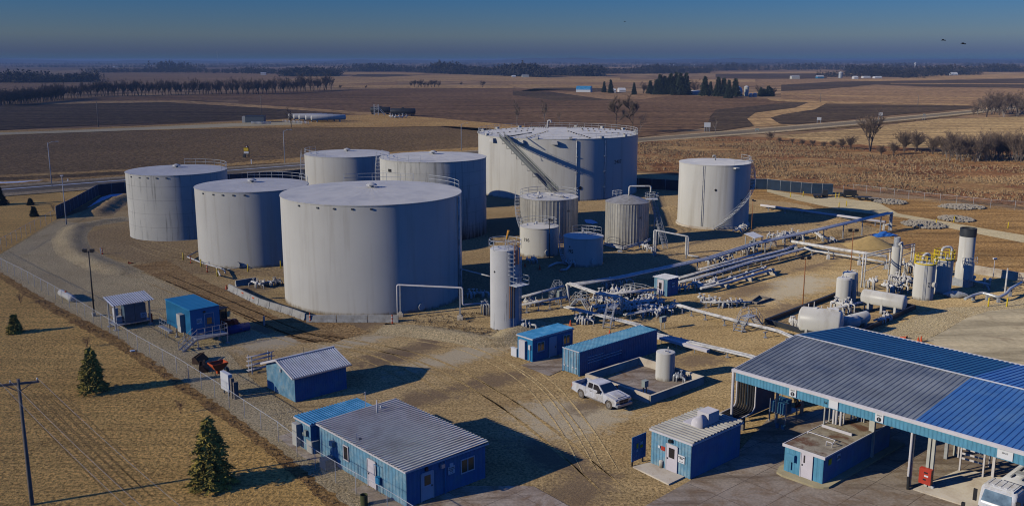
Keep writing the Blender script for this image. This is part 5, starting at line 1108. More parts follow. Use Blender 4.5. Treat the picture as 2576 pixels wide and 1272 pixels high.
p = MB(); p.pipe([(3.0, 3.2, 2.4), (3.0, 3.2, 2.6), (3.0, .8, 2.6), (2.6, .8, 2.4)], .035, 6); p.pipe([(2.0, 1.0, 2.4), (2.0, 1.0, 2.75), (2.0, .5, 2.75), (2.0, .5, 2.4)], .035, 6); p.bar((5.2, 3.2, 2.5), (5.2, .6, 2.5), .12, .2)
p.build('roof_pipe', M['trim'], rf)
for i, (k, u, v) in enumerate((('s', 1625, 690), ('s', 1668, 700), ('s', 1735, 715), ('s', 1785, 690), ('s', 1900, 640), ('s', 1940, 620), ('s', 2000, 640), ('s', 2060, 660), ('s', 2100, 670), ('s', 1480, 700), ('s', 1560, 660))):
    q = g(k, u, v, 2.4) - C2; p = MB(); p.cyl(q.dot(UX), q.dot(UY), 2.38, 5.9, .11 if i < 3 else .07, 8); p.build('loading_pipe', M['trim' if i < 8 else 'ac'], IB)
q = g('s', 2195, 870, 2.0) - C2; p = MB(); p.b2(q.dot(UX) - .1, q.dot(UY) - .35, 0.06, q.dot(UX) + .15, q.dot(UY) + .1, 5.9); p.build('pillar', M['ac'], IB)
# things under the canopy
def onpt(k, u, v): return g(k, u, v)
q = onpt('s', 840, 660); t = thing('meter_station', 'blue hose station with hanging arms under the canopy, above two blue buckets', 'loading station', q, AX)
p = MB(); p.b2(-1.0, -.9, 1.0, 1.2, .9, 1.06)
for x_, y_ in ((-.9, .8), (.9, .8), (-.9, -.8), (.9, -.8)): p.b2(x_ - .05, y_ - .05, 0, x_ + .05, y_ + .05, 2.2)
p.build('frame', M['galv'], t)
p = MB(); p.b2(-.9, -.7, 1.06, -.2, .7, 2.0); p.b2(0, -.5, 1.06, .5, .8, 2.1); p.build('meter_box', M['fascia'], t); p = MB()
for i in range(4): p.tube([(.2 + i * .25, -.4 + i * .2, 5.2), (.3 + i * .25, -.5, 3.0 - i * .2), (.6 + i * .2, -.9, 1.5)], .05, 6)
p.build('loading_hose', M['rubber'], t); p = MB()
for i in range(4): p.sph(.6 + i * .2, -.9, 1.5, .12, 8)
p.build('coupling', M['red'], t)
for i, (u, v) in enumerate(((755, 762), (845, 782))):
    q = onpt('s', u, v); mb = MB(); mb.lathe(0, 0, [(.13, 0), (.17, .4), (.15, .4), (.12, .06), (.01, .06)], 14); solo(mb, 'bucket', M['fascia'], ('left' if i == 0 else 'right') + ' one of the two blue buckets under the canopy edge', 'bucket', q, 0, 'blue buckets under the canopy')
# cable tray dropping out of the canopy
t = thing('cable_tray', 'black bundle of pipes bending down from the canopy edge and running left', 'cable tray', g('s', 280, 450)); pts = [g('s', 340, 60, 5.3), g('s', 270, 100, 5.2), g('s', 270, 400, 2.3) , g('s', 230, 440, 2.1), g('s', -30, 590, 2.0)]
pa = g('s', 262, 430, 2.1); pa.z = 0.0
pt = [pa + UX * 2.0 + UZ * 5.0, pa + UX * .3 + UZ * 5.0, pa + UZ * 4.7, pa + UZ * 2.3, pa - UX * .3 + UZ * 1.9, pa - UX * 3.6 + UZ * 1.8]
for i in range(7): p = MB(); p.pipe([a + UY * (-.75 + i * .25) for a in pt], .1, 6, .2); p.build('black_pipe', M['rubber'], t, True)
for s_ in (-.95, .95): p = MB(); p.pipe([a + UY * s_ for a in pt], .06, 6, .2); p.build('side_rail', M['trim'], t, True)
for f_ in (-.2, -2.8): q = pa + UX * f_; p = MB(); p.box(q.x, q.y, 0, .25, .25, 1.8, AX); p.build('support_post', M['wood'], t, True)
# white loading frame
q = onpt('r', 1330, 760); t = thing('loading_rack', 'white rack of horizontal bars standing under the right part of the canopy', 'rack', q, AX); q2 = onpt('r', 1680, 860); Lf = (q2 - q).length; an = math.atan2((q2 - q).y, (q2 - q).x) - AX
cx_, sx_ = math.cos(an), math.sin(an)
for f_ in (0, Lf): p = MB(); p.b2(f_ * cx_ - .06, f_ * sx_ - .06, 0, f_ * cx_ + .06, f_ * sx_ + .06, 3.8); p.build('post', M['trim'], t)
for z_ in (.05, 1.2, 1.6, 2.0, 2.5, 3.0): p = MB(); p.bar((0, 0, z_), (Lf * cx_, Lf * sx_, z_), .06, .14); p.build('crossbar', M['trim'], t)
p = MB(); p.b2(.6, -1.2, 1.9, 2.6, 1.2, 2.0)
for x_, y_ in ((2.6, 1.2), (2.6, -1.2)): p.b2(x_ - .05, y_ - .05, 0, x_ + .05, y_ + .05, 4)
for i in range(5): p.tube([(.8 + i * .3, -.5 + i * .3, 4.8), (.8 + i * .4, -.5, 2.1)], .06, 6)
p.build('loading_arm', M['trim'], t)
q = onpt('r', 915, 1025); mb = MB(); mb.lathe(0, 0, [(.14, 0), (.17, .38), (.15, .38), (.12, .05), (.01, .05)], 14); solo(mb, 'bucket', M['sign'], 'white bucket at the foot of the canopy post with the red box', 'bucket', q)
mb = MB(); pk = [g('r', 630, 1040), g('r', 1700, 1380), g('r', 2600, 1650), g('r', 2600, 1000), g('r', 1500, 760), g('r', 1300, 760)]; mb.poly(pk, .06, .16); struct('loading_island_kerb', mb, M['conc'])
# ------------------------------------------------------------------ pipe racks
def rack(label, pts, n, r, gap, posts, m='pipe', name='pipe_rack', pw=.12, foot=False, drop0=False, dropend=False, mats=None, sl=1):
    """n parallel pipes along 3D points; posts = list of (x,y,z) tops"""
    pts = [Vector(p) for p in pts]; t = thing(name, label, 'pipe rack', (pts[0].x, pts[0].y, 0), 0, 'pipe racks of the depot')
    for i in range(n):
        o = []
        for k, p in enumerate(pts):
            d = (pts[min(k + 1, len(pts) - 1)] - pts[max(k - 1, 0)]); d.z = 0; d.normalize(); sdv = Vector((-d.y, d.x, 0)); o.append(p + sdv * ((i - (n - 1) / 2) * gap))
        p = MB(); p.pipe(o, r, 8); p.build('pipe', M[mats[i % len(mats)] if mats else m], t, True)
    for q in posts:
        q = Vector(q); p = MB(); d = (pts[-1] - pts[0]); d.z = 0; d.normalize(); sdv = Vector((-d.y, d.x, 0)); wv = sdv * (n * gap / 2 + .05)
        p.box(q.x, q.y, 0, pw, pw, max(.2, q.z - r)); p.bar(q - wv - UZ * (r + .06), q + wv - UZ * (r + .06), .1, .1)
        if foot: p.box(q.x, q.y, 0, .4, .4, .75)
        else: p.box(q.x, q.y, 0, .35, .35, .1)
        p.build('support', M['galv' if not foot else 'pipe'], t, True)
    return t
def along(A, B, k, off=.5): return [Vector(A).lerp(Vector(B), (i + off) / k) for i in range(k)]
# main elevated rack running to the far right
Pm = [top('', 1429, 752, 718), top('', 1561, 724, 697), top('', 1779, 676, 650), top('', 1898, 641, 612), top('', 2045, 612, 580), top('', 2236, 580, 535)]
ps = []
for a, b in zip(Pm[:-1], Pm[1:]): ps += along(a, b, max(1, int((b - a).length / 4.5)))
rack('elevated rack of four long white pipes crossing the yard to the far right', Pm, 4, .13, .32, ps + [Pm[-1]], mats=['foil', 'pipe'], pw=.16)
q = Pm[-1]; p = MB(); t = thing('pipe_riser', 'white pipes dropping at the far right end of the long elevated rack', 'pipe', (q.x, q.y, 0))
for i in range(2): p.pipe([q + UX * (i * .4), q + UX * (i * .4) + UX * .4, q + UX * (i * .4) + UX * .4 - UZ * 2.2, q + UX * (i * .4 - 1.2) - UZ * 2.2 + UY * .1], .15, 8)
p.box(q.x + .3, q.y, 0, .35, .35, 1.6); p.box(q.x - .9, q.y + .3, 0, .3, .3, 1.2); p.build('pipe', M['pipe'], t, True)
# low twin racks parallel to it
a = top('b', 370, 1110, 1090); 
L1 = [g('b', 380, 1010, .9), g('b', 1180, 790, .9), g('b', 2290, 500, 1.2), g('c', 560, 800, 1.2)]
rack('upper twin pipe run behind the booth, parallel to the elevated rack', L1, 2, .14, .36, along(L1[0], L1[1], 4) + along(L1[1], L1[2], 5), mats=['pipe'])
L2 = [g('b', 370, 1090, .9), g('b', 1100, 900, .9), g('b', 1700, 710, 1.0), g('c', 0, 1050, 1.0), g('c', 720, 860, 1.0), g('c', 800, 850, 1.0)]
rack('triple pipe run in front of the twin run, ending in a bend', L2, 3, .12, .3, along(L2[0], L2[1], 4) + along(L2[1], L2[2], 4) + along(L2[2], L2[4], 3))
L3 = [g('b', 740, 1160, .8), g('b', 1150, 1060, .8), g('b', 1940, 820, .9)]; L4 = [g('b', 780, 1190, .8), g('b', 1290, 1080, .8), g('b', 2080, 850, .9)]
for i, (LL, lb) in enumerate(((L3, 'flanged white pipe on concrete blocks, the farther of two'), (L4, 'flanged white pipe on concrete blocks, the nearer of two'))):
    t = thing('flanged_pipe', lb, 'pipe', (LL[0].x, LL[0].y, 0), 0, 'flanged pipes on concrete blocks'); p = MB(); p.pipe(LL + ([LL[-1] + UX * .5 + UY * .4] if i == 0 else []), .19, 10); p.build('pipe', M['pipe'], t, True); p = MB()
    for f_ in (.22, .45, .7, .95): q = LL[0].lerp(LL[-1], f_); d = (LL[-1] - LL[0]).normalized(); p.tube([q - d * .08, q + d * .08], .3, 12)
    p.build('flange', M['pipe'], t, True)
for i, (u, v, lb) in enumerate(((1180, 1165, 'nearest'), (1600, 1050, 'middle'), (2020, 945, 'farthest'))):
    q = g('b', u, v); mb = MB(); mb.box(0, 0, 0, 1.9, .55, .55, 0, .85); mb.box(0, 0, .55, 1.2, .4, .15, 0, .8); solo(mb, 'pipe_block', M['conc'], lb + ' concrete block under the flanged white pipes', 'pipe support', q, AX + R_(95), 'concrete blocks under the flanged pipes')
# long white pipes to the right towards the process area
L5 = [top('c', 470, 880, 735), top('c', 1140, 1060, 850), top('c', 1690, 1160, 935), top('c', 2170, 1230, 1005)]
rack('thick white overhead pipe running right towards the slim column', L5, 1, .24, .4, [L5[0].lerp(L5[1], .15)] + L5[1:3] + [L5[3]], foot=True)
L6 = [top('c', 700, 980, 840), top('c', 850, 990, 900), top('c', 1240, 1050, 955), top('c', 1690, 1150, 1030), top('c', 2140, 1230, 1105)]
rack('thinner white pipe below the thick overhead pipe', L6, 1, .15, .4, [L6[1], L6[2], L6[3], L6[4]])
for a_, b_, n_, lb in ((('a', 590, 800, .9), ('a', 1560, 690, .9), 3, 'triple low pipe run through the middle of the valve yard'), (('a', 1090, 930, .8), ('a', 1900, 800, .8), 2, 'twin low pipe run at the shaded front of the valve yard'), (('a', 800, 600, 1.0), ('a', 1600, 520, 1.0), 3, 'triple pipe run behind the railed walkway'), (('g', 560, 400, 1.2), ('a', 160, 640, 1.2), 2, 'twin pipes from the column tank to the high pipe bridge'), (('d', 40, 960, .8), ('d', 600, 960, .8), 1, 'single low pipe feeding the valve island'), (('b', 760, 850, 1.0), ('b', 1850, 560, 1.1), 2, 'twin pipes close under the elevated rack'), (('f', 780, 800, 1.2), ('f', 1500, 640, 1.2), 2, 'twin pipes between the vertical vessels and the long vessel')):
    A0, B0_ = g(*a_), g(*b_); rack(lb, [A0, B0_], n_, .11, .3, along(A0, B0_, 4))
Lw = [g('c', -60, 92, 1.0), g('c', 340, 145, 1.0), g('c', 1420, 292, 1.0), g('c', 2160, 392, 1.0)]
rack('long white pipe lying on the bank beyond the elevated rack', Lw, 1, .24, .4, along(Lw[0], Lw[3], 7), mats=['trim'])
# long low pipes in front of the valves, towards the canopy
L7 = [g('a', 1960, 770, 1.0), g('d', 0, 1050, .9), g('d', 480, 1175, .9), g('d', 900, 1275, .9), g('', 2010, 855, .9)]
rack('pair of low white pipes running from the valve yard to the canopy', L7, 2, .13, .32, along(L7[0], L7[1], 2) + along(L7[1], L7[4], 5))
L8 = [g('a', 140, 800, .8), g('a', 800, 965, .8), g('a', 1290, 1085, .8), g('g', 1900, 690, .8), g('', 1880, 893, .8), g('', 1930, 908, .8)]
rack('bundle of four low pipes running behind the shipping container', L8, 4, .09, .24, along(L8[0], L8[5], 9), mats=['pipe', 'galv', 'pipe', 'pipe'])
L9 = [g('g', 1900, 715, .7), g('g', 2150, 770, .7), g('g', 2415, 855, .7)]
t = thing('cable_trough', 'covered white trough on legs behind the small tank', 'cable tray', (L9[0].x, L9[0].y, 0)); p = MB(); p.bar(L9[0], L9[2], .55, .28); p.build('trough', M['trim'], t, True)
for f_ in (.1, .4, .75): q = L9[0].lerp(L9[2], f_); p = MB(); p.box(q.x, q.y, 0, .08, .08, .6); p.build('leg', M['galv'], t, True)
# high bridge of two pipes near the elbows
L10 = [top('a', 170, 700, 510) , top('a', 200, 640, 465), top('a', 640, 880, 575), top('a', 1030, 900, 660), top('a', 1035, 900, 860)]
L10 = [g('a', 175, 700, .3), g('a', 175, 500, 2.0), g('a', 640, 585, 2.4), g('a', 1030, 670, 2.4), g('a', 1030, 900, .5)]
z_ = up('a', 640, 880, 580)
L10 = [g('a', 175, 705, .2), g('a', 175, 705, 0) + UZ * z_, g('a', 640, 880) + UZ * z_, g('a', 1040, 960) + UZ * z_, g('a', 1040, 960) + UZ * .3]
rack('pair of white pipes carried high over the stair and down again', L10, 2, .15, .4, [L10[2]], pw=.16)
L11 = [top('g', 560, 440, 325), top('g', 980, 360, 215)]
rack('pipe run from the tall column tank to the first stair crossing', L11, 2, .12, .3, along(L11[0], L11[1], 3))
# goal post shaped pipes beside the tanks
z_ = up('n', 1490, 515, 215); a = g('n', 1490, 515); b = g('n', 2080, 545); b.z = 0
t = thing('pipe_bridge', 'square white pipe bridge in front of the largest near tank', 'pipe', a)
zb = up('n', 2080, 545, 218); zz = (z_ + zb) / 2; p = MB(); a2 = a - (b - a).normalized() * .35
c_ = b + (b - a).normalized() * .35; e_ = c_ + UX * 3.6
p.pipe([Vector((a2.x, a2.y, .15)), Vector((a2.x, a2.y, zz)), Vector((c_.x, c_.y, zz)), Vector((c_.x, c_.y, 1.9)), Vector((c_.x + 2.9, c_.y + .9, 1.9))], .11, 8); p.build('pipe', M['trim'], t, True)
for q in (a, b): p = MB(); p.box(q.x, q.y, .5, .18, .18, zz - .55); p.build('post', M['galv'], t, True); p = MB(); p.box(q.x, q.y, 0, .7, .7, .45); p.box(q.x, q.y, .45, .35, .35, .2); p.build('footing', M['conc'], t, True)
t = thing('pipe_bridge', 'thin white pipe sloping from the largest near tank to the tall column tank', 'pipe', g('n', 2090, 200)); p = MB(); q0 = g('n', 2090, 330); p.pipe([Vector((q0.x, q0.y, .3)), Vector((q0.x, q0.y, 0)) + UZ * up('n', 2090, 330, 45), g('n', 2375, 118, 4.3)], .09, 8); p.build('pipe', M['pipe'], t, True)
z_ = up('h', 1752, 985, 725); a = g('h', 1752, 985); b = g('h', 2070, 1000)
t = thing('pipe_bridge', 'square white pipe bridge beside the leaning stair', 'pipe', a); zb = up('h', 2070, 1000, 785)
for i in range(2):
    o = UY * (i * .45); p = MB(); p.pipe([Vector((a.x, a.y, .2)) + o, Vector((a.x, a.y, z_)) + o, Vector((b.x, b.y, zb)) + o, Vector((b.x, b.y, .5)) + o, g('h', 2180, 985, .5) + o], .13, 8); p.build('pipe', M['pipe'], t, True)
for q, zq in ((a, z_), (b, zb)): p = MB(); p.box(q.x - .25, q.y, 0, .18, .18, zq); p.build('post', M['galv'], t, True)
t = thing('tank_drain_pipes', 'shaded pipes leaving the foot of the tank numbered 195', 'pipe', g('h', 900, 1060))
for a, b, c_ in ((('h', 930, 1050, .4), ('h', 870, 1110, .4), ('h', 810, 1118, .25)), (('h', 850, 1045, .4), ('h', 770, 1045, .4), ('h', 695, 1080, .25))): p = MB(); p.pipe([g(*a), g(*b), g(*c_)], .16, 8); p.build('pipe', M['pipe'], t, True)
t = thing('foundation_pipes', 'white pipes meeting under the pointed roof tank', 'pipe', g('h', 1430, 905)); p = MB()
for a, b in ((('h', 1245, 865, .6), ('h', 1430, 905, .6)), (('h', 1430, 905, .6), ('h', 1640, 850, .6)), (('h', 1640, 850, .6), ('h', 1700, 820, .8))): p.pipe([g(*a), g(*b)], .14, 8); p.pipe([g(*a) + UZ * .3, g(*b) + UZ * .3], .1, 8)
p.box(g('h', 1400, 940).x, g('h', 1400, 940).y, 0, .7, .7, .3); p.build('pipe', M['pipe'], t, True)
t = thing('foam_pipe', 'white pipe and drain elbows around the foot of the tank with yellow bollards', 'pipe', g('l', 1850, 990)); p = MB(); p.pipe([g('l', 1955, 930, .5), g('l', 1850, 985, .5), g('l', 2000, 1045, .5), g('l', 2180, 1095, .5), g('l', 2225, 1120, .5), g('l', 2228, 1150, .1)], .11, 8); p.pipe([g('l', 2180, 1170, 0), g('l', 2180, 1170, .8), g('l', 2140, 1090, .8)], .1, 8)
p.pipe([g('l', 2250, 1108, .45), g('l', 2540, 1060, .45)], .05, 6); p.build('pipe', M['pipe'], t, True)
t = thing('pipe_gantry', 'pipe frame with tall white legs left of the slim column', 'pipe rack', g('f', 1350, 420))
a = g('f', 1345, 410); b = g('f', 1390, 410); za = up('f', 1345, 410, -185); p = MB()
far = g('e', 240, 600); zf = up('e', 240, 600, 350)
for q in (a, b): p.tube([q, q + UZ * za], .1, 6)
for o in (0, .35): p.tube([a + UZ * (za - .1 - o), far + UZ * (zf - o)], .09, 6)
for q in (far, far - UX * .8): p.tube([q, q + UZ * zf], .1, 6)
m_ = a.lerp(far, .5); p.tube([m_, m_ + UZ * (za + zf) / 2], .1, 6); p.tube([a + UZ * 2.2, far + UZ * 2.2], .06, 6); p.build('frame', M['pipe'], t, True)
t = thing('column_riser', 'white pipe hooked over beside the slim column', 'pipe', g('e', 75, 800)); q = g('e', 75, 800); zq = up('e', 75, 800, 335); p = MB(); p.pipe([q - UX * .9 + UZ * (zq - .2), q - UX * .4 + UZ * zq, q + UZ * zq, q + UZ * .4], .17, 8); p.build('pipe', M['pipe'], t, True)
# insulated process pipes at the right edge
Lq = [g('e', 860, 1000, .7), g('e', 960, 960, .7), g('e', 1060, 930, .9), g('e', 1130, 945, .9), g('e', 1260, 985, .7), g('e', 1350, 940, .9), g('e', 1400, 880, 1.1), g('e', 1530, 810, 1.3)]
t = thing('clad_pipe', 'zigzag of metal clad pipe at the right edge', 'pipe', (Lq[0].x, Lq[0].y, 0)); p = MB(); p.pipe(Lq, .2, 10); p.build('pipe', M['foil'], t, True)
for q in (Lq[1], Lq[3], Lq[4], Lq[6]): p = MB(); p.box(q.x, q.y, 0, .35, .35, q.z - .15); p.build('support', M['galv'], t, True)
q = g('e', 740, 990); mb = MB(); rnd = random.Random(4); vs = []; n_ = 16
for i in range(9):
    for j in range(n_): a = 2 * math.pi * j / n_; rr = .55 * math.sin(math.pi * (i + .5) / 9) * rnd.uniform(.8, 1.1); vs.append((-1.6 + i * .4, rr * math.cos(a), max(0, .45 + rr * math.sin(a))))
mb.add(vs, [(i * n_ + j, i * n_ + (j + 1) % n_, (i + 1) * n_ + (j + 1) % n_, (i + 1) * n_ + j) for i in range(8) for j in range(n_)]); solo(mb, 'wrapped_pump', M['foil'], 'crumpled foil wrapped pump on the ground below the black topped stack', 'pump', q, R_(-12))
w1 = [g('e', 950, 700), g('e', 1200, 740), g('e', 1560, 800), g('e', 1900, 850)]; t = thing('containment_wall', 'low dark containment wall behind the black topped stack', 'wall', w1[0]); p = MB()
for a, b in zip(w1[:-1], w1[1:]): p.bar(a + UZ * .6, b + UZ * .6, .25, 1.2); p.bar(a + UZ * 1.22, b + UZ * 1.22, .34, .05)
p.build('wall', M['conc'], t, True)
t = thing('pump_skid', 'blue shaded pump skid of pipes at the foot of the black topped stack', 'pump', g('e', 1000, 860)); p = MB()
for a, b, c_ in ((('e', 920, 780, 1.2), ('e', 1000, 800, 1.2), ('e', 1150, 830, 1.0)), (('e', 940, 800, .7), ('e', 1100, 810, .7), ('e', 1150, 900, .3))): p.pipe([g(*a), g(*b), g(*c_)], .14, 8)
for u, v in ((1080, 880), (960, 850), (1150, 880)): q = g('e', u, v); p.cyl(q.x, q.y, 0, 1.3, .1, 6); p.sph(q.x, q.y, 1.3, .25, 8)
p.build('pipework', M['pipe'], t, True)
# tall pole and lamps there
def pole(name, label, k, u, v, vt, r=.07, m='darkwood', head=None, grp=None, arm=None, n=8):
    q = g(k, u, v); z = up(k, u, v, vt); t = thing(name, label, 'light pole' if head else 'pole', q, 0, grp); p = MB(); p.cyl(0, 0, 0, z, r * 1.25, n, r * .75); p.build('pole', M[m], t)
    if head == 'flood':
        p = MB()
        for s_ in (-.45, .45): p.box(s_, 0, z - .1, .5, .3, .35); 
        p.bar((-.6, 0, z - .15), (.6, 0, z - .15), .06); p.build('flood_light', M['black'], t)
    elif head == 'box': p = MB(); p.box(0, 0, z, .5, .35, .22); p.build('lamp_head', M['trim'], t)
    elif head == 'cobra':
        p = MB(); p.tube([(0, 0, z - .8), (.25, .1, z - .1), (1.0, .3, z + .25), (1.9, .5, z + .3)], .05, 6); p.box(2.1, .55, z + .22, .7, .3, .14, .25); p.build('lamp_arm', M['rail'], t)
    elif head == 'black': p = MB(); p.box(0, 0, z, .35, .35, .25); p.box(.4, 0, z - .1, .4, .25, .2); p.bar((0, 0, z - .05), (.5, 0, z), .05); p.build('flood_light', M['black'], t)
    return t
pole('yard_light', 'thin black light pole between the wire fence and the largest tank', 'k', 935, 650, 10, .09, 'black', 'flood')
p = MB(); q = g('k', 930, 655); p.box(0, 0, 0, .4, .4, .5); solo(p, 'pole_base', M['conc'], 'small concrete block at the foot of the thin black light pole', 'block', (q.x, q.y, 0), AX)
pole('yard_light', 'thin black light pole in front of the tank numbered 196', 'h', 700, 1005, 625, .07, 'black', 'black')
pole('yard_light', 'thin dark pole standing left of the fat white tank', 'd', 1165, 1020, 480, .07, 'rust', 'flood')
pole('yard_light', 'thin dark pole standing behind the white vertical vessels', 'd', 1680, 760, 180, .07, 'rust', 'flood')
pole('yard_light', 'thin pole right of the tank numbered 362', 'y', 1190, 1195, 755, .06, 'rust', 'black')
pole('white_pole', 'white pole on the earth berm beside the dark screened fence', 'l', 658, 668, 190, .09, 'rail', 'box')
pole('small_lamp', 'short white lamp post behind the blue pump skid', 'e', 1190, 770, 535, .05, 'trim', 'box')
pole('white_pole', 'stout white pole at the right edge near the clad pipe', 'e', 1335, 930, 640, .12, 'pipe', None)
for k, u, v, vt, lb in (('1', 515, 1500, 1060, 'curved street lamp at the left edge of the highway'), ('t', 850, 680, 285, 'curved street lamp above the back left tanks'), ('2', 2022, 1140, 875, 'street lamp left of the widest tank')):
    pole('street_lamp', lb, k, u, v, vt, .10, 'rail', 'cobra', 'street lamps along the highway')
def upole(label, k, u, v, vt, arm=2.2, an=0.0, r=.16, loc=None):
    q = g(k, u, v); z = up(k, u, v, vt); t = thing('utility_pole', label, 'utility pole', q, 0, 'utility poles'); p = MB(); p.cyl(0, 0, 0, z, r, 10, r * .65); p.build('pole', M['wood'], t)
    p = MB(); c, s_ = math.cos(an), math.sin(an)
    if arm:
        p.bar((-arm / 2 * c, -arm / 2 * s_, z - .35), (arm / 2 * c, arm / 2 * s_, z - .35), .12, .14); p.bar((0, 0, z - .95), (arm * .32 * c, arm * .32 * s_, z - .4), .05); p.bar((0, 0, z - .95), (-arm * .32 * c, -arm * .32 * s_, z - .4), .05); p.build('crossarm', M['wood'], t)
        p = MB()
        for f_ in (-.46, -.2, .46): p.cyl(f_ * arm * c, f_ * arm * s_, z - .28, z - .05, .05, 6)
        p.build('insulator', M['galv'], t)
    return t, q, z
t, q, z = upole('large grey wooden utility pole with a crossarm, on the lawn at the left edge', 'm', 318, 1262, 15, 2.6, R_(20))
for i, f_ in enumerate((-.46, -.2, .46)):
    a = Vector((q.x + f_ * 2.6 * math.cos(R_(20)), q.y + f_ * 2.6 * math.sin(R_(20)), z - .05)); b = a + (UX * .05 - UY) * 60 + UZ * -.5; mb = MB(); pp = [a.lerp(b, j / 16) - UZ * (2.0 * math.sin(math.pi * j / 16)) - a for j in range(17)]; mb.tube(pp, .010, 4)
    solo(mb, 'power_line', M['galv'], 'thin overhead wire hanging from the ' + ('outer left', 'middle', 'outer right')[i] + ' insulator of the lawn utility pole', 'wire', a, 0, 'overhead wires')
upole('far utility pole behind the small grey building', '2', 45, 805, 595, 2.4, 0, .2); upole('far utility pole at the left beside the gravel road', '1', 975, 905, 645, 0, 0, .2)
upole('far utility pole left of the road junction', '4', 527, 660, 570, 0, 0, .22); upole('far utility pole in the brown field at the right', '4', 1492, 690, 590, 0, 0, .22)
# ------------------------------------------------------------------ valve groups
def valve(mb, x, y, z, s=.3, wheel=True):
    mb.sph(x, y, z, s * .6, 8); mb.cyl(x, y, z, z + s * 1.35, s * .18, 6)
    if wheel: mb.lathe(x, y, [(s * .6, z + s * 1.3), (s * .6, z + s * 1.42), (s * .05, z + s * 1.42)], 10)
def vgroup(label, pts, nv, seed, spread=.7, m='pipe', s=.3, z0=.6, name='valve_group', arms=3):
    """a header pipe with valves, drops and flanges"""
    rnd = random.Random(seed); pts = [Vector(p) for p in pts]; t = thing(name, label, 'valves', (pts[0].x, pts[0].y, 0), 0, 'valve groups of the pipe yard')
    h = MB(); P_ = [p + UZ * z0 for p in pts]; h.pipe(P_, .18, 8); L = (pts[-1] - pts[0]); d = L.normalized(); sdv = Vector((-d.y, d.x, 0))
    h.pipe([p + sdv * .55 - UZ * .12 for p in P_], .13, 8); h.build('header_pipe', M[m], t, True)
    for i in range(nv):
        f_ = (i + .5) / nv; sg = f_ * (len(pts) - 1); k = min(int(sg), len(pts) - 2); q = P_[k].lerp(P_[k + 1], sg - k); v_ = MB(); o = sdv * rnd.uniform(-spread, spread) * .6
        valve(v_, q.x + o.x, q.y + o.y, q.z + rnd.uniform(-.1, .3), s * rnd.uniform(.8, 1.3), rnd.random() < .5); v_.build('valve', M[m], t, True)
        b_ = MB(); e_ = q + sdv * spread * rnd.choice((-1, 1)) * rnd.uniform(.6, 1.2); e_ += d * rnd.uniform(-.5, .9); b_.pipe([q, q + UZ * rnd.choice((0, 0, .3)), e_ + UZ * rnd.choice((0, .2)), e_ - UZ * (e_.z - .05)], rnd.choice((.09, .12, .16)), 8); e2 = q - sdv * spread * rnd.uniform(.5, 1.4) + d * rnd.uniform(-.6, .6); b_.pipe([q, e2, e2 - UZ * (e2.z - .05)], .07, 6); b_.build('branch_pipe', M[m], t, True)
    return t
def G2(k, *uv): return [g(k, u, v) for u, v in uv]
vgroup('row of small valves along the shaded header below the booth', G2('a', (1060, 860), (1300, 770), (1540, 700)), 8, 1, .5)
vgroup('cluster of valves and elbows at the front of the valve yard', G2('a', (1300, 960), (1450, 930), (1700, 960)), 7, 2, .9, s=.34)
vgroup('valve cluster right of the front group, joining the low pipe pair', G2('a', (1600, 900), (1800, 920), (1960, 830)), 6, 3, .8)
vgroup('second shaded header of the valve yard', G2('a', (1080, 910), (1330, 850), (1600, 850)), 7, 4, .6)
vgroup('white and red valve row beside the high pipe bridge', G2('a', (570, 760), (760, 700), (930, 690)), 7, 5, .6)
vgroup('valve row behind the walkway with rails', G2('a', (860, 590), (1080, 600), (1290, 640)), 7, 6, .6)
vgroup('valves in the sun by the far edge of the booth', G2('b', (380, 1250), (520, 1240)), 4, 7, .5)
vgroup('big blue shaded valve set at the start of the flanged pipes', G2('b', (600, 1230), (760, 1210)), 3, 8, .7, s=.5, z0=.9)
vgroup('valve set on the twin flanged pipes', G2('b', (930, 1140), (1060, 1110)), 4, 9, .6)
vgroup('valve set by the largest near tank, inside the barriers', G2('n', (20, 210), (110, 240), (200, 210)), 5, 10, .6)
vgroup('pale pipe coil set close to the wall of the largest near tank', G2('n', (230, 215), (305, 205)), 4, 11, .5, m='galv')
vgroup('blue shaded valve skid between the largest near tank and the column tank', G2('n', (2150, 330), (2340, 320)), 5, 12, .6)
vgroup('valves at the foot of the tank numbered 196', G2('h', (470, 1050), (560, 1050)), 4, 13, .5)
vgroup('valves hugging the foot of the tank numbered 195', G2('h', (860, 1075), (960, 1085)), 4, 14, .3)
vgroup('valves at the right foot of the tank numbered 362', G2('y', (960, 1240), (1060, 1190), (1130, 1150)), 5, 15, .7)
vgroup('low shaded pump group behind the small cabin office', G2('a', (290, 1060), (420, 1080), (570, 1090)), 5, 16, .5)
vgroup('valve island alone on the tan dirt, left end on white pipe', G2('d', (180, 1010), (300, 1020), (390, 1010), (500, 990)), 7, 17, .5)
vgroup('blue shaded valve between the booth and the valve island', G2('d', (20, 950), (160, 985)), 3, 18, .4)
vgroup('manifold along the far side of the elevated rack', G2('b', (1960, 300), (2290, 290), (2600, 330)), 9, 19, .7)
vgroup('dark manifold where the long pipes cross', G2('b', (1030, 720), (1200, 760), (1390, 790)), 6, 20, .4)
vgroup('machinery heap left of the nearer yellow railed tank', G2('f', (1720, 500), (1900, 520), (2080, 500)), 9, 21, .9, s=.35, z0=1.1)
vgroup('pipe nest behind the long horizontal vessel', G2('f', (1480, 430), (1620, 450)), 5, 22, .5, z0=1.2)
vgroup('pipework between the slim column and the yellow railed tanks', G2('e', (110, 700), (230, 710)), 6, 23, .8, z0=1.4)
vgroup('small pipes left of the fat white tank', G2('f', (60, 1090), (180, 1110)), 4, 24, .4)
vgroup('rail like pipes between the front vertical vessel and the fat tank', G2('f', (850, 850), (1000, 880), (1180, 870)), 7, 25, .6, z0=1.3)
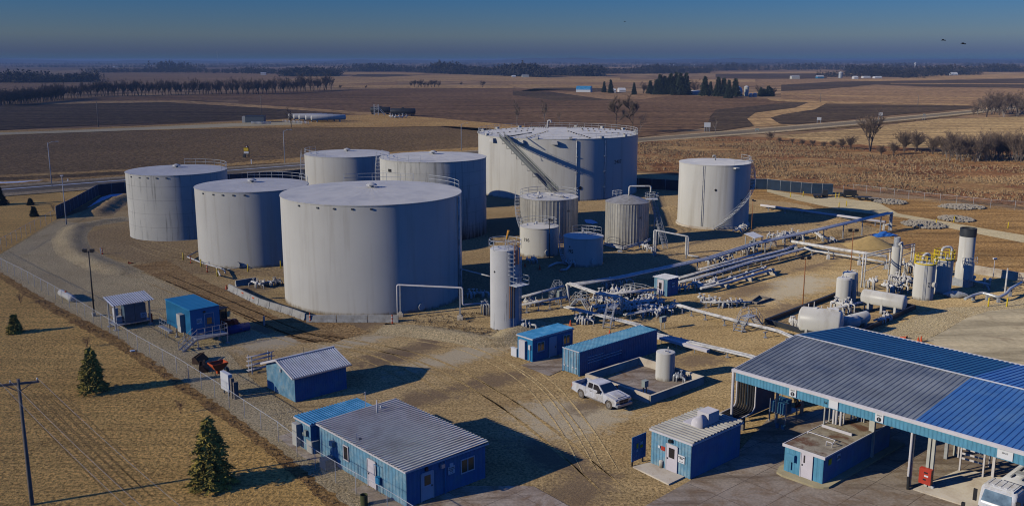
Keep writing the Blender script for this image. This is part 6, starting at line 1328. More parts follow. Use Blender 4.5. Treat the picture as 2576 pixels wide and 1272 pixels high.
vgroup('small valves in the shade at the right kerb of the bay', G2('f', (1650, 1080), (1850, 1000)), 3, 26, .3)
vgroup('valves and tubes under the pipe run beside the column tank', G2('g', (600, 410), (720, 400)), 5, 27, .5)
vgroup('rack of thin pipes left of the column tank foot', G2('v', (690, 770), (800, 770)), 4, 28, .3, m='galv', z0=1.4)
vgroup('small valves at the right foot of the column tank', G2('g', (560, 640), (660, 640)), 3, 29, .3)
vgroup('pump set at the foot of the pointed roof tank', G2('h', (1620, 900), (1700, 940)), 4, 30, .4)
vgroup('inner valve row of the valve yard, under the high pipe bridge', G2('a', (700, 800), (900, 790), (1050, 760)), 8, 41, .9, s=.34, z0=.8)
vgroup('valve row just left of the steep stair crossing', G2('a', (560, 870), (700, 900), (800, 960)), 6, 42, .7)
vgroup('valve row between the booth and the two shaded headers', G2('a', (1350, 740), (1560, 760), (1700, 800)), 7, 43, .8, s=.34)
vgroup('farther sunlit valve row beyond the high pipe bridge', G2('a', (650, 640), (900, 650), (1100, 640)), 8, 44, .8)
vgroup('pipe drops under the nearest part of the elevated rack', G2('a', (760, 540), (900, 500), (1200, 470)), 6, 45, .7, z0=1.0)
vgroup('pipe drops under the middle of the elevated rack', G2('b', (860, 800), (1000, 780), (1330, 700)), 5, 46, .6, z0=.9)
vgroup('pipework tucked under the elevated rack before the instrument stand', G2('b', (1400, 620), (1600, 570), (1850, 530)), 7, 47, .7, z0=.9)
vgroup('pipes and valves between the crossing racks and the sand heap', G2('c', (250, 760), (450, 700), (620, 700)), 8, 48, .9, s=.36, z0=1.1)
vgroup('bent pipes on the slope behind the thick overhead pipe', G2('c', (850, 600), (1000, 720), (1250, 780)), 4, 49, .5, z0=.7)
vgroup('pump group between the low pipe pair and the container', G2('g', (1500, 440), (1700, 480), (1900, 520)), 5, 50, .6)
vgroup('machinery heap in front of the slim column', G2('e', (20, 830), (110, 850), (200, 900)), 8, 51, .9, s=.4, z0=1.2)
vgroup('pump stand beside the small tank in the concrete wall', G2('g', (2090, 1150), (2160, 1170)), 3, 31, .3, m='galv')
# stair crossings
def crossing(label, k, pts, hh, wd=1.0, L=2.2):
    q = g(k, *pts[0]); e = g(k, *pts[1]); t = thing('stair_crossing', label, 'stairs', q, 0, 'stair crossings over the pipes'); d = (e - q); D = d.length; d.normalize(); sdv = Vector((-d.y, d.x, 0))
    m0 = q + d * D * .33 + UZ * hh; m1 = q + d * D * .67 + UZ * hh
    pf = MB(); pf.bar(m0, m1, wd, .06); pf.build('platform', M['galv'], t, True)
    for a, b in ((q, m0), (e, m1)):
        st = MB()
        for s_ in (-1, 1): st.bar(a + sdv * s_ * wd / 2, b + sdv * s_ * wd / 2, .05, .16)
        for i in range(5): c = a.lerp(b, (i + .5) / 5); st.box(c.x, c.y, c.z, .22, wd, .04, math.atan2(d.y, d.x))
        st.build('stairs', M['galv'], t, True)
    rl = MB()
    for s_ in (-1, 1):
        o = sdv * s_ * wd / 2
        for h_ in (.95, .5): rl.tube([q + o + UZ * h_, m0 + o + UZ * h_, m1 + o + UZ * h_, e + o + UZ * h_], .028, 4)
        for c in (q, q.lerp(m0, .5), m0, m1, m1.lerp(e, .5), e): rl.tube([c + o, c + o + UZ * .95], .028, 4)
    rl.build('handrail', M['rail'], t, True); return t
crossing('aluminium stair crossing over the low pipes left of the high pipe bridge', 'a', ((240, 790), (530, 860)), 1.2)
crossing('steep stair crossing just behind the shipping container', 'a', ((800, 1160), (1010, 930)), 1.9, .9)
crossing('stair crossing over the pipe pair near the canopy roof', 'd', ((450, 1290), (680, 1200)), 1.5, 1.1)
crossing('stair crossing beside the elevated rack, seen under the pipes', 'b', ((1960, 490), (2080, 440)), 1.2)
crossing('stair crossing at the end of the pipe run right of the column tank', 'g', ((850, 350), (1000, 340)), 1.6)
crossing('railed walkway with a ramp in front of the booth', 'a', ((1060, 560), (1560, 640)), .4, 1.1)
# covered instrument stand, boxes
q = g('b', 1720, 560); t = thing('instrument_stand', 'open stand with a tilted grey sheet roof behind the elevated rack', 'shelter', q, AX); p = MB(); p.add([(-1.2, -.9, 2.7), (1.4, -.9, 2.7), (1.4, 1.2, 3.2), (-1.2, 1.2, 3.2), (-1.2, -.9, 2.76), (1.4, -.9, 2.76), (1.4, 1.2, 3.26), (-1.2, 1.2, 3.26)], [(0, 3, 2, 1), (4, 5, 6, 7), (0, 1, 5, 4), (1, 2, 6, 5), (2, 3, 7, 6), (3, 0, 4, 7)]); p.build('roof', M['roofgal'], t)
for x_, y_ in ((-1, -.7), (1.2, -.7), (1.2, 1), (-1, 1)): p = MB(); p.b2(x_ - .07, y_ - .07, 0, x_ + .07, y_ + .07, 2.8); p.build('post', M['galv'], t)
p = MB(); p.b2(-.7, .2, .6, .1, .5, 2.0); p.b2(.2, .2, .6, 1.0, .5, 2.0); p.build('cabinet', M['greenbox'], t)
for k, u, v, sx_, sy_, sz, m, lb, lg in (('g', 945, 400, .6, .4, 1.0, 'greenbox', 'grey green cabinet on legs right of the column tank', .9), ('g', 1965, 640, .9, .35, .6, 'greenbox', 'pair of grey boxes on a frame behind the long container', .9), ('j', 1362, 190, .55, .4, .6, 'greenbox', 'grey green box on legs at the corner of the concrete wall', 1.0), ('g', 500, 910, .3, .9, .9, 'sign', 'white box at the left corner of the small cabin office', .05), ('n', 142, 605, .18, .18, 1.1, 'galv', 'short grey post standing in the tank shadow on the dirt', 0.02), ('s', 130, 690, .45, .35, .5, 'ac', 'beige box on wooden posts near the canopy corner', .6)):
    q = g(k, u, v); t = thing('utility_box', lb, 'utility box', q, AX); p = MB(); p.box(0, 0, lg, sx_, sy_, sz); p.box(0, 0, lg + sz, sx_ + .06, sy_ + .06, .04); p.build('cabinet', M[m], t)
    if lg > .2:
        for s_ in (-1, 1): p = MB(); p.b2(s_ * sx_ * .4 - .04, -.04, 0, s_ * sx_ * .4 + .04, .04, lg); p.build('leg', M['black' if k == 'j' else 'galv'], t)
# ------------------------------------------------------------------ kerbed bay and concrete wall
def lowwall(name, label, pts, w_, h_, m, cap=None, close=True):
    t = thing(name, label, 'wall', pts[0]); n = len(pts)
    for i in range(n if close else n - 1):
        a, b = pts[i], pts[(i + 1) % n]; d = (b - a).normalized() * (w_ / 2); p = MB(); p.bar(a + UZ * h_ / 2 - d, b + UZ * h_ / 2 + d * .98, w_, h_ - i * .004); o = p.build('wall_side', M[m], t, True)
        if cap: p = MB(); p.bar(a + UZ * (h_ + .015 - i * .003) - d, b + UZ * (h_ + .015 - i * .003) + d, w_ + .03, .03); p.build('wall_cap', M[cap], o, True)
    return t
F0 = g('j', 1418, 262); R0 = F0 + UX * 8.0; L0 = F0 + UY * 8.2; B0 = L0 + UX * 8.0
lowwall('containment_wall', 'low concrete wall round the small white tank by the pickup', [F0, R0, B0, L0], .22, .85, 'conc')
patch('bay_floor', M['slab'], [('j', 1418, 240)] if 0 else [('g', 1300, 1200), ('g', 1740, 960), ('g', 2260, 1140), ('j', 1418, 230)], .064)
KL = g('d', 765, 1195); KR = g('f', 2290, 800); KB = g('', 2125, 737); KF = KL + KR - KB
lowwall('kerb_wall', 'dark kerb wall round the bay of white vessels', [KL, KF, KR, KB], .3, .6, 'dark', None)
patch('bay_floor', M['base'], [('d', 775, 1192), ('', 2126, 740), ('f', 2280, 800), ('', 2180, 850)], .068)
mb = MB(); q = g('d', 740, 940); mb2 = [g('d', 600, 975), g('d', 690, 912), g('d', 815, 940), g('d', 665, 990)]; lowwall('pit_frame', 'open timber frame around a small pit on the tan dirt', mb2, .12, .35, 'wood')
# jersey barriers
def barrier(A, B, label, i):
    A, B = Vector(A), Vector(B); d = (B - A); L = d.length - .06; d.normalize(); an = math.atan2(d.y, d.x); mb = MB(); pr = [(-.30, 0), (.30, 0), (.30, .08), (.16, .32), (.10, .86), (-.10, .86), (-.16, .32), (-.30, .08)]
    n = len(pr); vs = [(0.03, y, z) for y, z in pr] + [(L, y, z) for y, z in pr]; mb.add(vs, [tuple(range(n)), tuple(range(2 * n - 1, n - 1, -1))] + [(j, n + j, n + (j + 1) % n, (j + 1) % n) for j in range(n)])
    t = thing('traffic_barrier', label, 'barrier', A, an, 'concrete traffic barriers'); mb.build('body', M['barr'], t); s_ = MB()
    for x_ in (L * .25, L * .75):
        for y_ in (-.302, .302): s_.box(x_, y_, .0, .35, .02, .07)
    s_.build('drain_slot', M['black'], t)
    if i in (1, 2): o_ = MB(); o_.box(L * .5, -.13, .45, .6, .02, .25); o_.build('orange_mark', M['orange'], t)
bl = [g('k', 2270, 395), g('k', 2360, 440), g('k', 2465, 490), g('k', 2570, 540), g('n', 205, 435), g('n', 320, 470), g('n', 430, 505), g('n', 555, 552)]
nm = ['first', 'second', 'third', 'fourth', 'fifth', 'sixth', 'seventh']
for i in range(7): barrier(bl[i], bl[i + 1], nm[i] + ' concrete barrier from the far left end of the slanted row', i)
bl = [g('n', 560, 568), g('n', 860, 570), g('n', 1170, 570), g('n', 1475, 570)]
for i in range(3): barrier(bl[i], bl[i + 1], ('left', 'middle', 'right')[i] + ' concrete barrier of the straight row facing the yard', i + 3)
a = g('k', 2330, 360); barrier(a, a + UX * 3.2, 'concrete barrier lying behind the far end of the slanted row', 9)
# cones, bollards
def cone(label, k, u, v, vt=None, lying=False, tall=False):
    q = g(k, u, v); h_ = max(.6, min(1.2, up(k, u, v, vt))) if vt else .75; t = thing('traffic_cone', label, 'traffic cone', q, random.uniform(0, 3), 'orange traffic cones'); w_ = .18 if not tall else .09
    c = MB(); b = MB()
    if lying: c.tube([(0, 0, .17), (h_, 0, .08)], .17, 14, .04); b.box(-.05, 0, 0, .05, .4, .4)
    else: c.lathe(0, 0, [(w_, .04), (.05 if not tall else .07, h_), (.01, h_ + .02)], 14); b.box(0, 0, 0, .42, .42, .05)
    c.build('cone', M['orange'], t); b.build('base', M['orange' if not tall else 'rubber'], t)
    if tall:
        for z_ in (.35, .7): s_ = MB(); s_.lathe(0, 0, [(w_ * .95, h_ * z_), (w_ * .9, h_ * z_ + .12)], 14); s_.build('white_band', M['sign'], t)
cone('orange cone lying on its side on the dirt', 'l', 1275, 1055, None, True); cone('orange tube marker at the left foot of the tank with yellow bollards', 'l', 1888, 1050, 960, False, True); cone('orange tube marker in front of the tank with yellow bollards', 'l', 2052, 1140, 1060, False, True)
cone('small orange cone beside the far end of the barrier row', 'k', 2242, 385, 355); cone('orange tube marker at the corner of the two barrier rows', 'n', 597, 572, 478, False, True); cone('orange tube marker at the right end of the barriers', 'n', 1410, 590, 498, False, True)
cone('red cone in the shade left of three, by the column tank', 'h', 460, 1085, 1050); cone('red cone in the shade between the column tank and tank 195', 'h', 607, 1115, 1065); cone('red cone at the end of the shaded pipe of tank 195', 'h', 815, 1130, 1095)
cone('orange cone by the shaded pumps above the small cabin office', 'g', 1052, 605, 550); cone('orange cone behind the long shipping container', 'g', 1440, 705, 645); cone('orange cone lying beside the two standing ones behind the canopy', 'w', 770, 438, None, True)
cone('left one of the two orange cones standing behind the canopy', 'w', 935, 478, 415); cone('right one of the two orange cones standing behind the canopy', 'w', 975, 482, 395)
cone('short orange marker near the far corner of the berm', 'l', 1015, 962, 900, False, True)
p = MB(); p.cyl(0, 0, 0, 1.1, .09, 8); q = g('l', 998, 960); solo(p, 'white_post', M['trim'], 'short white post beside the orange marker on the berm', 'post', q)
pb = MB(); pb.cyl(0, 0, 0, 1.15, .09, 10); pb.sph(0, 0, 1.15, .09, 8); b0 = None
for i, (k, u, v, lb) in enumerate((('l', 1815, 1020, 'yellow bollard left of the second tank, farthest left'), ('l', 1990, 1085, 'yellow bollard between the two orange tube markers'), ('l', 2152, 1180, 'nearest yellow bollard by the drain elbows'), ('l', 2455, 1135, 'yellow bollard just left of the largest near tank'), ('6' if 0 else 'z', 1560, 1500, None), ('n', 305, 40, 'yellow bollard touching the left wall of the largest near tank'),
        ('e', 1135, 1098, 'left yellow bollard below the clad pipe at the right'), ('e', 1355, 1098, 'right yellow bollard below the clad pipe at the right'), ('x', 233, 400, 'yellow post at the left start of the pale lane'), ('x', 358, 390, 'yellow post beyond the pale lane, second from its left start'), ('x', 680, 405, 'left yellow post of the pair before the dark trailers'), ('x', 712, 405, 'right yellow post of the pair before the dark trailers'),
        ('x', 712, 505, 'yellow post on the near edge of the pale lane'), ('x', 785, 488, 'yellow post in the middle of the pale lane fork'), ('x', 1673, 675, 'yellow post by the nearer stone heap'), ('x', 1850, 645, 'yellow post by the farther stone heap'), ('x', 2385, 705, 'yellow marker post on the brown grass at the right edge'))):
    if not lb: continue
    q = g(k, u, v)
    if b0 is None: b0 = solo(pb, 'bollard', M['yellow'], lb, 'bollard', q, 0, 'yellow bollards')
    else: dup(b0, q, None, lb)
# ------------------------------------------------------------------ fences
def fence(name, label, pts, h_=1.9, m='chain', rail='rail', sp=3.0, thick=0.0, grp=None, barb=False):
    t = thing(name, label, 'fence', pts[0], 0, grp); me = bpy.data.meshes.new('mesh_panel'); vs = []; fs = []; uvs = []; o = pts[0]; L = 0
    for a, b in zip(pts[:-1], pts[1:]):
        i = len(vs); l = (b - a).length; vs += [(a - o), (b - o), (b - o) + UZ * h_, (a - o) + UZ * h_]; fs.append((i, i + 1, i + 2, i + 3)); uvs += [(L, 0), (L + l, 0), (L + l, h_), (L, h_)]; L += l
    me.from_pydata([tuple(v) for v in vs], [], fs); uv = me.uv_layers.new(name='UVMap')
    for i, c in enumerate(uvs): uv.data[i].uv = c
    me.materials.append(M[m]); ob = bpy.data.objects.new('mesh_panel' if m == 'chain' else 'screen_panel', me); COL.objects.link(ob); ob.parent = t; ORG[ob.name] = ORG[t.name]
    if thick: sm = ob.modifiers.new('thick', 'SOLIDIFY'); sm.thickness = thick
    r = MB()
    for a, b in zip(pts[:-1], pts[1:]): r.tube([a + UZ * h_, b + UZ * h_], .022, 5)
    r.build('top_rail', M[rail], t, True); pp = MB(); pp.cyl(0, 0, 0, h_ + .05, .028, 6); first = None; cnt = 0
    for a, b in zip(pts[:-1], pts[1:]):
        n = max(1, round((b - a).length / sp))
        for i in range(n):
            if cnt >= 98: break
            cnt += 1; q = a.lerp(b, i / n) - o
            if first is None: first = pp.build('post', M[rail], t); first.location = q
            else: c = first.copy(); COL.objects.link(c); c.parent = t; c.location = q
    return t
fence('wire_fence', 'chain link fence running from the left edge down past the office building', G2('', (-60, 640), (20, 687), (56, 705), (140, 752), (235, 812), (347, 883), (445, 939), (541, 1001), (616, 1053), (701, 1111), (748, 1149), (794, 1184), (845, 1215), (896, 1245), (975, 1290), (1060, 1345)), 1.8)
fence('wire_fence', 'chain link fence along the far left lawn up to the dark screen', G2('l', (-120, 985), (15, 920), (215, 805), (350, 728), (510, 640), (560, 612)), 2.0)
fence('screened_fence', 'dark blue screened fence at the far left corner', G2('l', (560, 612), (700, 540), (850, 455), (975, 380), (1240, 352), (1500, 330), (1900, 290)) + G2('', (760, 452), (960, 440)), 2.6, 'screen', 'rail', 3.0, .04)
fence('screened_fence', 'dark screened fence behind the tank numbered 362', G2('', (1560, 478), (1606, 474), (1708, 480), (1900, 476)) + G2('x', (0, 320), (130, 335), (440, 365), (650, 372)), 2.6, 'screen', 'rail', 3.2, .04)
fence('wire_fence', 'chain link fence across the marsh edge at the far right', G2('x', (650, 385), (850, 350), (1400, 420), (2210, 510), (2700, 545)), 2.0, sp=4.0)
# ------------------------------------------------------------------ loose things in the yard
q = g('k', 660, 470); t = thing('propane_tank', 'white propane tank with an orange dome, alone on the gravel', 'propane tank', q, 0)
A = g('k', 605, 420, .55) - q; B = g('k', 715, 480, .55) - q; mb = MB(); d = (B - A).normalized(); sdv = d.cross(UZ).normalized(); n_ = 20; vs = []; pr = []; L = (B - A).length
for k_ in range(6): a_ = math.pi / 2 * k_ / 5; pr.append((.46 * math.sin(a_) + .001, -.3 * math.cos(a_)))
for rr, x_ in pr + [(a_, L - b_) for a_, b_ in reversed(pr)]:
    for j in range(n_): an = 2 * math.pi * j / n_; vs.append(A + d * x_ + (sdv * math.cos(an) + UZ * math.sin(an)) * rr)
mb.add(vs, [(i * n_ + j, i * n_ + (j + 1) % n_, (i + 1) * n_ + (j + 1) % n_, (i + 1) * n_ + j) for i in range(11) for j in range(n_)], True); mb.build('shell', M['white'], t)
c_ = A.lerp(B, .45); p = MB(); p.sph(c_.x, c_.y, 1.02, .17, 8); p.build('dome', M['orange'], t); p = MB()
for f_ in (.15, .85): c_ = A.lerp(B, f_); p.box(c_.x, c_.y, 0, .2, .6, .18, math.atan2(d.y, d.x))
p.build('foot', M['conc'], t)
# tractor with plough blade
q = g('q', 1600, 610); t = thing('tractor', 'red tractor parked behind the raised blue cabin', 'tractor', q, R_(-20)); p = MB()
p.b2(-.4, -.35, .7, 1.6, .35, 1.35); p.b2(1.0, -.25, 1.35, 1.5, .25, 1.5); p.build('bonnet', M['red'], t); p = MB(); p.b2(-1.5, -.65, .9, -.3, .65, 1.3); p.b2(-1.7, -.9, 1.2, -.5, -.6, 1.5); p.b2(-1.7, .6, 1.2, -.5, .9, 1.5); p.build('mudguard', M['red'], t)
p = MB()
for x_, y_ in ((-1.4, -.6), (-1.4, .6), (-.2, -.6), (-.2, .6)): p.b2(x_ - .05, y_ - .05, 1.3, x_ + .05, y_ + .05, 2.6)
p.b2(-1.55, -.75, 2.6, 0, .75, 2.7); c_ = p.build('cab', M['black'], t); p = MB(); p.b2(-1.38, -.58, 1.4, -.22, .58, 2.58); p.build('cab_glass', M['glass'], c_)
for x_, y_, r_ in ((-1.1, -.8, .75), (-1.1, .8, .75), (1.2, -.65, .48), (1.2, .65, .48)):
    p = MB(); p.tube([(x_, y_ - .18, r_), (x_, y_ + .18, r_)], r_, 18); w_ = p.build('wheel', M['tyre'], t); p = MB(); p.tube([(x_, y_ - .2, r_), (x_, y_ + .2, r_)], r_ * .5, 12); p.build('rim', M['sign'], w_)
p = MB(); p.bar((1.0, -.4, .6), (2.6, -.4, .5), .12); p.bar((1.0, .4, .6), (2.6, .4, .5), .12); p.build('loader_arm', M['red'], t)
a = g('q', 1610, 690); b = g('q', 1915, 620); t = thing('snow_blade', 'curved dark blue plough blade lying beyond the raised blue cabin', 'plough blade', a, math.atan2((b - a).y, (b - a).x)); L = (b - a).length; p = MB(); vs = []
for i in range(9):
    an = -1.2 + 2.3 * i / 8
    for x_ in (0, L): vs += [(x_, .55 - .6 * math.cos(an) + 0, .55 + .58 * math.sin(an))]
vs2 = [(x, y + .05, z) for x, y, z in vs]; p.add(vs + vs2, [(2 * i, 2 * i + 1, 2 * i + 3, 2 * i + 2) for i in range(8)] + [(18 + 2 * i, 18 + 2 * i + 2, 18 + 2 * i + 3, 18 + 2 * i + 1) for i in range(8)] + [(0, 1, 19, 18), (16, 34, 35, 17)] + [(2 * i, 2 * i + 2, 20 + 2 * i, 18 + 2 * i) for i in range(8)] + [(2 * i + 1, 19 + 2 * i, 21 + 2 * i, 2 * i + 3) for i in range(8)], True); p.build('blade', MAT('navy_blade', (.02, .07, .30), .4), t)
p = MB()
for x_ in (L * .2, L * .5, L * .8): p.b2(x_ - .04, .1, .05, x_ + .04, .7, 1.0)
p.build('rib', M['dkrail'], t)
for i, (u, v, rz_, lb) in enumerate(((1225, 1010, .5, 'open rusty loader bucket nearer the raised cabin stairs'), (1265, 1120, .9, 'open rusty loader bucket nearer the orange spreader'))):
    q = g('q', u, v); mb = MB(); pr = [(0, 0), (.9, 0), (1.0, .15), (.35, .75), (.3, .75), (.85, .12), (.1, .08), (.05, .7), (0, .7)]; n_ = len(pr); W = 1.9
    vs = [(x_, -W / 2, z_) for x_, z_ in pr] + [(x_, W / 2, z_) for x_, z_ in pr]; mb.add(vs, [(j, n_ + j, n_ + (j + 1) % n_, (j + 1) % n_) for j in range(n_)])
    for y_ in (-W / 2, W / 2): mb.add([(0, y_ - .03, 0), (.9, y_ - .03, 0), (.35, y_ - .03, .75), (0, y_ - .03, .7), (0, y_ + .03, 0), (.9, y_ + .03, 0), (.35, y_ + .03, .75), (0, y_ + .03, .7)], [(0, 1, 2, 3), (7, 6, 5, 4), (0, 4, 5, 1), (1, 5, 6, 2), (2, 6, 7, 3), (3, 7, 4, 0)])
    mb.box(.5, 0, .75, .1, W, .08); solo(mb, 'loader_bucket', MAT('rusty_steel_%s' % 'ab'[i], (.10, .055, .03), .8, 0, .5, 2), lb, 'loader bucket', q, rz_ - .6, 'loader buckets')
q = g('q', 1510, 1165); t = thing('salt_spreader', 'bright orange hopper spreader on the gravel', 'spreader', q, AX); p = MB(); vs = []
for s_, z_ in ((.35, .45), (.85, 1.15), (.85, 1.25), (.8, 1.25), (.8, 1.12), (.28, .5)):
    for a_, b_ in ((-1, -1), (1, -1), (1, 1), (-1, 1)): vs.append((a_ * s_, b_ * s_ * .75, z_))
p.add(vs, [(i * 4 + j, i * 4 + (j + 1) % 4, i * 4 + 4 + (j + 1) % 4, i * 4 + 4 + j) for i in range(5) for j in range(4)] + [(20, 21, 22, 23)]); p.build('hopper', M['orange'], t)
p = MB(); p.b2(-.2, -.2, .1, .2, .2, .45); p.build('outlet', M['orange'], t); p = MB()
for s_ in (-1, 1): p.bar((s_ * .5, -.3, 0), (s_ * .5, -.3, .9), .06); p.bar((s_ * .5, .3, 0), (s_ * .5, .3, .9), .06)
p.tube([(.9, .1, .25), (1.1, .1, .25)], .25, 12); p.build('frame', M['dkrail'], t)
# pipe storage rack beside the shed, stacked board sign
q = g('u', 680, 300); t = thing('storage_rack', 'rack holding long white pipes against the gable shed', 'rack', q, AX); p = MB()
for x_ in (0, 2.2):
    for y_ in (0, .7): p.b2(x_ - .04, y_ - .04, 0, x_ + .04, y_ + .04, 1.9)
    for z_ in (.3, .8, 1.3, 1.7): p.b2(x_ - .03, 0, z_, x_ + .03, .7, z_ + .05)
p.build('frame', M['rail'], t); p = MB()
for i in range(14): z_ = (.4, .9, 1.4, 1.8)[i % 4]; y_ = .1 + .13 * (i // 4); p.tube([(-.4, y_, z_), (2.3 + .2 * (i % 3), y_, z_)], .04, 6)
p.build('stored_pipes', M['trim'], t)
q = g('u', 150, 640); t = thing('board_sign', 'white board on posts with a wooden panel, beside the gable shed', 'sign', q, R_(-48)); p = MB(); p.b2(-.15, -.05, .5, 1.55, .35, 2.25); p.build('board', M['sign'], t)
for x_ in (.1, 1.2): p = MB(); p.b2(x_ - .05, .05, 0, x_ + .05, .2, .6); p.build('leg', M['wood'], t)
p = MB(); p.b2(1.75, .0, 0, 2.05, .3, 2.0); p.b2(2.25, .05, 0, 2.45, .5, 1.7); p.build('side_post', M['wood'], t)
q = g('o', 1130, 1265); mb = MB(); mb.lathe(0, 0, [(.27, 0), (.28, .85), (.25, .85), (.22, .1), (.01, .1)], 18); solo(mb, 'waste_barrel', MAT('olive_barrel', (.10, .11, .04), .6), 'olive green open barrel outside the fence at the bottom edge', 'barrel', q)
mb = MB(); mb.box(0, 0, 0, .5, .4, .15); solo(mb, 'cover_plate', M['sign'], 'small white slab lying in the grass by the wire fence', 'slab', g('q', 415, 880), .6)
mb = MB()
rnd = random.Random(12); vs = []; fs = []; nx = 14
for i in range(nx):
    for j in range(nx):
        x_, y_ = (i / (nx - 1) - .5) * 2, (j / (nx - 1) - .5) * 2; r_ = math.hypot(x_, y_); vs.append((x_ * 4.2, y_ * 3.4, max(0, 2.0 * (1 - r_) ** .9 if r_ < 1 else 0) + rnd.uniform(-.06, .06) * (r_ < .95)))
for i in range(nx - 1):
    for j in range(nx - 1): fs.append((i * nx + j, (i + 1) * nx + j, (i + 1) * nx + j + 1, i * nx + j + 1))
mb.add(vs, fs, True); q = g('c', 1880, 830); tag(solo(mb, 'sand_heap', M['sand'], None, None, (q.x, q.y, .08)), 'ochre sand heap behind the thick overhead pipe', 'sand heap')
def stones(label, k, pts, n, seed, hh=.5):
    P = G2(k, *pts); cx_ = sum(p.x for p in P) / len(P); cy_ = sum(p.y for p in P) / len(P); rx = max(abs(p.x - cx_) for p in P); ry = max(abs(p.y - cy_) for p in P); rnd = random.Random(seed); mb = MB()
    for i in range(n):
        a = rnd.uniform(0, 6.28); r_ = rnd.random() ** .5; s_ = rnd.uniform(.18, .42); x_, y_ = r_ * rx * math.cos(a), r_ * ry * math.sin(a)
        mb.lathe(x_, y_, [(.02, hh * (1 - r_) - .1), (s_ * rnd.uniform(.8, 1.1), hh * (1 - r_) + s_ * .2), (s_ * rnd.uniform(.6, .9), hh * (1 - r_) + s_ * .7), (.02, hh * (1 - r_) + s_)], 6, a0=a)
    o = solo(mb, 'stone_heap', M['rock'], label, 'stone heap', (cx_, cy_, .08)); o['kind'] = 'stuff'
    for f_ in o.data.polygons: f_.use_smooth = False
stones('rocks', 'x', ((1110, 430), (1320, 430), (1320, 475), (1110, 460)), 260, 1); stones('rocks', 'x', ((1770, 480), (2080, 480), (2080, 525), (1770, 515)), 340, 2); stones('rocks', 'x', ((1420, 650), (1680, 650), (1680, 715), (1420, 690)), 340, 3); stones('rocks', 'x', ((1730, 590), (1970, 600), (1980, 650), (1800, 640)), 300, 4)
for i, (u, v, w_, m, lb) in enumerate(((495, 405, 1.8, 'dark', 'dark low trailer left of the gate posts'), (570, 395, 1.5, 'dark', 'dark upright machine before the screened fence'), (810, 400, 4.0, 'rubber', 'dark brown loaded trailer on the pale lane'), (950, 425, 3.2, 'dark', 'dark low flatbed behind the loaded trailer'), (1055, 435, 2.2, 'wood', 'stack of boards at the end of the trailers'))):
    q = g('x', u, v); t = thing('trailer' if i != 4 else 'board_stack', lb, 'trailer' if i != 4 else 'boards', (q.x, q.y, .08), R_(-12)); p = MB(); p.b2(-w_ / 2, -.8, .5, w_ / 2, .8, .7)
    if i in (1, 2): p.b2(-w_ * .3, -.6, .7, w_ * .4, .6, 1.7)
    p.build('bed', M[m], t); p = MB()
    for x_ in (-w_ * .25, w_ * .25): p.tube([(x_, -.9, .32), (x_, .9, .32)], .32, 12)
    p.build('wheels', M['rubber'], t)
q = g('c', 2130, 640); mb = MB(); rnd = random.Random(3); vs = []; fs = []
for i in range(8):
    for j in range(8): x_, y_ = i / 7 - .5, j / 7 - .5; vs.append((x_ * 4.5, y_ * 2.2, max(0.0, .8 * (1 - 2.0 * max(abs(x_), abs(y_))) + rnd.uniform(-.1, .15))))
for i in range(7):
    for j in range(7): fs.append((i * 8 + j, (i + 1) * 8 + j, (i + 1) * 8 + j + 1, i * 8 + j + 1))
mb.add(vs, fs); solo(mb, 'tarpaulin', M['tarp'], 'crumpled blue and white tarpaulin between the sand heap and the pipe posts', 'tarpaulin', (q.x, q.y, .08), .3)
# ------------------------------------------------------------------ pickup
q0 = g('j', 735, 205); q1 = g('j', 1020, 322); dv = (q1 - q0).normalized(); an = math.atan2(dv.y, dv.x); side = Vector((-dv.y, dv.x, 0))
WB = 3.75; PK = thing('pickup_truck', 'white four door pickup truck with dusty wheels parked by the low concrete wall', 'pickup truck', (q0.x, q0.y, .02), an)
W = 1.95
def prof(mb, pts, y0, y1, smooth=False):
    n = len(pts); mb.add([(x, y0, z) for x, z in pts] + [(x, y1, z) for x, z in pts], [tuple(range(n)), tuple(range(2 * n - 1, n - 1, -1))] + [(i, n + i, n + (i + 1) % n, (i + 1) % n) for i in range(n)])
def archpts(cx_, r_, z0, n=8): return [(cx_ + r_ * math.cos(math.pi * i / n), z0 + r_ * math.sin(math.pi * i / n)) for i in range(n + 1)]
b = MB(); y0, y1 = -.06, W - .06
R1 = archpts(0, .50, .42); R2 = archpts(WB, .50, .42)
side_o = [(-1.25, .55)] + [(-.5, .42)][:0] + list(reversed([(x, z) for x, z in R1])) + list(reversed([(x, z) for x, z in R2])) + [(4.65, .5), (4.72, .95), (4.62, 1.12), (3.35, 1.26), (2.95, 1.28), (.62, 1.28), (.62, 1.30), (-1.28, 1.30)]
prof(b, side_o, y0, y0 + .14); prof(b, side_o, y1 - .14, y1)
b.b2(.60, y0 + .14, .5, 3.0, y1 - .14, 1.27); b.b2(-1.2, y0 + .14, .55, .6, y1 - .14, .80); b.b2(-1.28, y0 + .14, .6, -1.2, y1 - .14, 1.28); b.b2(.55, y0 + .14, .6, .62, y1 - .14, 1.3)
prof(b, [(2.95, .5), (4.66, .5), (4.72, .95), (4.62, 1.12), (3.35, 1.27), (2.95, 1.29)], y0 + .14, y1 - .14)
prof(b, [(3.1, 1.27), (4.5, 1.14), (4.45, 1.20), (3.35, 1.34), (3.1, 1.34)], y0 + .45, y1 - .45)
b.build('body', M['truck'], PK)
cab = MB(); zt = 1.92; cabp = [(.62, 1.28), (3.05, 1.28), (2.25, zt - .03), (1.9, zt), (.95, zt), (.72, zt - .05)]
n = len(cabp); vs = []
for s_ in (0, 1):
    for x, z in cabp: k_ = .02 + .13 * (z - 1.28) / .64; vs.append((x, (y0 + .04 + k_) if s_ == 0 else (y1 - .04 - k_), z))
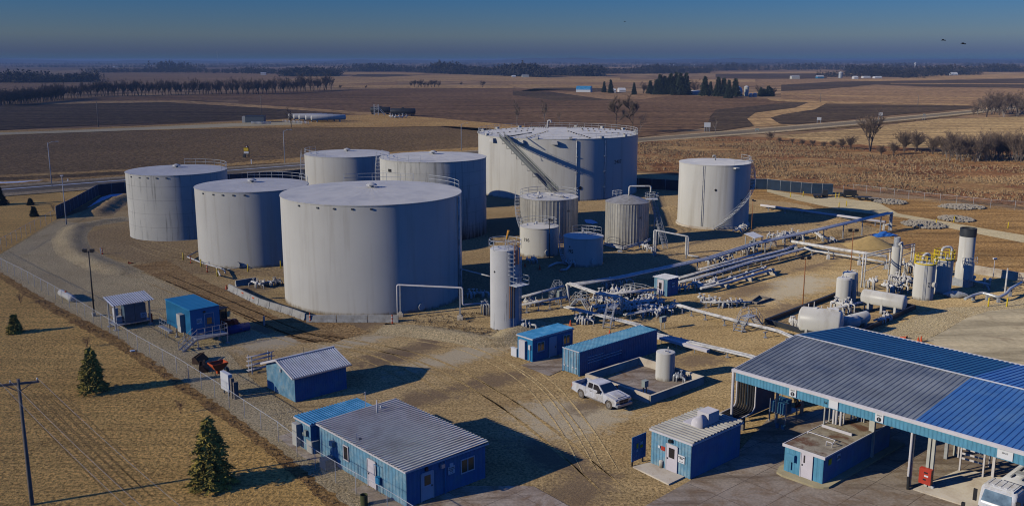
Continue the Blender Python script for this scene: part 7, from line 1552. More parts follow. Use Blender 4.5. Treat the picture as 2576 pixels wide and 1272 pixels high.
cab.add(vs, [tuple(range(n)), tuple(range(2 * n - 1, n - 1, -1))] + [(i, n + i, n + (i + 1) % n, (i + 1) % n) for i in range(n)]); cb = cab.build('cab', M['truck'], PK)
ws = MB()
def wq(x0, z0, x1, z1, x2, z2, x3, z3, s_):
    def yy(z): k_ = .02 + .13 * (z - 1.28) / .64; return (y0 + .04 + k_ - .012) if s_ < 0 else (y1 - .04 - k_ + .012)
    return [(x0, yy(z0), z0), (x1, yy(z1), z1), (x2, yy(z2), z2), (x3, yy(z3), z3)]
for s_ in (-1, 1):
    for a in ((.85, 1.34, 1.50, 1.34, 1.50, 1.82, .95, 1.82), (1.60, 1.34, 2.72, 1.34, 2.14, 1.82, 1.60, 1.82)):
        p = MB(); p.quad(*wq(*a, s_)); p.build('side_window', M['glass'], cb)
p = MB(); p.quad((3.0 + .012, y0 + .14, 1.33), (3.0 + .012, y1 - .14, 1.33), (2.31, y1 - .23, zt - .06), (2.31, y0 + .23, zt - .06)); p.build('windscreen', M['wind'], cb)
p = MB(); p.quad((.645, y1 - .25, 1.4), (.645, y0 + .25, 1.4), (.70, y0 + .3, 1.8), (.70, y1 - .3, 1.8)); p.build('rear_window', M['glass'], cb)
for x_ in (0, WB):
    for yc in (y0 + .13, y1 - .13):
        p = MB(); p.tube([(x_, yc - .13, .41), (x_, yc + .13, .41)], .41, 22); w_ = p.build('wheel', M['tyre'], PK); sgn = -1 if yc < W / 2 else 1
        p = MB(); p.tube([(x_, yc + sgn * .10, .41), (x_, yc + sgn * .145, .41)], .25, 16); p.tube([(x_, yc + sgn * .145, .41), (x_, yc + sgn * .19, .41)], .07, 8); p.build('rim', M['rim'], w_)
p = MB(); p.b2(4.66, y0 + .35, .62, 4.76, y1 - .35, 1.08); gr = p.build('grille', M['galv'], PK); p = MB()
for i, j in ((0, 0), (1, 0), (0, 1), (1, 1)): p.b2(4.755, y0 + .42 + i * .56, .66 + j * .2, 4.775, y0 + .92 + i * .56, .82 + j * .2)
p.build('grille_opening', M['black'], gr)
for yc in (y0 + .02, y1 - .34): p = MB(); p.b2(4.6, yc, .82, 4.745, yc + .32, 1.02); p.build('headlight', M['foil'], PK)
p = MB(); p.b2(4.6, y0 + .02, .45, 4.9, y1 - .02, .66); p.build('front_bumper', M['galv'], PK); p = MB(); p.b2(-1.45, y0 + .05, .5, -1.28, y1 - .05, .68); p.build('rear_bumper', M['galv'], PK)
for yc in (y0 - .01, y1 - .06): p = MB(); p.b2(-1.3, yc, .85, -1.22, yc + .07, 1.15); p.build('tail_light', M['red'], PK)
for yc, s_ in ((y0, -1), (y1, 1)): p = MB(); p.b2(2.5, yc - (.28 if s_ < 0 else -.02), 1.25, 2.68, yc + (.28 if s_ > 0 else -.02), 1.5); p.build('mirror', M['black'], PK)
for x_ in (1.35, 2.15): p = MB(); p.b2(x_ - .1, y0 - .025, 1.08, x_ + .1, y0, 1.13); p.build('door_handle', M['black'], PK)
p = MB(); p.b2(.7, y0 - .12, .42, 2.95, y0 + .05, .47); p.build('side_step', M['rim'], PK)
p = MB()
for x_ in (.64, 1.55, 2.9): p.b2(x_, y0 - .004, .6, x_ + .015, y0 + .01, 1.26)
p.build('door_gap', M['black'], PK)
# ------------------------------------------------------------------ tanker lorry at the lower right corner
q = g('r', 1620, 1300); ta = R_(-137) if 0 else AX + R_(180); TK = thing('tank_lorry', 'white tanker lorry parked at the right end under the canopy edge', 'lorry', (g('r', 1655, 955, 2.85) - UX * .3 - UZ * 2.85), AX)
# local X = away from the camera (towards its tank), front at x=0
p = MB(); prof(p, [(0, .9), (1.9, .9), (1.9, 2.95), (.45, 2.95), (.28, 2.75), (.05, 1.9), (0, 1.8)], -2.35, 0); cbt = p.build('cab', M['truck'], TK); bv = cbt.modifiers.new('soft', 'BEVEL'); bv.width = .22; bv.segments = 4
p = MB(); p.b2(.35, -2.1, 2.95, 1.8, -.25, 3.05)
for i in range(5): p.b2(.5, -2.0 + i * .4, 3.05, 1.7, -1.85 + i * .4, 3.08)
p.build('roof_panel', M['truck'], cbt)
p = MB(); p.quad((.025, -2.15, 1.95), (.025, -.2, 1.95), (.255, -.3, 2.72), (.255, -2.05, 2.72)); bb = p.build('windscreen', M['wind2'], cbt)
p = MB(); prof(p, [(-1.3, .8), (0, .8), (0, 1.75), (-1.15, 1.6), (-1.35, 1.3)], -2.05, -.3); bn = p.build('bonnet', M['truck'], TK); bv = bn.modifiers.new('soft', 'BEVEL'); bv.width = .25; bv.segments = 4
p = MB(); p.b2(-1.45, -2.2, .35, -1.1, -.15, .75); p.build('front_bumper', M['foil'], TK)
for yc in (-2.55, .25): p = MB(); p.b2(.1, yc - .12, 1.7, .2, yc + .12, 2.55); p.bar((.15, yc, 2.4), (.3, yc * .9, 2.4), .05); p.build('mirror', M['black'], TK)
p = MB(); p.tube([(-1.2, .1, 1.3), (-1.3, .4, 1.75)], .03, 5); p.box(-1.3, .42, 1.7, .2, .2, .25); p.build('bonnet_mirror', M['black'], TK)
for x_ in (-.6, 2.9, 4.2, 8.0, 9.3):
    for yc in (-2.1, -.25): p = MB(); p.tube([(x_, yc - .16, .5), (x_, yc + .16, .5)], .5, 18); w_ = p.build('wheel', M['rubber'], TK); p = MB(); p.tube([(x_, yc - .175, .5), (x_, yc + .175, .5)], .28, 14); p.build('rim', M['foil'], w_)
p = MB(); p.b2(-1.0, -1.6, .6, 10, -.75, .9); p.build('chassis', M['black'], TK)
p = MB(); n_ = 28; vs = []
for x_, s_ in ((2.5, .3), (2.6, .85), (2.9, 1.0), (10.4, 1.0), (10.7, .85), (10.8, .3)):
    for j in range(n_): a = 2 * math.pi * j / n_; vs.append((x_, -1.18 + 1.2 * s_ * math.cos(a), 1.95 + .85 * s_ * math.sin(a)))
p.add(vs, [(i * n_ + j, i * n_ + (j + 1) % n_, (i + 1) * n_ + (j + 1) % n_, (i + 1) * n_ + j) for i in range(5) for j in range(n_)] + [tuple(range(n_)), tuple(range(6 * n_ - 1, 5 * n_ - 1, -1))], True); tkb = p.build('tank', M['truck'], TK)
p = MB()
for x_ in (4.2, 6.4, 8.6): p.b2(x_ - .3, -1.5, 2.78, x_ + .3, -.9, 2.95)
p.b2(3.2, -1.6, 2.8, 10, -1.5, 2.9); p.b2(3.2, -.9, 2.8, 10, -.8, 2.9); p.build('hatch', M['galv'], tkb)
# ------------------------------------------------------------------ trees
def branch_tree(seed, h, spread=.5, trunks=1, twigs=260, lev=3, up_=.6, tr=.02, tw=.035, low=.25):
    """(trunk mesh builder, twig mesh builder): bare tree with tapering limbs and many thin twigs"""
    rnd = random.Random(seed); T = MB(); C = MB(); ends = []
    def limb(a, d, L, r, k):
        b = a + d * L; n = 5 if k == 0 else 4 if k == 1 else 3; m_ = a.lerp(b, .5) + Vector((rnd.uniform(-1, 1), rnd.uniform(-1, 1), 0)) * L * .05; T.tube([a, m_, b], r, n, r * .55, cap=False)
        if k >= lev: ends.append((m_, d, L)); ends.append((b, d, L)); return
        c = 3 if k else 5
        for i in range(c):
            f_ = (i + 1) / c if k else rnd.uniform(low, 1.0); st = a.lerp(b, max(f_, .35 if k else low)); az = rnd.uniform(0, 6.283); o = Vector((math.cos(az), math.sin(az), 0)); dd = (d * up_ + o * rnd.uniform(.35, .8) * (spread / .5) + UZ * .15).normalized(); limb(st, dd, L * rnd.uniform(.45, .68), r * .5, k + 1)
        ends.append((b, d, L))
    for i in range(trunks):
        az = rnd.uniform(0, 6.283); o = Vector((math.cos(az), math.sin(az), 0)) * (.0 if trunks == 1 else rnd.uniform(.08, .3)); limb(Vector((o.x * h * .06, o.y * h * .06, 0)), (UZ + o).normalized(), h * .55, h * tr, 0)
    for _ in range(twigs):
        p, d, L = rnd.choice(ends); az = rnd.uniform(0, 6.283); dd = (d * .7 + Vector((math.cos(az), math.sin(az), rnd.uniform(-.1, .8))) * .8).normalized(); l = h * rnd.uniform(.06, .16); s_ = p + d * rnd.uniform(-.3, .2) * L; e = s_ + dd * l; w_ = Vector((-dd.y, dd.x, 0)).normalized() * h * .0022 * (tw / .035); w2 = dd.cross(w_).normalized() * w_.length
        i = len(C.v); C.v += [tuple(s_ + w_), tuple(s_ - w_), tuple(e), tuple(s_ + w2), tuple(s_ - w2)]; C.f += [(i, i + 1, i + 2), (i + 3, i + 4, i + 2)]; C.sm += [False, False]
        for q in range(2):
            s2 = s_.lerp(e, rnd.uniform(.2, .8)); d2 = (dd + Vector((rnd.uniform(-1, 1), rnd.uniform(-1, 1), rnd.uniform(-.5, 1)))).normalized(); e2 = s2 + d2 * l * .6; i = len(C.v); C.v += [tuple(s2 + w_ * .7), tuple(s2 - w_ * .7), tuple(e2)]; C.f.append((i, i + 1, i + 2)); C.sm.append(False)
    return T, C
def mktree(name, label, cat, seed, h, loc=(0, 0, 0), grp=None, bm='bark', tm='twig', **k):
    T, C = branch_tree(seed, h, **k); t = thing(name, label, cat, loc, 0, grp); T.build('trunk', M[bm], t); C.build('crown', M[tm], t); return t
def spruce(name, label, seed, h, r, loc=(0, 0, 0), m='needle', grp=None, dens=1.0, droop=.25, cat='conifer', leaf=.22, bare=.09):
    rnd = random.Random(seed); t = thing(name, label, cat, loc, 0, grp); T = MB(); T.cyl(0, 0, 0, h * .97, h * .017 + .02, 7, .01)
    C = MB(); z = h * bare; lay = int(24 * dens); vs = []; fs = []
    for k in range(lay):
        f_ = k / lay; z = h * (bare + (1 - bare) * f_); R = r * (1 - f_) ** .8 * rnd.uniform(.66, 1.18) + .02 * h; nb = max(4, int((13 * (1 - f_) + 5) * (.7 + .3 * dens)))
        for j in range(nb):
            a = 2 * math.pi * (j + rnd.random()) / nb + k; Rb = R * rnd.uniform(.65, 1.15); d = Vector((math.cos(a), math.sin(a), 0)); tipz = z - droop * Rb + rnd.uniform(-.02, .03) * h; o = Vector((0, 0, z + .04 * h))
            if rnd.random() < .5: T.tube([o, d * Rb * .85 + UZ * tipz], .012 * r + .006, 3, .004, cap=False)
            ns = max(3, int(Rb / (leaf * .42)))
            for s_ in range(ns):
                u = (s_ + rnd.random()) / ns; c = o.lerp(d * Rb + UZ * tipz, u ** .8); sd = Vector((-d.y, d.x, 0)); wv = leaf * (1.25 - .55 * u) * rnd.uniform(.7, 1.3)
                for q in range(2):
                    e = (d * rnd.uniform(.2, 1) + sd * rnd.uniform(-1, 1) + UZ * rnd.uniform(-.55, .35)).normalized() * wv * 1.5; w_ = e.cross(Vector((rnd.uniform(-1, 1), rnd.uniform(-1, 1), rnd.uniform(-1, 1)))).normalized() * wv * .32; i = len(vs); vs += [c - w_, c + w_, c + e + w_ * .4, c + e * 1.05 - w_ * .4]; fs.append((i, i + 1, i + 2, i + 3))
    for q in range(14): e = Vector((rnd.uniform(-.1, .1), rnd.uniform(-.1, .1), .5)) * leaf * 2; c = Vector((0, 0, h * rnd.uniform(.93, .99))); i = len(vs); vs += [c - Vector((leaf * .2, 0, 0)), c + Vector((0, leaf * .2, 0)), c + e]; fs.append((i, i + 1, i + 2))
    C.add(vs, fs); T.build('trunk', M['bark'], t); C.build('crown', M[m], t); return t
hs = up('m', 2095, 1075, 395); spruce('spruce_tree', 'largest olive green spruce on the lawn, beside the office building fence', 5, hs, hs * .34, g('m', 2095, 1080))
hs = up('m', 925, 150, -95) * .98; hs = up('k', 925, 1400, 960); spruce('spruce_tree', 'middle olive green spruce on the lawn, with its trunk showing', 6, hs, hs * .30, g('m', 925, 152), bare=.13)
hs = up('k', 150, 822, 640); spruce('spruce_tree', 'small dark spruce on the lawn near the left edge', 8, hs, hs * .40, g('k', 150, 822), leaf=.2)
hs = up('l', 340, 588, 490); spruce('spruce_tree', 'little spruce by the dark screened fence, nearer one', 9, hs, hs * .36, g('l', 340, 588), 'needle2', leaf=.25); spruce('spruce_tree', 'little spruce beyond the far lawn lane', 10, up('l', 303, 475, 410), .8, g('l', 303, 475), 'needle2', leaf=.22)
spruce('spruce_tree', 'dark spruce cut by the left edge beside the highway', 11, 4.5, 1.6, g('l', -5, 475), 'needle2', leaf=.3)
def bush(label, k, u, v, h, w_=.9, seed=1, n=170, bm='twig', tm='twig', name='bush', trunks=7, grp=None):
    return mktree(name, label, 'bush', seed, h, g(k, u, v), grp, bm, tm, spread=w_, trunks=trunks, twigs=n, lev=1, up_=.9, tr=.008, low=.3, tw=.09 if n > 500 else .035)
M['redtwig'] = MAT('red_brown_twigs', (.20, .10, .085), .9, 0, .2)
bush('red twigged shrub just above the middle spruce', 'k', 860, 960, 1.7, 1.1, 21, 300, 'redtwig', 'redtwig'); bush('red twigged shrub on the lawn between the spruces', 'm', 1790, 355, 1.6, 1.0, 22, 260, 'redtwig', 'redtwig'); bush('thin bare shrub on the lawn near the propane tank', 'k', 205, 525, 1.8, 1.0, 23, 200, 'redtwig', 'redtwig'); bush('dry shrub at the outer end of the screened fence', 'l', 530, 530, 2.0, 1.0, 24, 160)
# bare trees of the middle distance
def mt(label, k, u, v, vt, seed, name='bare_tree', bm='bark', tm='twig', grp=None, **kw): hh = up(k, u, v, vt); kw.setdefault('tw', .05); kw['twigs'] = int(kw.get('twigs', 200) * 1.4); return mktree(name, label, 'tree', seed, hh, g(k, u, v), grp, bm, tm, **kw)
mt('bare tree with two trunks standing alone at the marsh edge', '4', 1020, 1150, 700, 31, trunks=2, twigs=600, spread=.42, lev=2, tr=.017)
mt('bare tree directly behind the widest tank, left trunk of the clump', '3', 1010, 960, 615, 32, twigs=620, spread=.5, lev=2, tm='paletwig', tr=.016); mt('bare tree directly behind the widest tank, right trunk of the clump', '3', 1170, 960, 590, 33, twigs=620, spread=.55, lev=2, tm='paletwig', tr=.016); mt('thin bare trunk at the right edge of the clump behind the widest tank', '3', 1245, 960, 770, 34, twigs=150, spread=.5, bm='palebark', tm='paletwig', tr=.012)
mt('pale slim bare tree behind the left rim of the widest tank', '3', 25, 905, 650, 35, twigs=200, spread=.22, bm='palebark', tm='paletwig', tr=.012); mt('pale slim bare tree behind the middle of the widest tank', '3', 298, 900, 655, 36, twigs=200, spread=.22, bm='palebark', tm='paletwig', tr=.012); mt('low pale bare sapling behind the middle of the widest tank', '3', 450, 880, 760, 37, twigs=130, spread=.3, bm='palebark', tm='paletwig', tr=.012)
mt('dark bare tree in front of the row of white pressure tanks', 't', 928, 248, 0, 38, twigs=260, spread=.4, lev=2, tr=.02); mt('tan sapling by the highway right of the big sign', '3', 1990, 975, 825, 39, twigs=120, spread=.35, bm='palebark', tm='paletwig')
mt('large bare tree rising above the middle of the left tree line', '2', 390, 550, 355, 40, twigs=420, spread=.5, lev=2); mt('slim bare tree at the right part of the left tree line', '2', 157, 560, 440, 41, twigs=160, spread=.4)
# scrub line on the right
rnd = random.Random(50); prot = None
SC = [(1360, 1150, 950, 1.0), (1470, 1160, 960, 1.0), (1250, 1180, 1060, 1.2), (1130, 1190, 1090, 1.2), (1640, 1180, 1000, .8), (1740, 1190, 1010, .7), (820, 1130, 1030, 1.2), (740, 1120, 1040, 1.2), (650, 1110, 1050, 1.3), (560, 1110, 1060, 1.3), (450, 1100, 1050, 1.3), (350, 1090, 1040, 1.3), (250, 1070, 1030, 1.3), (120, 1060, 1020, 1.2), (30, 1050, 980, 1.0)]
for i, (u, v, vt, s_) in enumerate(SC): bush('brown bare scrub bush at the marsh edge', '4', u, v, up('4', u, v, vt) * (1.3 if i < 6 else 1.7), s_, 60 + i, 900, name='scrub_bush', trunks=12, grp='scrub bushes at the marsh edge')
ts = []
for i in range(4): T, C = branch_tree(80 + i, 7.0, spread=.36, trunks=3, twigs=520, lev=2, tr=.012, tw=.06); ts.append((T, C))
thick_ = []
for i in range(34):
    u = 1780 + i * 25 + rnd.uniform(-10, 10); v = 1225 + (i * .6) + rnd.uniform(-25, 25); q = g('4', u, v); hh = up('4', u, v, rnd.uniform(930, 1060)) / 7.0
    if i < 4:
        t = thing('thicket_tree', 'bare young tree of the thicket at the right edge of the marsh', 'tree', q, rnd.uniform(0, 6), 'thicket trees at the right edge'); ts[i][0].build('trunk', M['bark' if i % 2 else 'palebark'], t); ts[i][1].build('crown', M['twig'], t); t.scale = (hh, hh, hh); thick_.append(t)
    else: dup(thick_[i % 4], q, rnd.uniform(0, 6), None, hh)
for i in range(16):
    u = 2050 + i * 32 + rnd.uniform(-8, 8); v = 790 + rnd.uniform(-40, 20); q = g('4', u, v); hh = up('4', u, v, v - rnd.uniform(150, 290) * min(1, (i + 4) / 10)) / 7.0
    dup(thick_[(i * 3 + 1) % 4], q, rnd.uniform(0, 6), 'bare tree of the dark clump beyond the terraced field, right edge', (hh * 1.5, hh * 1.5, hh), 'trees of the dark clump at the right edge')
# left tree line
tl = []
for i in range(5): tl.append(branch_tree(120 + i, 12.0, spread=.34, trunks=3, twigs=380, lev=2, tr=.016, tw=.13))
TLP = []; n = 0
def tline(pts, cnt, hmin, hmax, lb, grp, sx_=1.0):
    global n
    P = [Vector((x, y, 0)) for x, y in pts]; seg = [(P[i + 1] - P[i]).length for i in range(len(P) - 1)]; tot = sum(seg)
    for i in range(cnt):
        s_ = tot * (i + rnd.uniform(.2, .8)) / cnt; k = 0
        while s_ > seg[k]: s_ -= seg[k]; k += 1
        p = P[k].lerp(P[k + 1], s_ / seg[k]); q = g('', p.x, p.y + rnd.uniform(-.6, .6)); hp = rnd.uniform(hmin, hmax); hh = up('', p.x, p.y, p.y - hp) / 12.0
        if n < 5: t = thing('bare_tree', lb, 'tree', q, rnd.uniform(0, 6), grp); tl[n][0].build('trunk', M['bark'], t); tl[n][1].build('crown', M['twig'], t); t.scale = (hh * sx_, hh * sx_, hh); TLP.append(t)
        else: dup(TLP[n % 5], q, rnd.uniform(0, 6), lb, (hh * sx_, hh * sx_, hh), grp)
        n += 1
tline([(-10, 268), (60, 262), (120, 252), (240, 243), (420, 239), (640, 238), (760, 232), (835, 226)], 100, 30, 42, 'bare tree in the long left tree line beyond the ploughed field', 'bare trees of the left tree line', .95)
tline([(-10, 266), (70, 260), (160, 252)], 40, 30, 42, 'bare tree in the dense left end of the tree line', 'bare trees at the dense left end', 1.2)
tline([(1030, 219), (1060, 220), (1106, 220)], 9, 14, 20, 'bare tree of the small group in the middle fields', 'small middle group of bare trees', 1.3)
for x_, y_, hp, lb in ((1214, 220, 18, 'lone dark bare tree right of the small middle group'), (1160, 216, 10, 'faint small tree right of the small middle group'), (856, 224, 11, 'small tree just past the end of the left tree line'), (920, 223, 9, 'low scrub tree on the middle field edge'), (1618, 236, 28, 'grey bare tree among the farm conifers, left'), (1748, 236, 34, 'grey bare tree among the farm conifers, right'), (1910, 240, 26, 'grey bare tree behind the farm bins'), (1945, 243, 22, 'dark bare tree right of the farm bins')):
    hh = up('', x_, y_, y_ - hp) / 12.0; dup(TLP[int(x_) % 5], g('', x_, y_), 1.0 + x_, lb, (hh * 1.5, hh * 1.5, hh), 'lone far trees')
# farm conifers
cp = []
CF = [(890, 455, 565), (955, 437, 570), (1185, 465, 585), (1345, 445, 580), (1410, 430, 585), (1440, 385, 585), (1485, 400, 585), (1545, 375, 585), (1600, 365, 585), (1640, 370, 590), (1695, 370, 585), (1720, 460, 580), (1570, 480, 590), (1885, 405, 600), (1940, 455, 590), (2015, 410, 605), (2070, 420, 605), (2120, 440, 620), (2185, 425, 610), (1400, 440, 580), (1515, 420, 580), (1660, 420, 590)]
for i, (u, vt, v) in enumerate(CF):
    hh = up('3', u, v, vt)
    if i < 3: t = spruce('farm_conifer', 'dark conifer in the shelter row of the farm behind the widest tank', 200 + i, 15.0, 3.6, g('3', u, v), 'needle2', 'dark conifers around the farm', 1.0, .3, leaf=.7); t.scale = (hh / 15,) * 3; cp.append(t)
    else: w_ = rnd.uniform(1.0, 1.35); dup(cp[i % 3], g('3', u, v), rnd.uniform(0, 6), None, (hh / 15 * w_, hh / 15 * w_, hh / 15))
for i in range(7): u = 2440 + i * 18; hh = up('3', u, 600, 500 + rnd.uniform(-10, 30)); dup(cp[i % 3], g('3', u, 603), i, 'dark conifer right of the farm bins', (hh / 9, hh / 9, hh / 15), 'dark conifers right of the farm bins')
# far woods that read as one mass
def wood(name, pts, cnt, hmin, hmax, seed, con=.15, m='wooddark'):
    """pts: baseline (x, y) in the view; heights in metres"""
    r_ = random.Random(seed); mb = MB(); vs = []; fs = []
    P = [Vector((x, y, 0)) for x, y in pts]; seg = [(P[i + 1] - P[i]).length for i in range(len(P) - 1)]; tot = sum(seg)
    for i in range(cnt):
        s_ = tot * r_.random(); k = 0
        while k < len(seg) - 1 and s_ > seg[k]: s_ -= seg[k]; k += 1
        p = P[k].lerp(P[k + 1], min(1, s_ / seg[k])); q = g('', p.x, p.y); q.y += r_.uniform(0, .06) * q.y; h_ = r_.uniform(hmin, hmax) * (.62 + .12 * math.sin(p.x * .03 + seed)); c_ = r_.random() < con; w_ = h_ * (.28 if c_ else .5); nl = 26
        for j in range(nl):
            u = r_.random(); rr = (w_ * (1 - u) * .9 if c_ else w_ * math.sin(math.pi * (.15 + .8 * u))) * r_.uniform(.3, 1.0); a = r_.uniform(0, 6.283); c = q + Vector((rr * math.cos(a), rr * math.sin(a), h_ * (.05 + .95 * u) * (1.25 if c_ else 1))); l = h_ * .16
            i0 = len(vs)
            for _ in range(3): vs.append(c + Vector((r_.uniform(-l, l), r_.uniform(-l, l), r_.uniform(-l, l))))
            fs.append((i0, i0 + 1, i0 + 2))
    mb.add(vs, fs); o = mb.build(name, M[m]); o['kind'] = 'stuff'; return o
wood('far_wood', [(-20, 209), (100, 209), (205, 207)], 420, 12, 20, 1, .3)
wood('far_wood', [(200, 184), (360, 183), (560, 185), (690, 187), (835, 190)], 800, 11, 19, 2, .12)
wood('far_wood', [(365, 180), (480, 180)], 110, 22, 32, 3, .9)
wood('far_wood', [(700, 193), (835, 193)], 260, 16, 24, 4, .05)
wood('far_wood', [(835, 181), (1010, 181), (1140, 188)], 420, 16, 30, 5, .05)
wood('far_wood', [(1080, 184), (1220, 190), (1380, 196)], 700, 20, 32, 6, .1)
wood('far_wood', [(1290, 188), (1440, 192), (1520, 193)], 420, 18, 28, 7, .05)
wood('far_wood', [(1400, 187), (1640, 186), (1800, 185)], 520, 16, 26, 8, .05)
wood('far_wood', [(1640, 181), (1900, 178), (2080, 176), (2330, 182)], 600, 16, 28, 9, .1)
wood('far_wood', [(2090, 195), (2240, 194), (2330, 197)], 330, 10, 16, 10, .7)
wood('far_wood', [(2160, 186), (2330, 187), (2470, 187)], 500, 14, 26, 11, .15)
wood('far_wood', [(2280, 197), (2400, 190), (2480, 189)], 260, 12, 22, 12, .2)
wood('far_wood', [(2470, 182), (2640, 181)], 260, 16, 26, 13, .1)
for i, (a, b, y0, hh) in enumerate(((0, 700, 170, 15), (560, 1300, 168, 18), (1200, 1900, 169, 19), (1700, 2600, 167, 24), (-60, 900, 163.5, 20), (800, 2000, 163, 24), (1600, 2640, 161, 28))):
    wood('far_wood', [(a, y0), ((a + b) / 2, y0 + .6), (b, y0)], 900, hh * .5, hh, 30 + i, .02)
mb = MB(); vs = []; fs = []; NX = 160
for i in range(NX + 1):
    X = -9000 + 18000 * i / NX; hh_ = 24 + 12 * math.sin(X * .0009 + 1) + 9 * math.sin(X * .0031) + 4 * math.sin(X * .011) + (14 if X > 500 else 0) * min(1, (X - 500) / 3000 if X > 500 else 0)
    for dy, k in ((0, 0), (350, .75), (700, 1), (1500, .6), (2500, 0)): vs.append((X, 9200 + dy + 300 * math.sin(X * .0007), max(.0, hh_ * k) + .2))
for i in range(NX):
    for j in range(4): fs.append((i * 5 + j, (i + 1) * 5 + j, (i + 1) * 5 + j + 1, i * 5 + j + 1))
mb.add(vs, fs, True); struct('hills', mb, M['wooddark'])
# ------------------------------------------------------------------ far buildings
def farhouse(label, x, y, w_px, h_px, rp=.4, wm='trim', rm='roofgal', name='farm_house', d=9.0, rz=0.1, cat='house', grp='distant farm buildings'):
    q = g('', x, y); k_ = q.y / F_ * 1.02; W = w_px * k_; Hh = h_px * k_ * 1.0; t = thing(name, label, cat, q, rz, grp); p = MB(); hw = Hh * (1 - rp); p.b2(-W / 2, 0, 0, W / 2, d, hw); p.build('wall', M[wm], t)
    p = MB(); p.add([(-W / 2 - .3, -.4, hw), (W / 2 + .3, -.4, hw), (W / 2 + .3, d + .4, hw), (-W / 2 - .3, d + .4, hw), (-W / 2 - .3, d / 2, Hh), (W / 2 + .3, d / 2, Hh)], [(0, 1, 5, 4), (2, 3, 4, 5), (1, 2, 5), (3, 0, 4), (0, 3, 2, 1)]); p.build('roof', M[rm], t); return t
def barn(label, x, y, w_px, h_px, front=.4, rz=0.0, wm='sign', rm='roofblue'):
    """round roofed barn"""
    q = g('', x, y); k_ = q.y / F_ * 1.02; W = w_px * k_; Hh = h_px * k_; t = thing('barn', label, 'barn', q, rz, 'distant farm buildings'); D = 9.0; n_ = 14; vs = []
    for x_ in (-W / 2, W / 2):
        vs += [(x_, 0, 0), (x_, 0, Hh * .4)] + [(x_, D / 2 - D / 2 * math.cos(math.pi * i / n_), Hh * .4 + Hh * .6 * math.sin(math.pi * i / n_) ** .8) for i in range(1, n_)] + [(x_, D, Hh * .4), (x_, D, 0)]
    m = len(vs) // 2; p = MB(); p.add(vs[:], [tuple(range(m)), tuple(range(2 * m - 1, m - 1, -1))]); p.add([vs[0], vs[m], vs[m + 1], vs[1]], [(0, 1, 2, 3)]); p.build('wall', M[wm], t)
    p = MB(); p.add(vs, [(i, m + i, m + i + 1, i + 1) for i in range(1, m - 2)], True); p.build('roof', M[rm], t); return t
barn('round roofed barn with a blue roof, alone left of the farm conifers', 1467, 232.5, 36, 15, rz=-.3); barn('pale round roofed barn beside the tall silo', 1864, 242, 16, 23, rz=.9)
farhouse('small brown house left of the farm conifers', 1542, 234, 15, 10); farhouse('white gabled house between the farm conifers', 1566, 232, 16, 10, .5); farhouse('pale low house in front of the farm conifers', 1750, 237, 26, 9)
farhouse('white house at the far wood edge, left of the widest tank', 662, 189.5, 12, 6.5, .2); farhouse('tiny white house right of the far middle wood', 1293, 195, 9, 5); farhouse('low grey shed right of the far middle wood', 1322, 195, 16, 6, .2, 'ac')
farhouse('yellow shed on the right horizon field', 2002, 199, 20, 7.5, .2, 'ac', 'roofgal'); farhouse('white cottage by the big grey far silo', 2154, 199, 10, 7); farhouse('long low white sheds right of the far silo', 2181, 197, 18, 5, .3); farhouse('second long low white shed of the far farm', 2210, 197.5, 18, 5, .3); farhouse('white steep roofed barn on the far right field', 2402, 190, 16, 7.5, .7); farhouse('grey far shed left of the far silo', 2065, 198, 16, 7, .3, 'bluebox')
for i, (x, y, w_, h_) in enumerate(((1280, 161.5, 4, 2), (1630, 164, 6, 2.5), (1660, 165.5, 9, 2.5), (1690, 165.5, 12, 3), (1745, 164, 10, 2), (2050, 164, 8, 2.5), (2075, 164.5, 11, 3), (2118, 172, 6, 3), (2130, 171, 6, 4), (290, 170, 12, 3), (2355, 170, 8, 3))): farhouse('speck sized pale building on the horizon', x, y, w_, h_, .3, 'sign', 'sign', grp='specks of buildings on the horizon')
def silo(label, x, y, w_px, h_px, m='galv', name='silo', dome=.5):
    q = g('', x, y); k_ = q.y / F_ * 1.02; r_ = w_px * k_ / 2; h_ = h_px * k_; t = thing(name, label, 'silo', q, 0, 'silos and grain bins'); p = MB(); p.lathe(0, 0, [(r_, 0), (r_, h_ - r_ * dome)], 20); p.build('body', M[m], t); p = MB(); p.lathe(0, 0, [(r_ * 1.03, h_ - r_ * dome), (r_ * .7, h_ - r_ * dome * .3), (.05, h_)], 20); p.build('roof', M['roofgal'], t)
silo('tall grey silo beside the round roofed barn', 1877, 242, 11, 25, 'ac'); silo('squat pale grain bin right of the tall silo, left one', 1888.5, 244, 9, 9); silo('squat dark grain bin right of the tall silo, right one', 1899, 244, 10, 10, 'galv'); silo('big grey silo of the far right farm', 2114, 196.5, 9.5, 15)
q = g('', 2301.7, 171); t = thing('water_tower', 'tiny white water tower on the right horizon', 'water tower', q); k_ = q.y / F_; p = MB(); p.cyl(0, 0, 0, 9 * k_, 1.0 * k_, 10); p.build('stem', M['sign'], t); p = MB(); p.lathe(0, 0, [(.6 * k_, 8 * k_), (2.3 * k_, 10 * k_), (2.3 * k_, 12 * k_), (.3 * k_, 13.2 * k_)], 14); p.build('bowl', M['sign'], t)
q = g('', 548, 166); t = thing('radio_mast', 'hair thin radio mast on the left horizon', 'mast', q); k_ = q.y / F_; p = MB(); p.cyl(0, 0, 0, 34 * k_, .25 * k_, 5); p.build('mast', M['galv'], t)
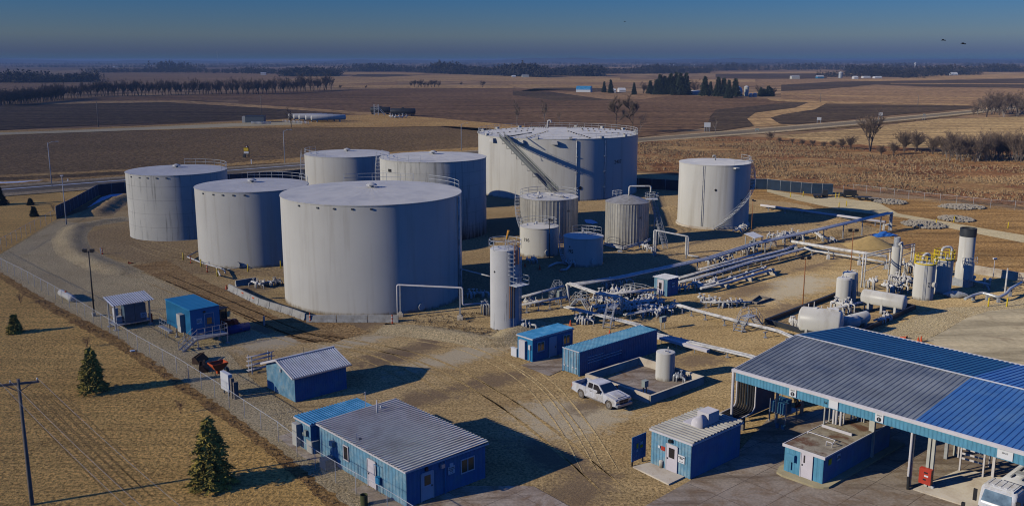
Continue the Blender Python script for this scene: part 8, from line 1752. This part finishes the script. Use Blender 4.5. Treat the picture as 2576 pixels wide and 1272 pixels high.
# row of pressure tanks, grey hut, white bollards, railway tank cars
for i, (u, v) in enumerate(((1165, 145), (1098, 143), (1018, 134), (955, 128), (890, 122))):
    k_ = g('t', u, 195).y / F_; A = g('t', u, v + 58 - i * 2, 0); A.z = 2.6; B = A + Vector((27, 3.0 + i * .0, 0)) if 0 else None
    q = g('t', u + 8, 190 - i * 5); A = Vector((q.x, q.y, 2.5)); B = A + Vector((math.cos(.42), math.sin(.42), 0)) * (g('t', 1545, 195).x - g('t', 1165, 195).x) * 1.08
    hvessel(('nearest', 'second', 'third', 'fourth', 'farthest')[i] + ' of the five long white pressure tanks in the far field', A, B, 1.3, 'white', name='pressure_tank', grp='row of long white pressure tanks', saddle='conc')
q = g('t', 470, 192); t = thing('grey_hut', 'small grey hut with a pale end wall beside the far pressure tanks', 'hut', q, .05); k_ = q.y / F_; p = MB(); p.b2(-95 * .2092 * k_, 0, 0, 125 * .2092 * k_, 5, 3.4); p.build('wall', MAT('slate_hut', (.12, .15, .18), .6), t); p = MB(); p.b2(-98 * .2092 * k_, -.2, 3.4, 128 * .2092 * k_, 5.2, 3.6); p.build('roof', M['dark'], t); p = MB(); p.b2(-132 * .2092 * k_, .2, 0, -96 * .2092 * k_, 4.5, 3.3); p.build('end_wall', M['ac'], t)
wp = MB(); wp.cyl(0, 0, 0, 1.4, .16, 6); w0 = None
for i in range(17):
    q = g('t', 452 + i * 14, 210 - abs(i - 8) * .4)
    if not w0: w0 = solo(wp, 'guard_post', M['sign'], 'white guard post in the row before the small grey hut', 'post', q, 0, 'white guard posts by the hut')
    else: dup(w0, q)
for i in range(20): q = g('t', 828 + i * 16, 186 + i * 1.1); dup(w0, q, None, 'white guard post along the far pressure tanks', None, 'white guard posts by the pressure tanks')
for i, (u0, u1, v) in enumerate(((2130, 2412, 112), (1890, 2110, 92))):
    A = g('t', u0, v); B = g('t', u1, v); A.z = B.z = 2.9; t = hvessel(('right', 'left')[i] + ' black railway tank car beyond the tan strip', A, B, 1.6, 'dark', name='railway_tank_car', grp='black railway tank cars', saddle='dark'); p = MB(); c_ = A.lerp(B, .5); p.box(c_.x, c_.y, 4.4, 1.4, 1.4, .6); p.build('dome', M['dark'], t, True); p = MB(); p.bar(A - UZ * 1.9, B - UZ * 1.9, 1.4, .3)
    for f_ in (.06, .14, .86, .94): c_ = A.lerp(B, f_); p.tube([(c_.x, c_.y - .9, .45), (c_.x, c_.y + .9, .45)], .45, 12)
    p.build('underframe', M['black'], t, True)
q = g('t', 1950, 105); t = thing('loading_tower', 'pale steel loading tower in front of the railway tank cars', 'tower', q); p = MB()
for x_ in (-1.2, 1.2):
    for y_ in (-1, 1): p.tube([(x_, y_, 0), (x_, y_, 6.5)], .12, 4)
for z_ in (2, 4, 5, 6): p.tube([(-1.2, -1, z_), (1.2, -1, z_)], .09, 4); p.tube([(-1.2, -1, z_ - 1.5), (1.2, -1, z_)], .07, 4)
p.bar((1.2, 0, 4.5), (5, -1, .2), .5, .12); p.tube([(1.2, 0, 5.5), (5, -1, 1.2)], .08, 4); p.build('frame', M['rail'], t)
vgroup('low white pipework before the railway tank cars', G2('t', (2100, 130), (2200, 140), (2330, 130)), 6, 70, 2.0, s=.9, z0=1.0)
# highway signs
def rsign(label, k, u, v, vt, vb, w_px, legs=2, m='galv', sc=.2542):
    q = g(k, u, v); z1 = up(k, u, v, vt); z0_ = up(k, u, v, vb); k_ = q.y / F_; W = w_px * k_ * sc; t = thing('road_sign', label, 'road sign', q, 0, 'road signs on the highway'); p = MB(); p.b2(-W / 2, 0, z0_, W / 2, .1, z1); p.build('panel', M[m], t)
    for i in range(legs): x_ = -W / 2 * .8 + W * .8 * i / (legs - 1); p = MB(); p.b2(x_ - .1, .1, 0, x_ + .1, .25, z1 - .1); p.build('leg', M['galv'], t)
    return t
t = rsign('large grey backed road sign on four legs left of the field curve', '3', 1910, 950, 860, 905, 62, 4, 'sign'); rsign('small grey road sign on two legs in the dark field by the highway', '4', 514, 870, 808, 835, 42, 2, 'sign'); rsign('square road sign seen through the bare two trunk tree', '4', 1120, 850, 760, 792, 38, 2, 'sign'); rsign('small green road sign on the highway, far right', '4', 1553, 835, 775, 786, 24, 2, 'greenbox'); rsign('low green road sign by the field road junction', '3', 2405, 950, 918, 935, 40, 2, 'greenbox')
q = g('t', 390, 612); t = thing('advertising_sign', 'brown and yellow advertising sign shaped like a little house beside the highway', 'sign', q, -.1); k_ = q.y / F_ * .2092; p = MB(); z0_ = up('t', 390, 612, 560); z1 = up('t', 390, 612, 487); z2 = up('t', 390, 612, 457)
W = 32 * k_; p.b2(-W, 0, z0_, W, .5, z1 + .1); p.add([(-W * .7, 0, z1), (W * .9, 0, z1), (W * .5, 0, z2), (-W * .1, 0, z2), (-W * .7, .5, z1), (W * .9, .5, z1), (W * .5, .5, z2), (-W * .1, .5, z2)], [(0, 1, 2, 3), (7, 6, 5, 4), (0, 3, 7, 4), (3, 2, 6, 7), (2, 1, 5, 6)]); p.build('panel', MAT('sign_brown', (.12, .035, .02), .6), t)
p = MB(); p.b2(-W * .95, -.06, z0_ + .9, W * .85, -.01, z1 - .1); p.build('yellow_face', M['yellow'], t); p = MB(); p.b2(-W * .95, -.06, z0_ + .05, W * .9, -.01, z0_ + .7); p.build('white_strip', M['sign'], t); p = MB(); p.b2(-W * .05, -.06, z1 + .1, W * .4, -.01, z2 - .35); p.build('gable_emblem', M['sign'], t)
for x_ in (-W * .8, W * .8): p = MB(); p.b2(x_ - .12, .1, 0, x_ + .12, .4, z0_ + .2); p.build('leg', M['darkwood'], t)
p = MB(); p.b2(-W * 1.2, -.3, 0, -W * .4, .4, 1.2); p.build('planter', M['dark'], t)
for k, u, v, vt, lb in (('t', 448, 692, 628, 'white marker post beside the highway near the advertising sign'), ('l', 672, 245, 215, 'small white marker on the highway shoulder at the left')):
    q = g(k, u, v); p = MB(); p.b2(-.15, -.05, 0, .15, .05, max(.8, up(k, u, v, vt))); solo(p, 'marker_post', M['sign'], lb, 'post', q)
# birds
for i, (x_, y_, s_, lb) in enumerate(((1571, 55, .14, 'small dark bird alone in the middle of the sky'), (2372, 102, .3, 'dark bird gliding at the right, upper one'), (2422, 111, .34, 'dark bird with raised wings at the right, lower one'))):
    a = (x_ - 1288) / F_; b = -(y_ - 636) / F_; D = 55.0; q = Vector((a * D, (_c + b * _s) * D, H + (-_s + b * _c) * D)); mb = MB()
    mb.tube([(-.02, -s_ * .5, 0), (0, 0, .01), (.02, s_ * .35, 0)], s_ * .09, 6, s_ * .04)
    for e_ in (-1, 1): mb.add([(0, -s_ * .2, 0), (0, s_ * .2, 0), (e_ * s_ * .45, s_ * .12, s_ * .22), (e_ * s_ * .9, -s_ * .1, s_ * .08), (e_ * s_ * .45, -s_ * .12, s_ * .22), (0, -s_ * .2, .02), (0, s_ * .2, .02), (e_ * s_ * .45, s_ * .12, s_ * .24)], [(0, 1, 2, 4), (2, 3, 4), (5, 4, 7, 6), (4, 3, 7)])
    solo(mb, 'bird', M['black'], lb, 'bird', q, 1.3, 'birds in the sky')
# ------------------------------------------------------------------ haze
def hazem():
    m = bpy.data.materials.new('blue_air'); m.use_nodes = True; t = m.node_tree; t.nodes.clear(); o = t.nodes.new("ShaderNodeOutputMaterial"); v = t.nodes.new("ShaderNodeVolumePrincipled")
    v.inputs['Color'].default_value = (.25, .40, .70, 1); v.inputs['Density'].default_value = 1.6e-4; v.inputs['Anisotropy'].default_value = 0.0
    t.links.new(v.outputs[0], o.inputs['Volume']); return m
mb = MB(); mb.b2(-18100, -500, -1, 18100, 30100, 38.0)
hz = mb.build('haze', hazem()); hz['kind'] = 'stuff'
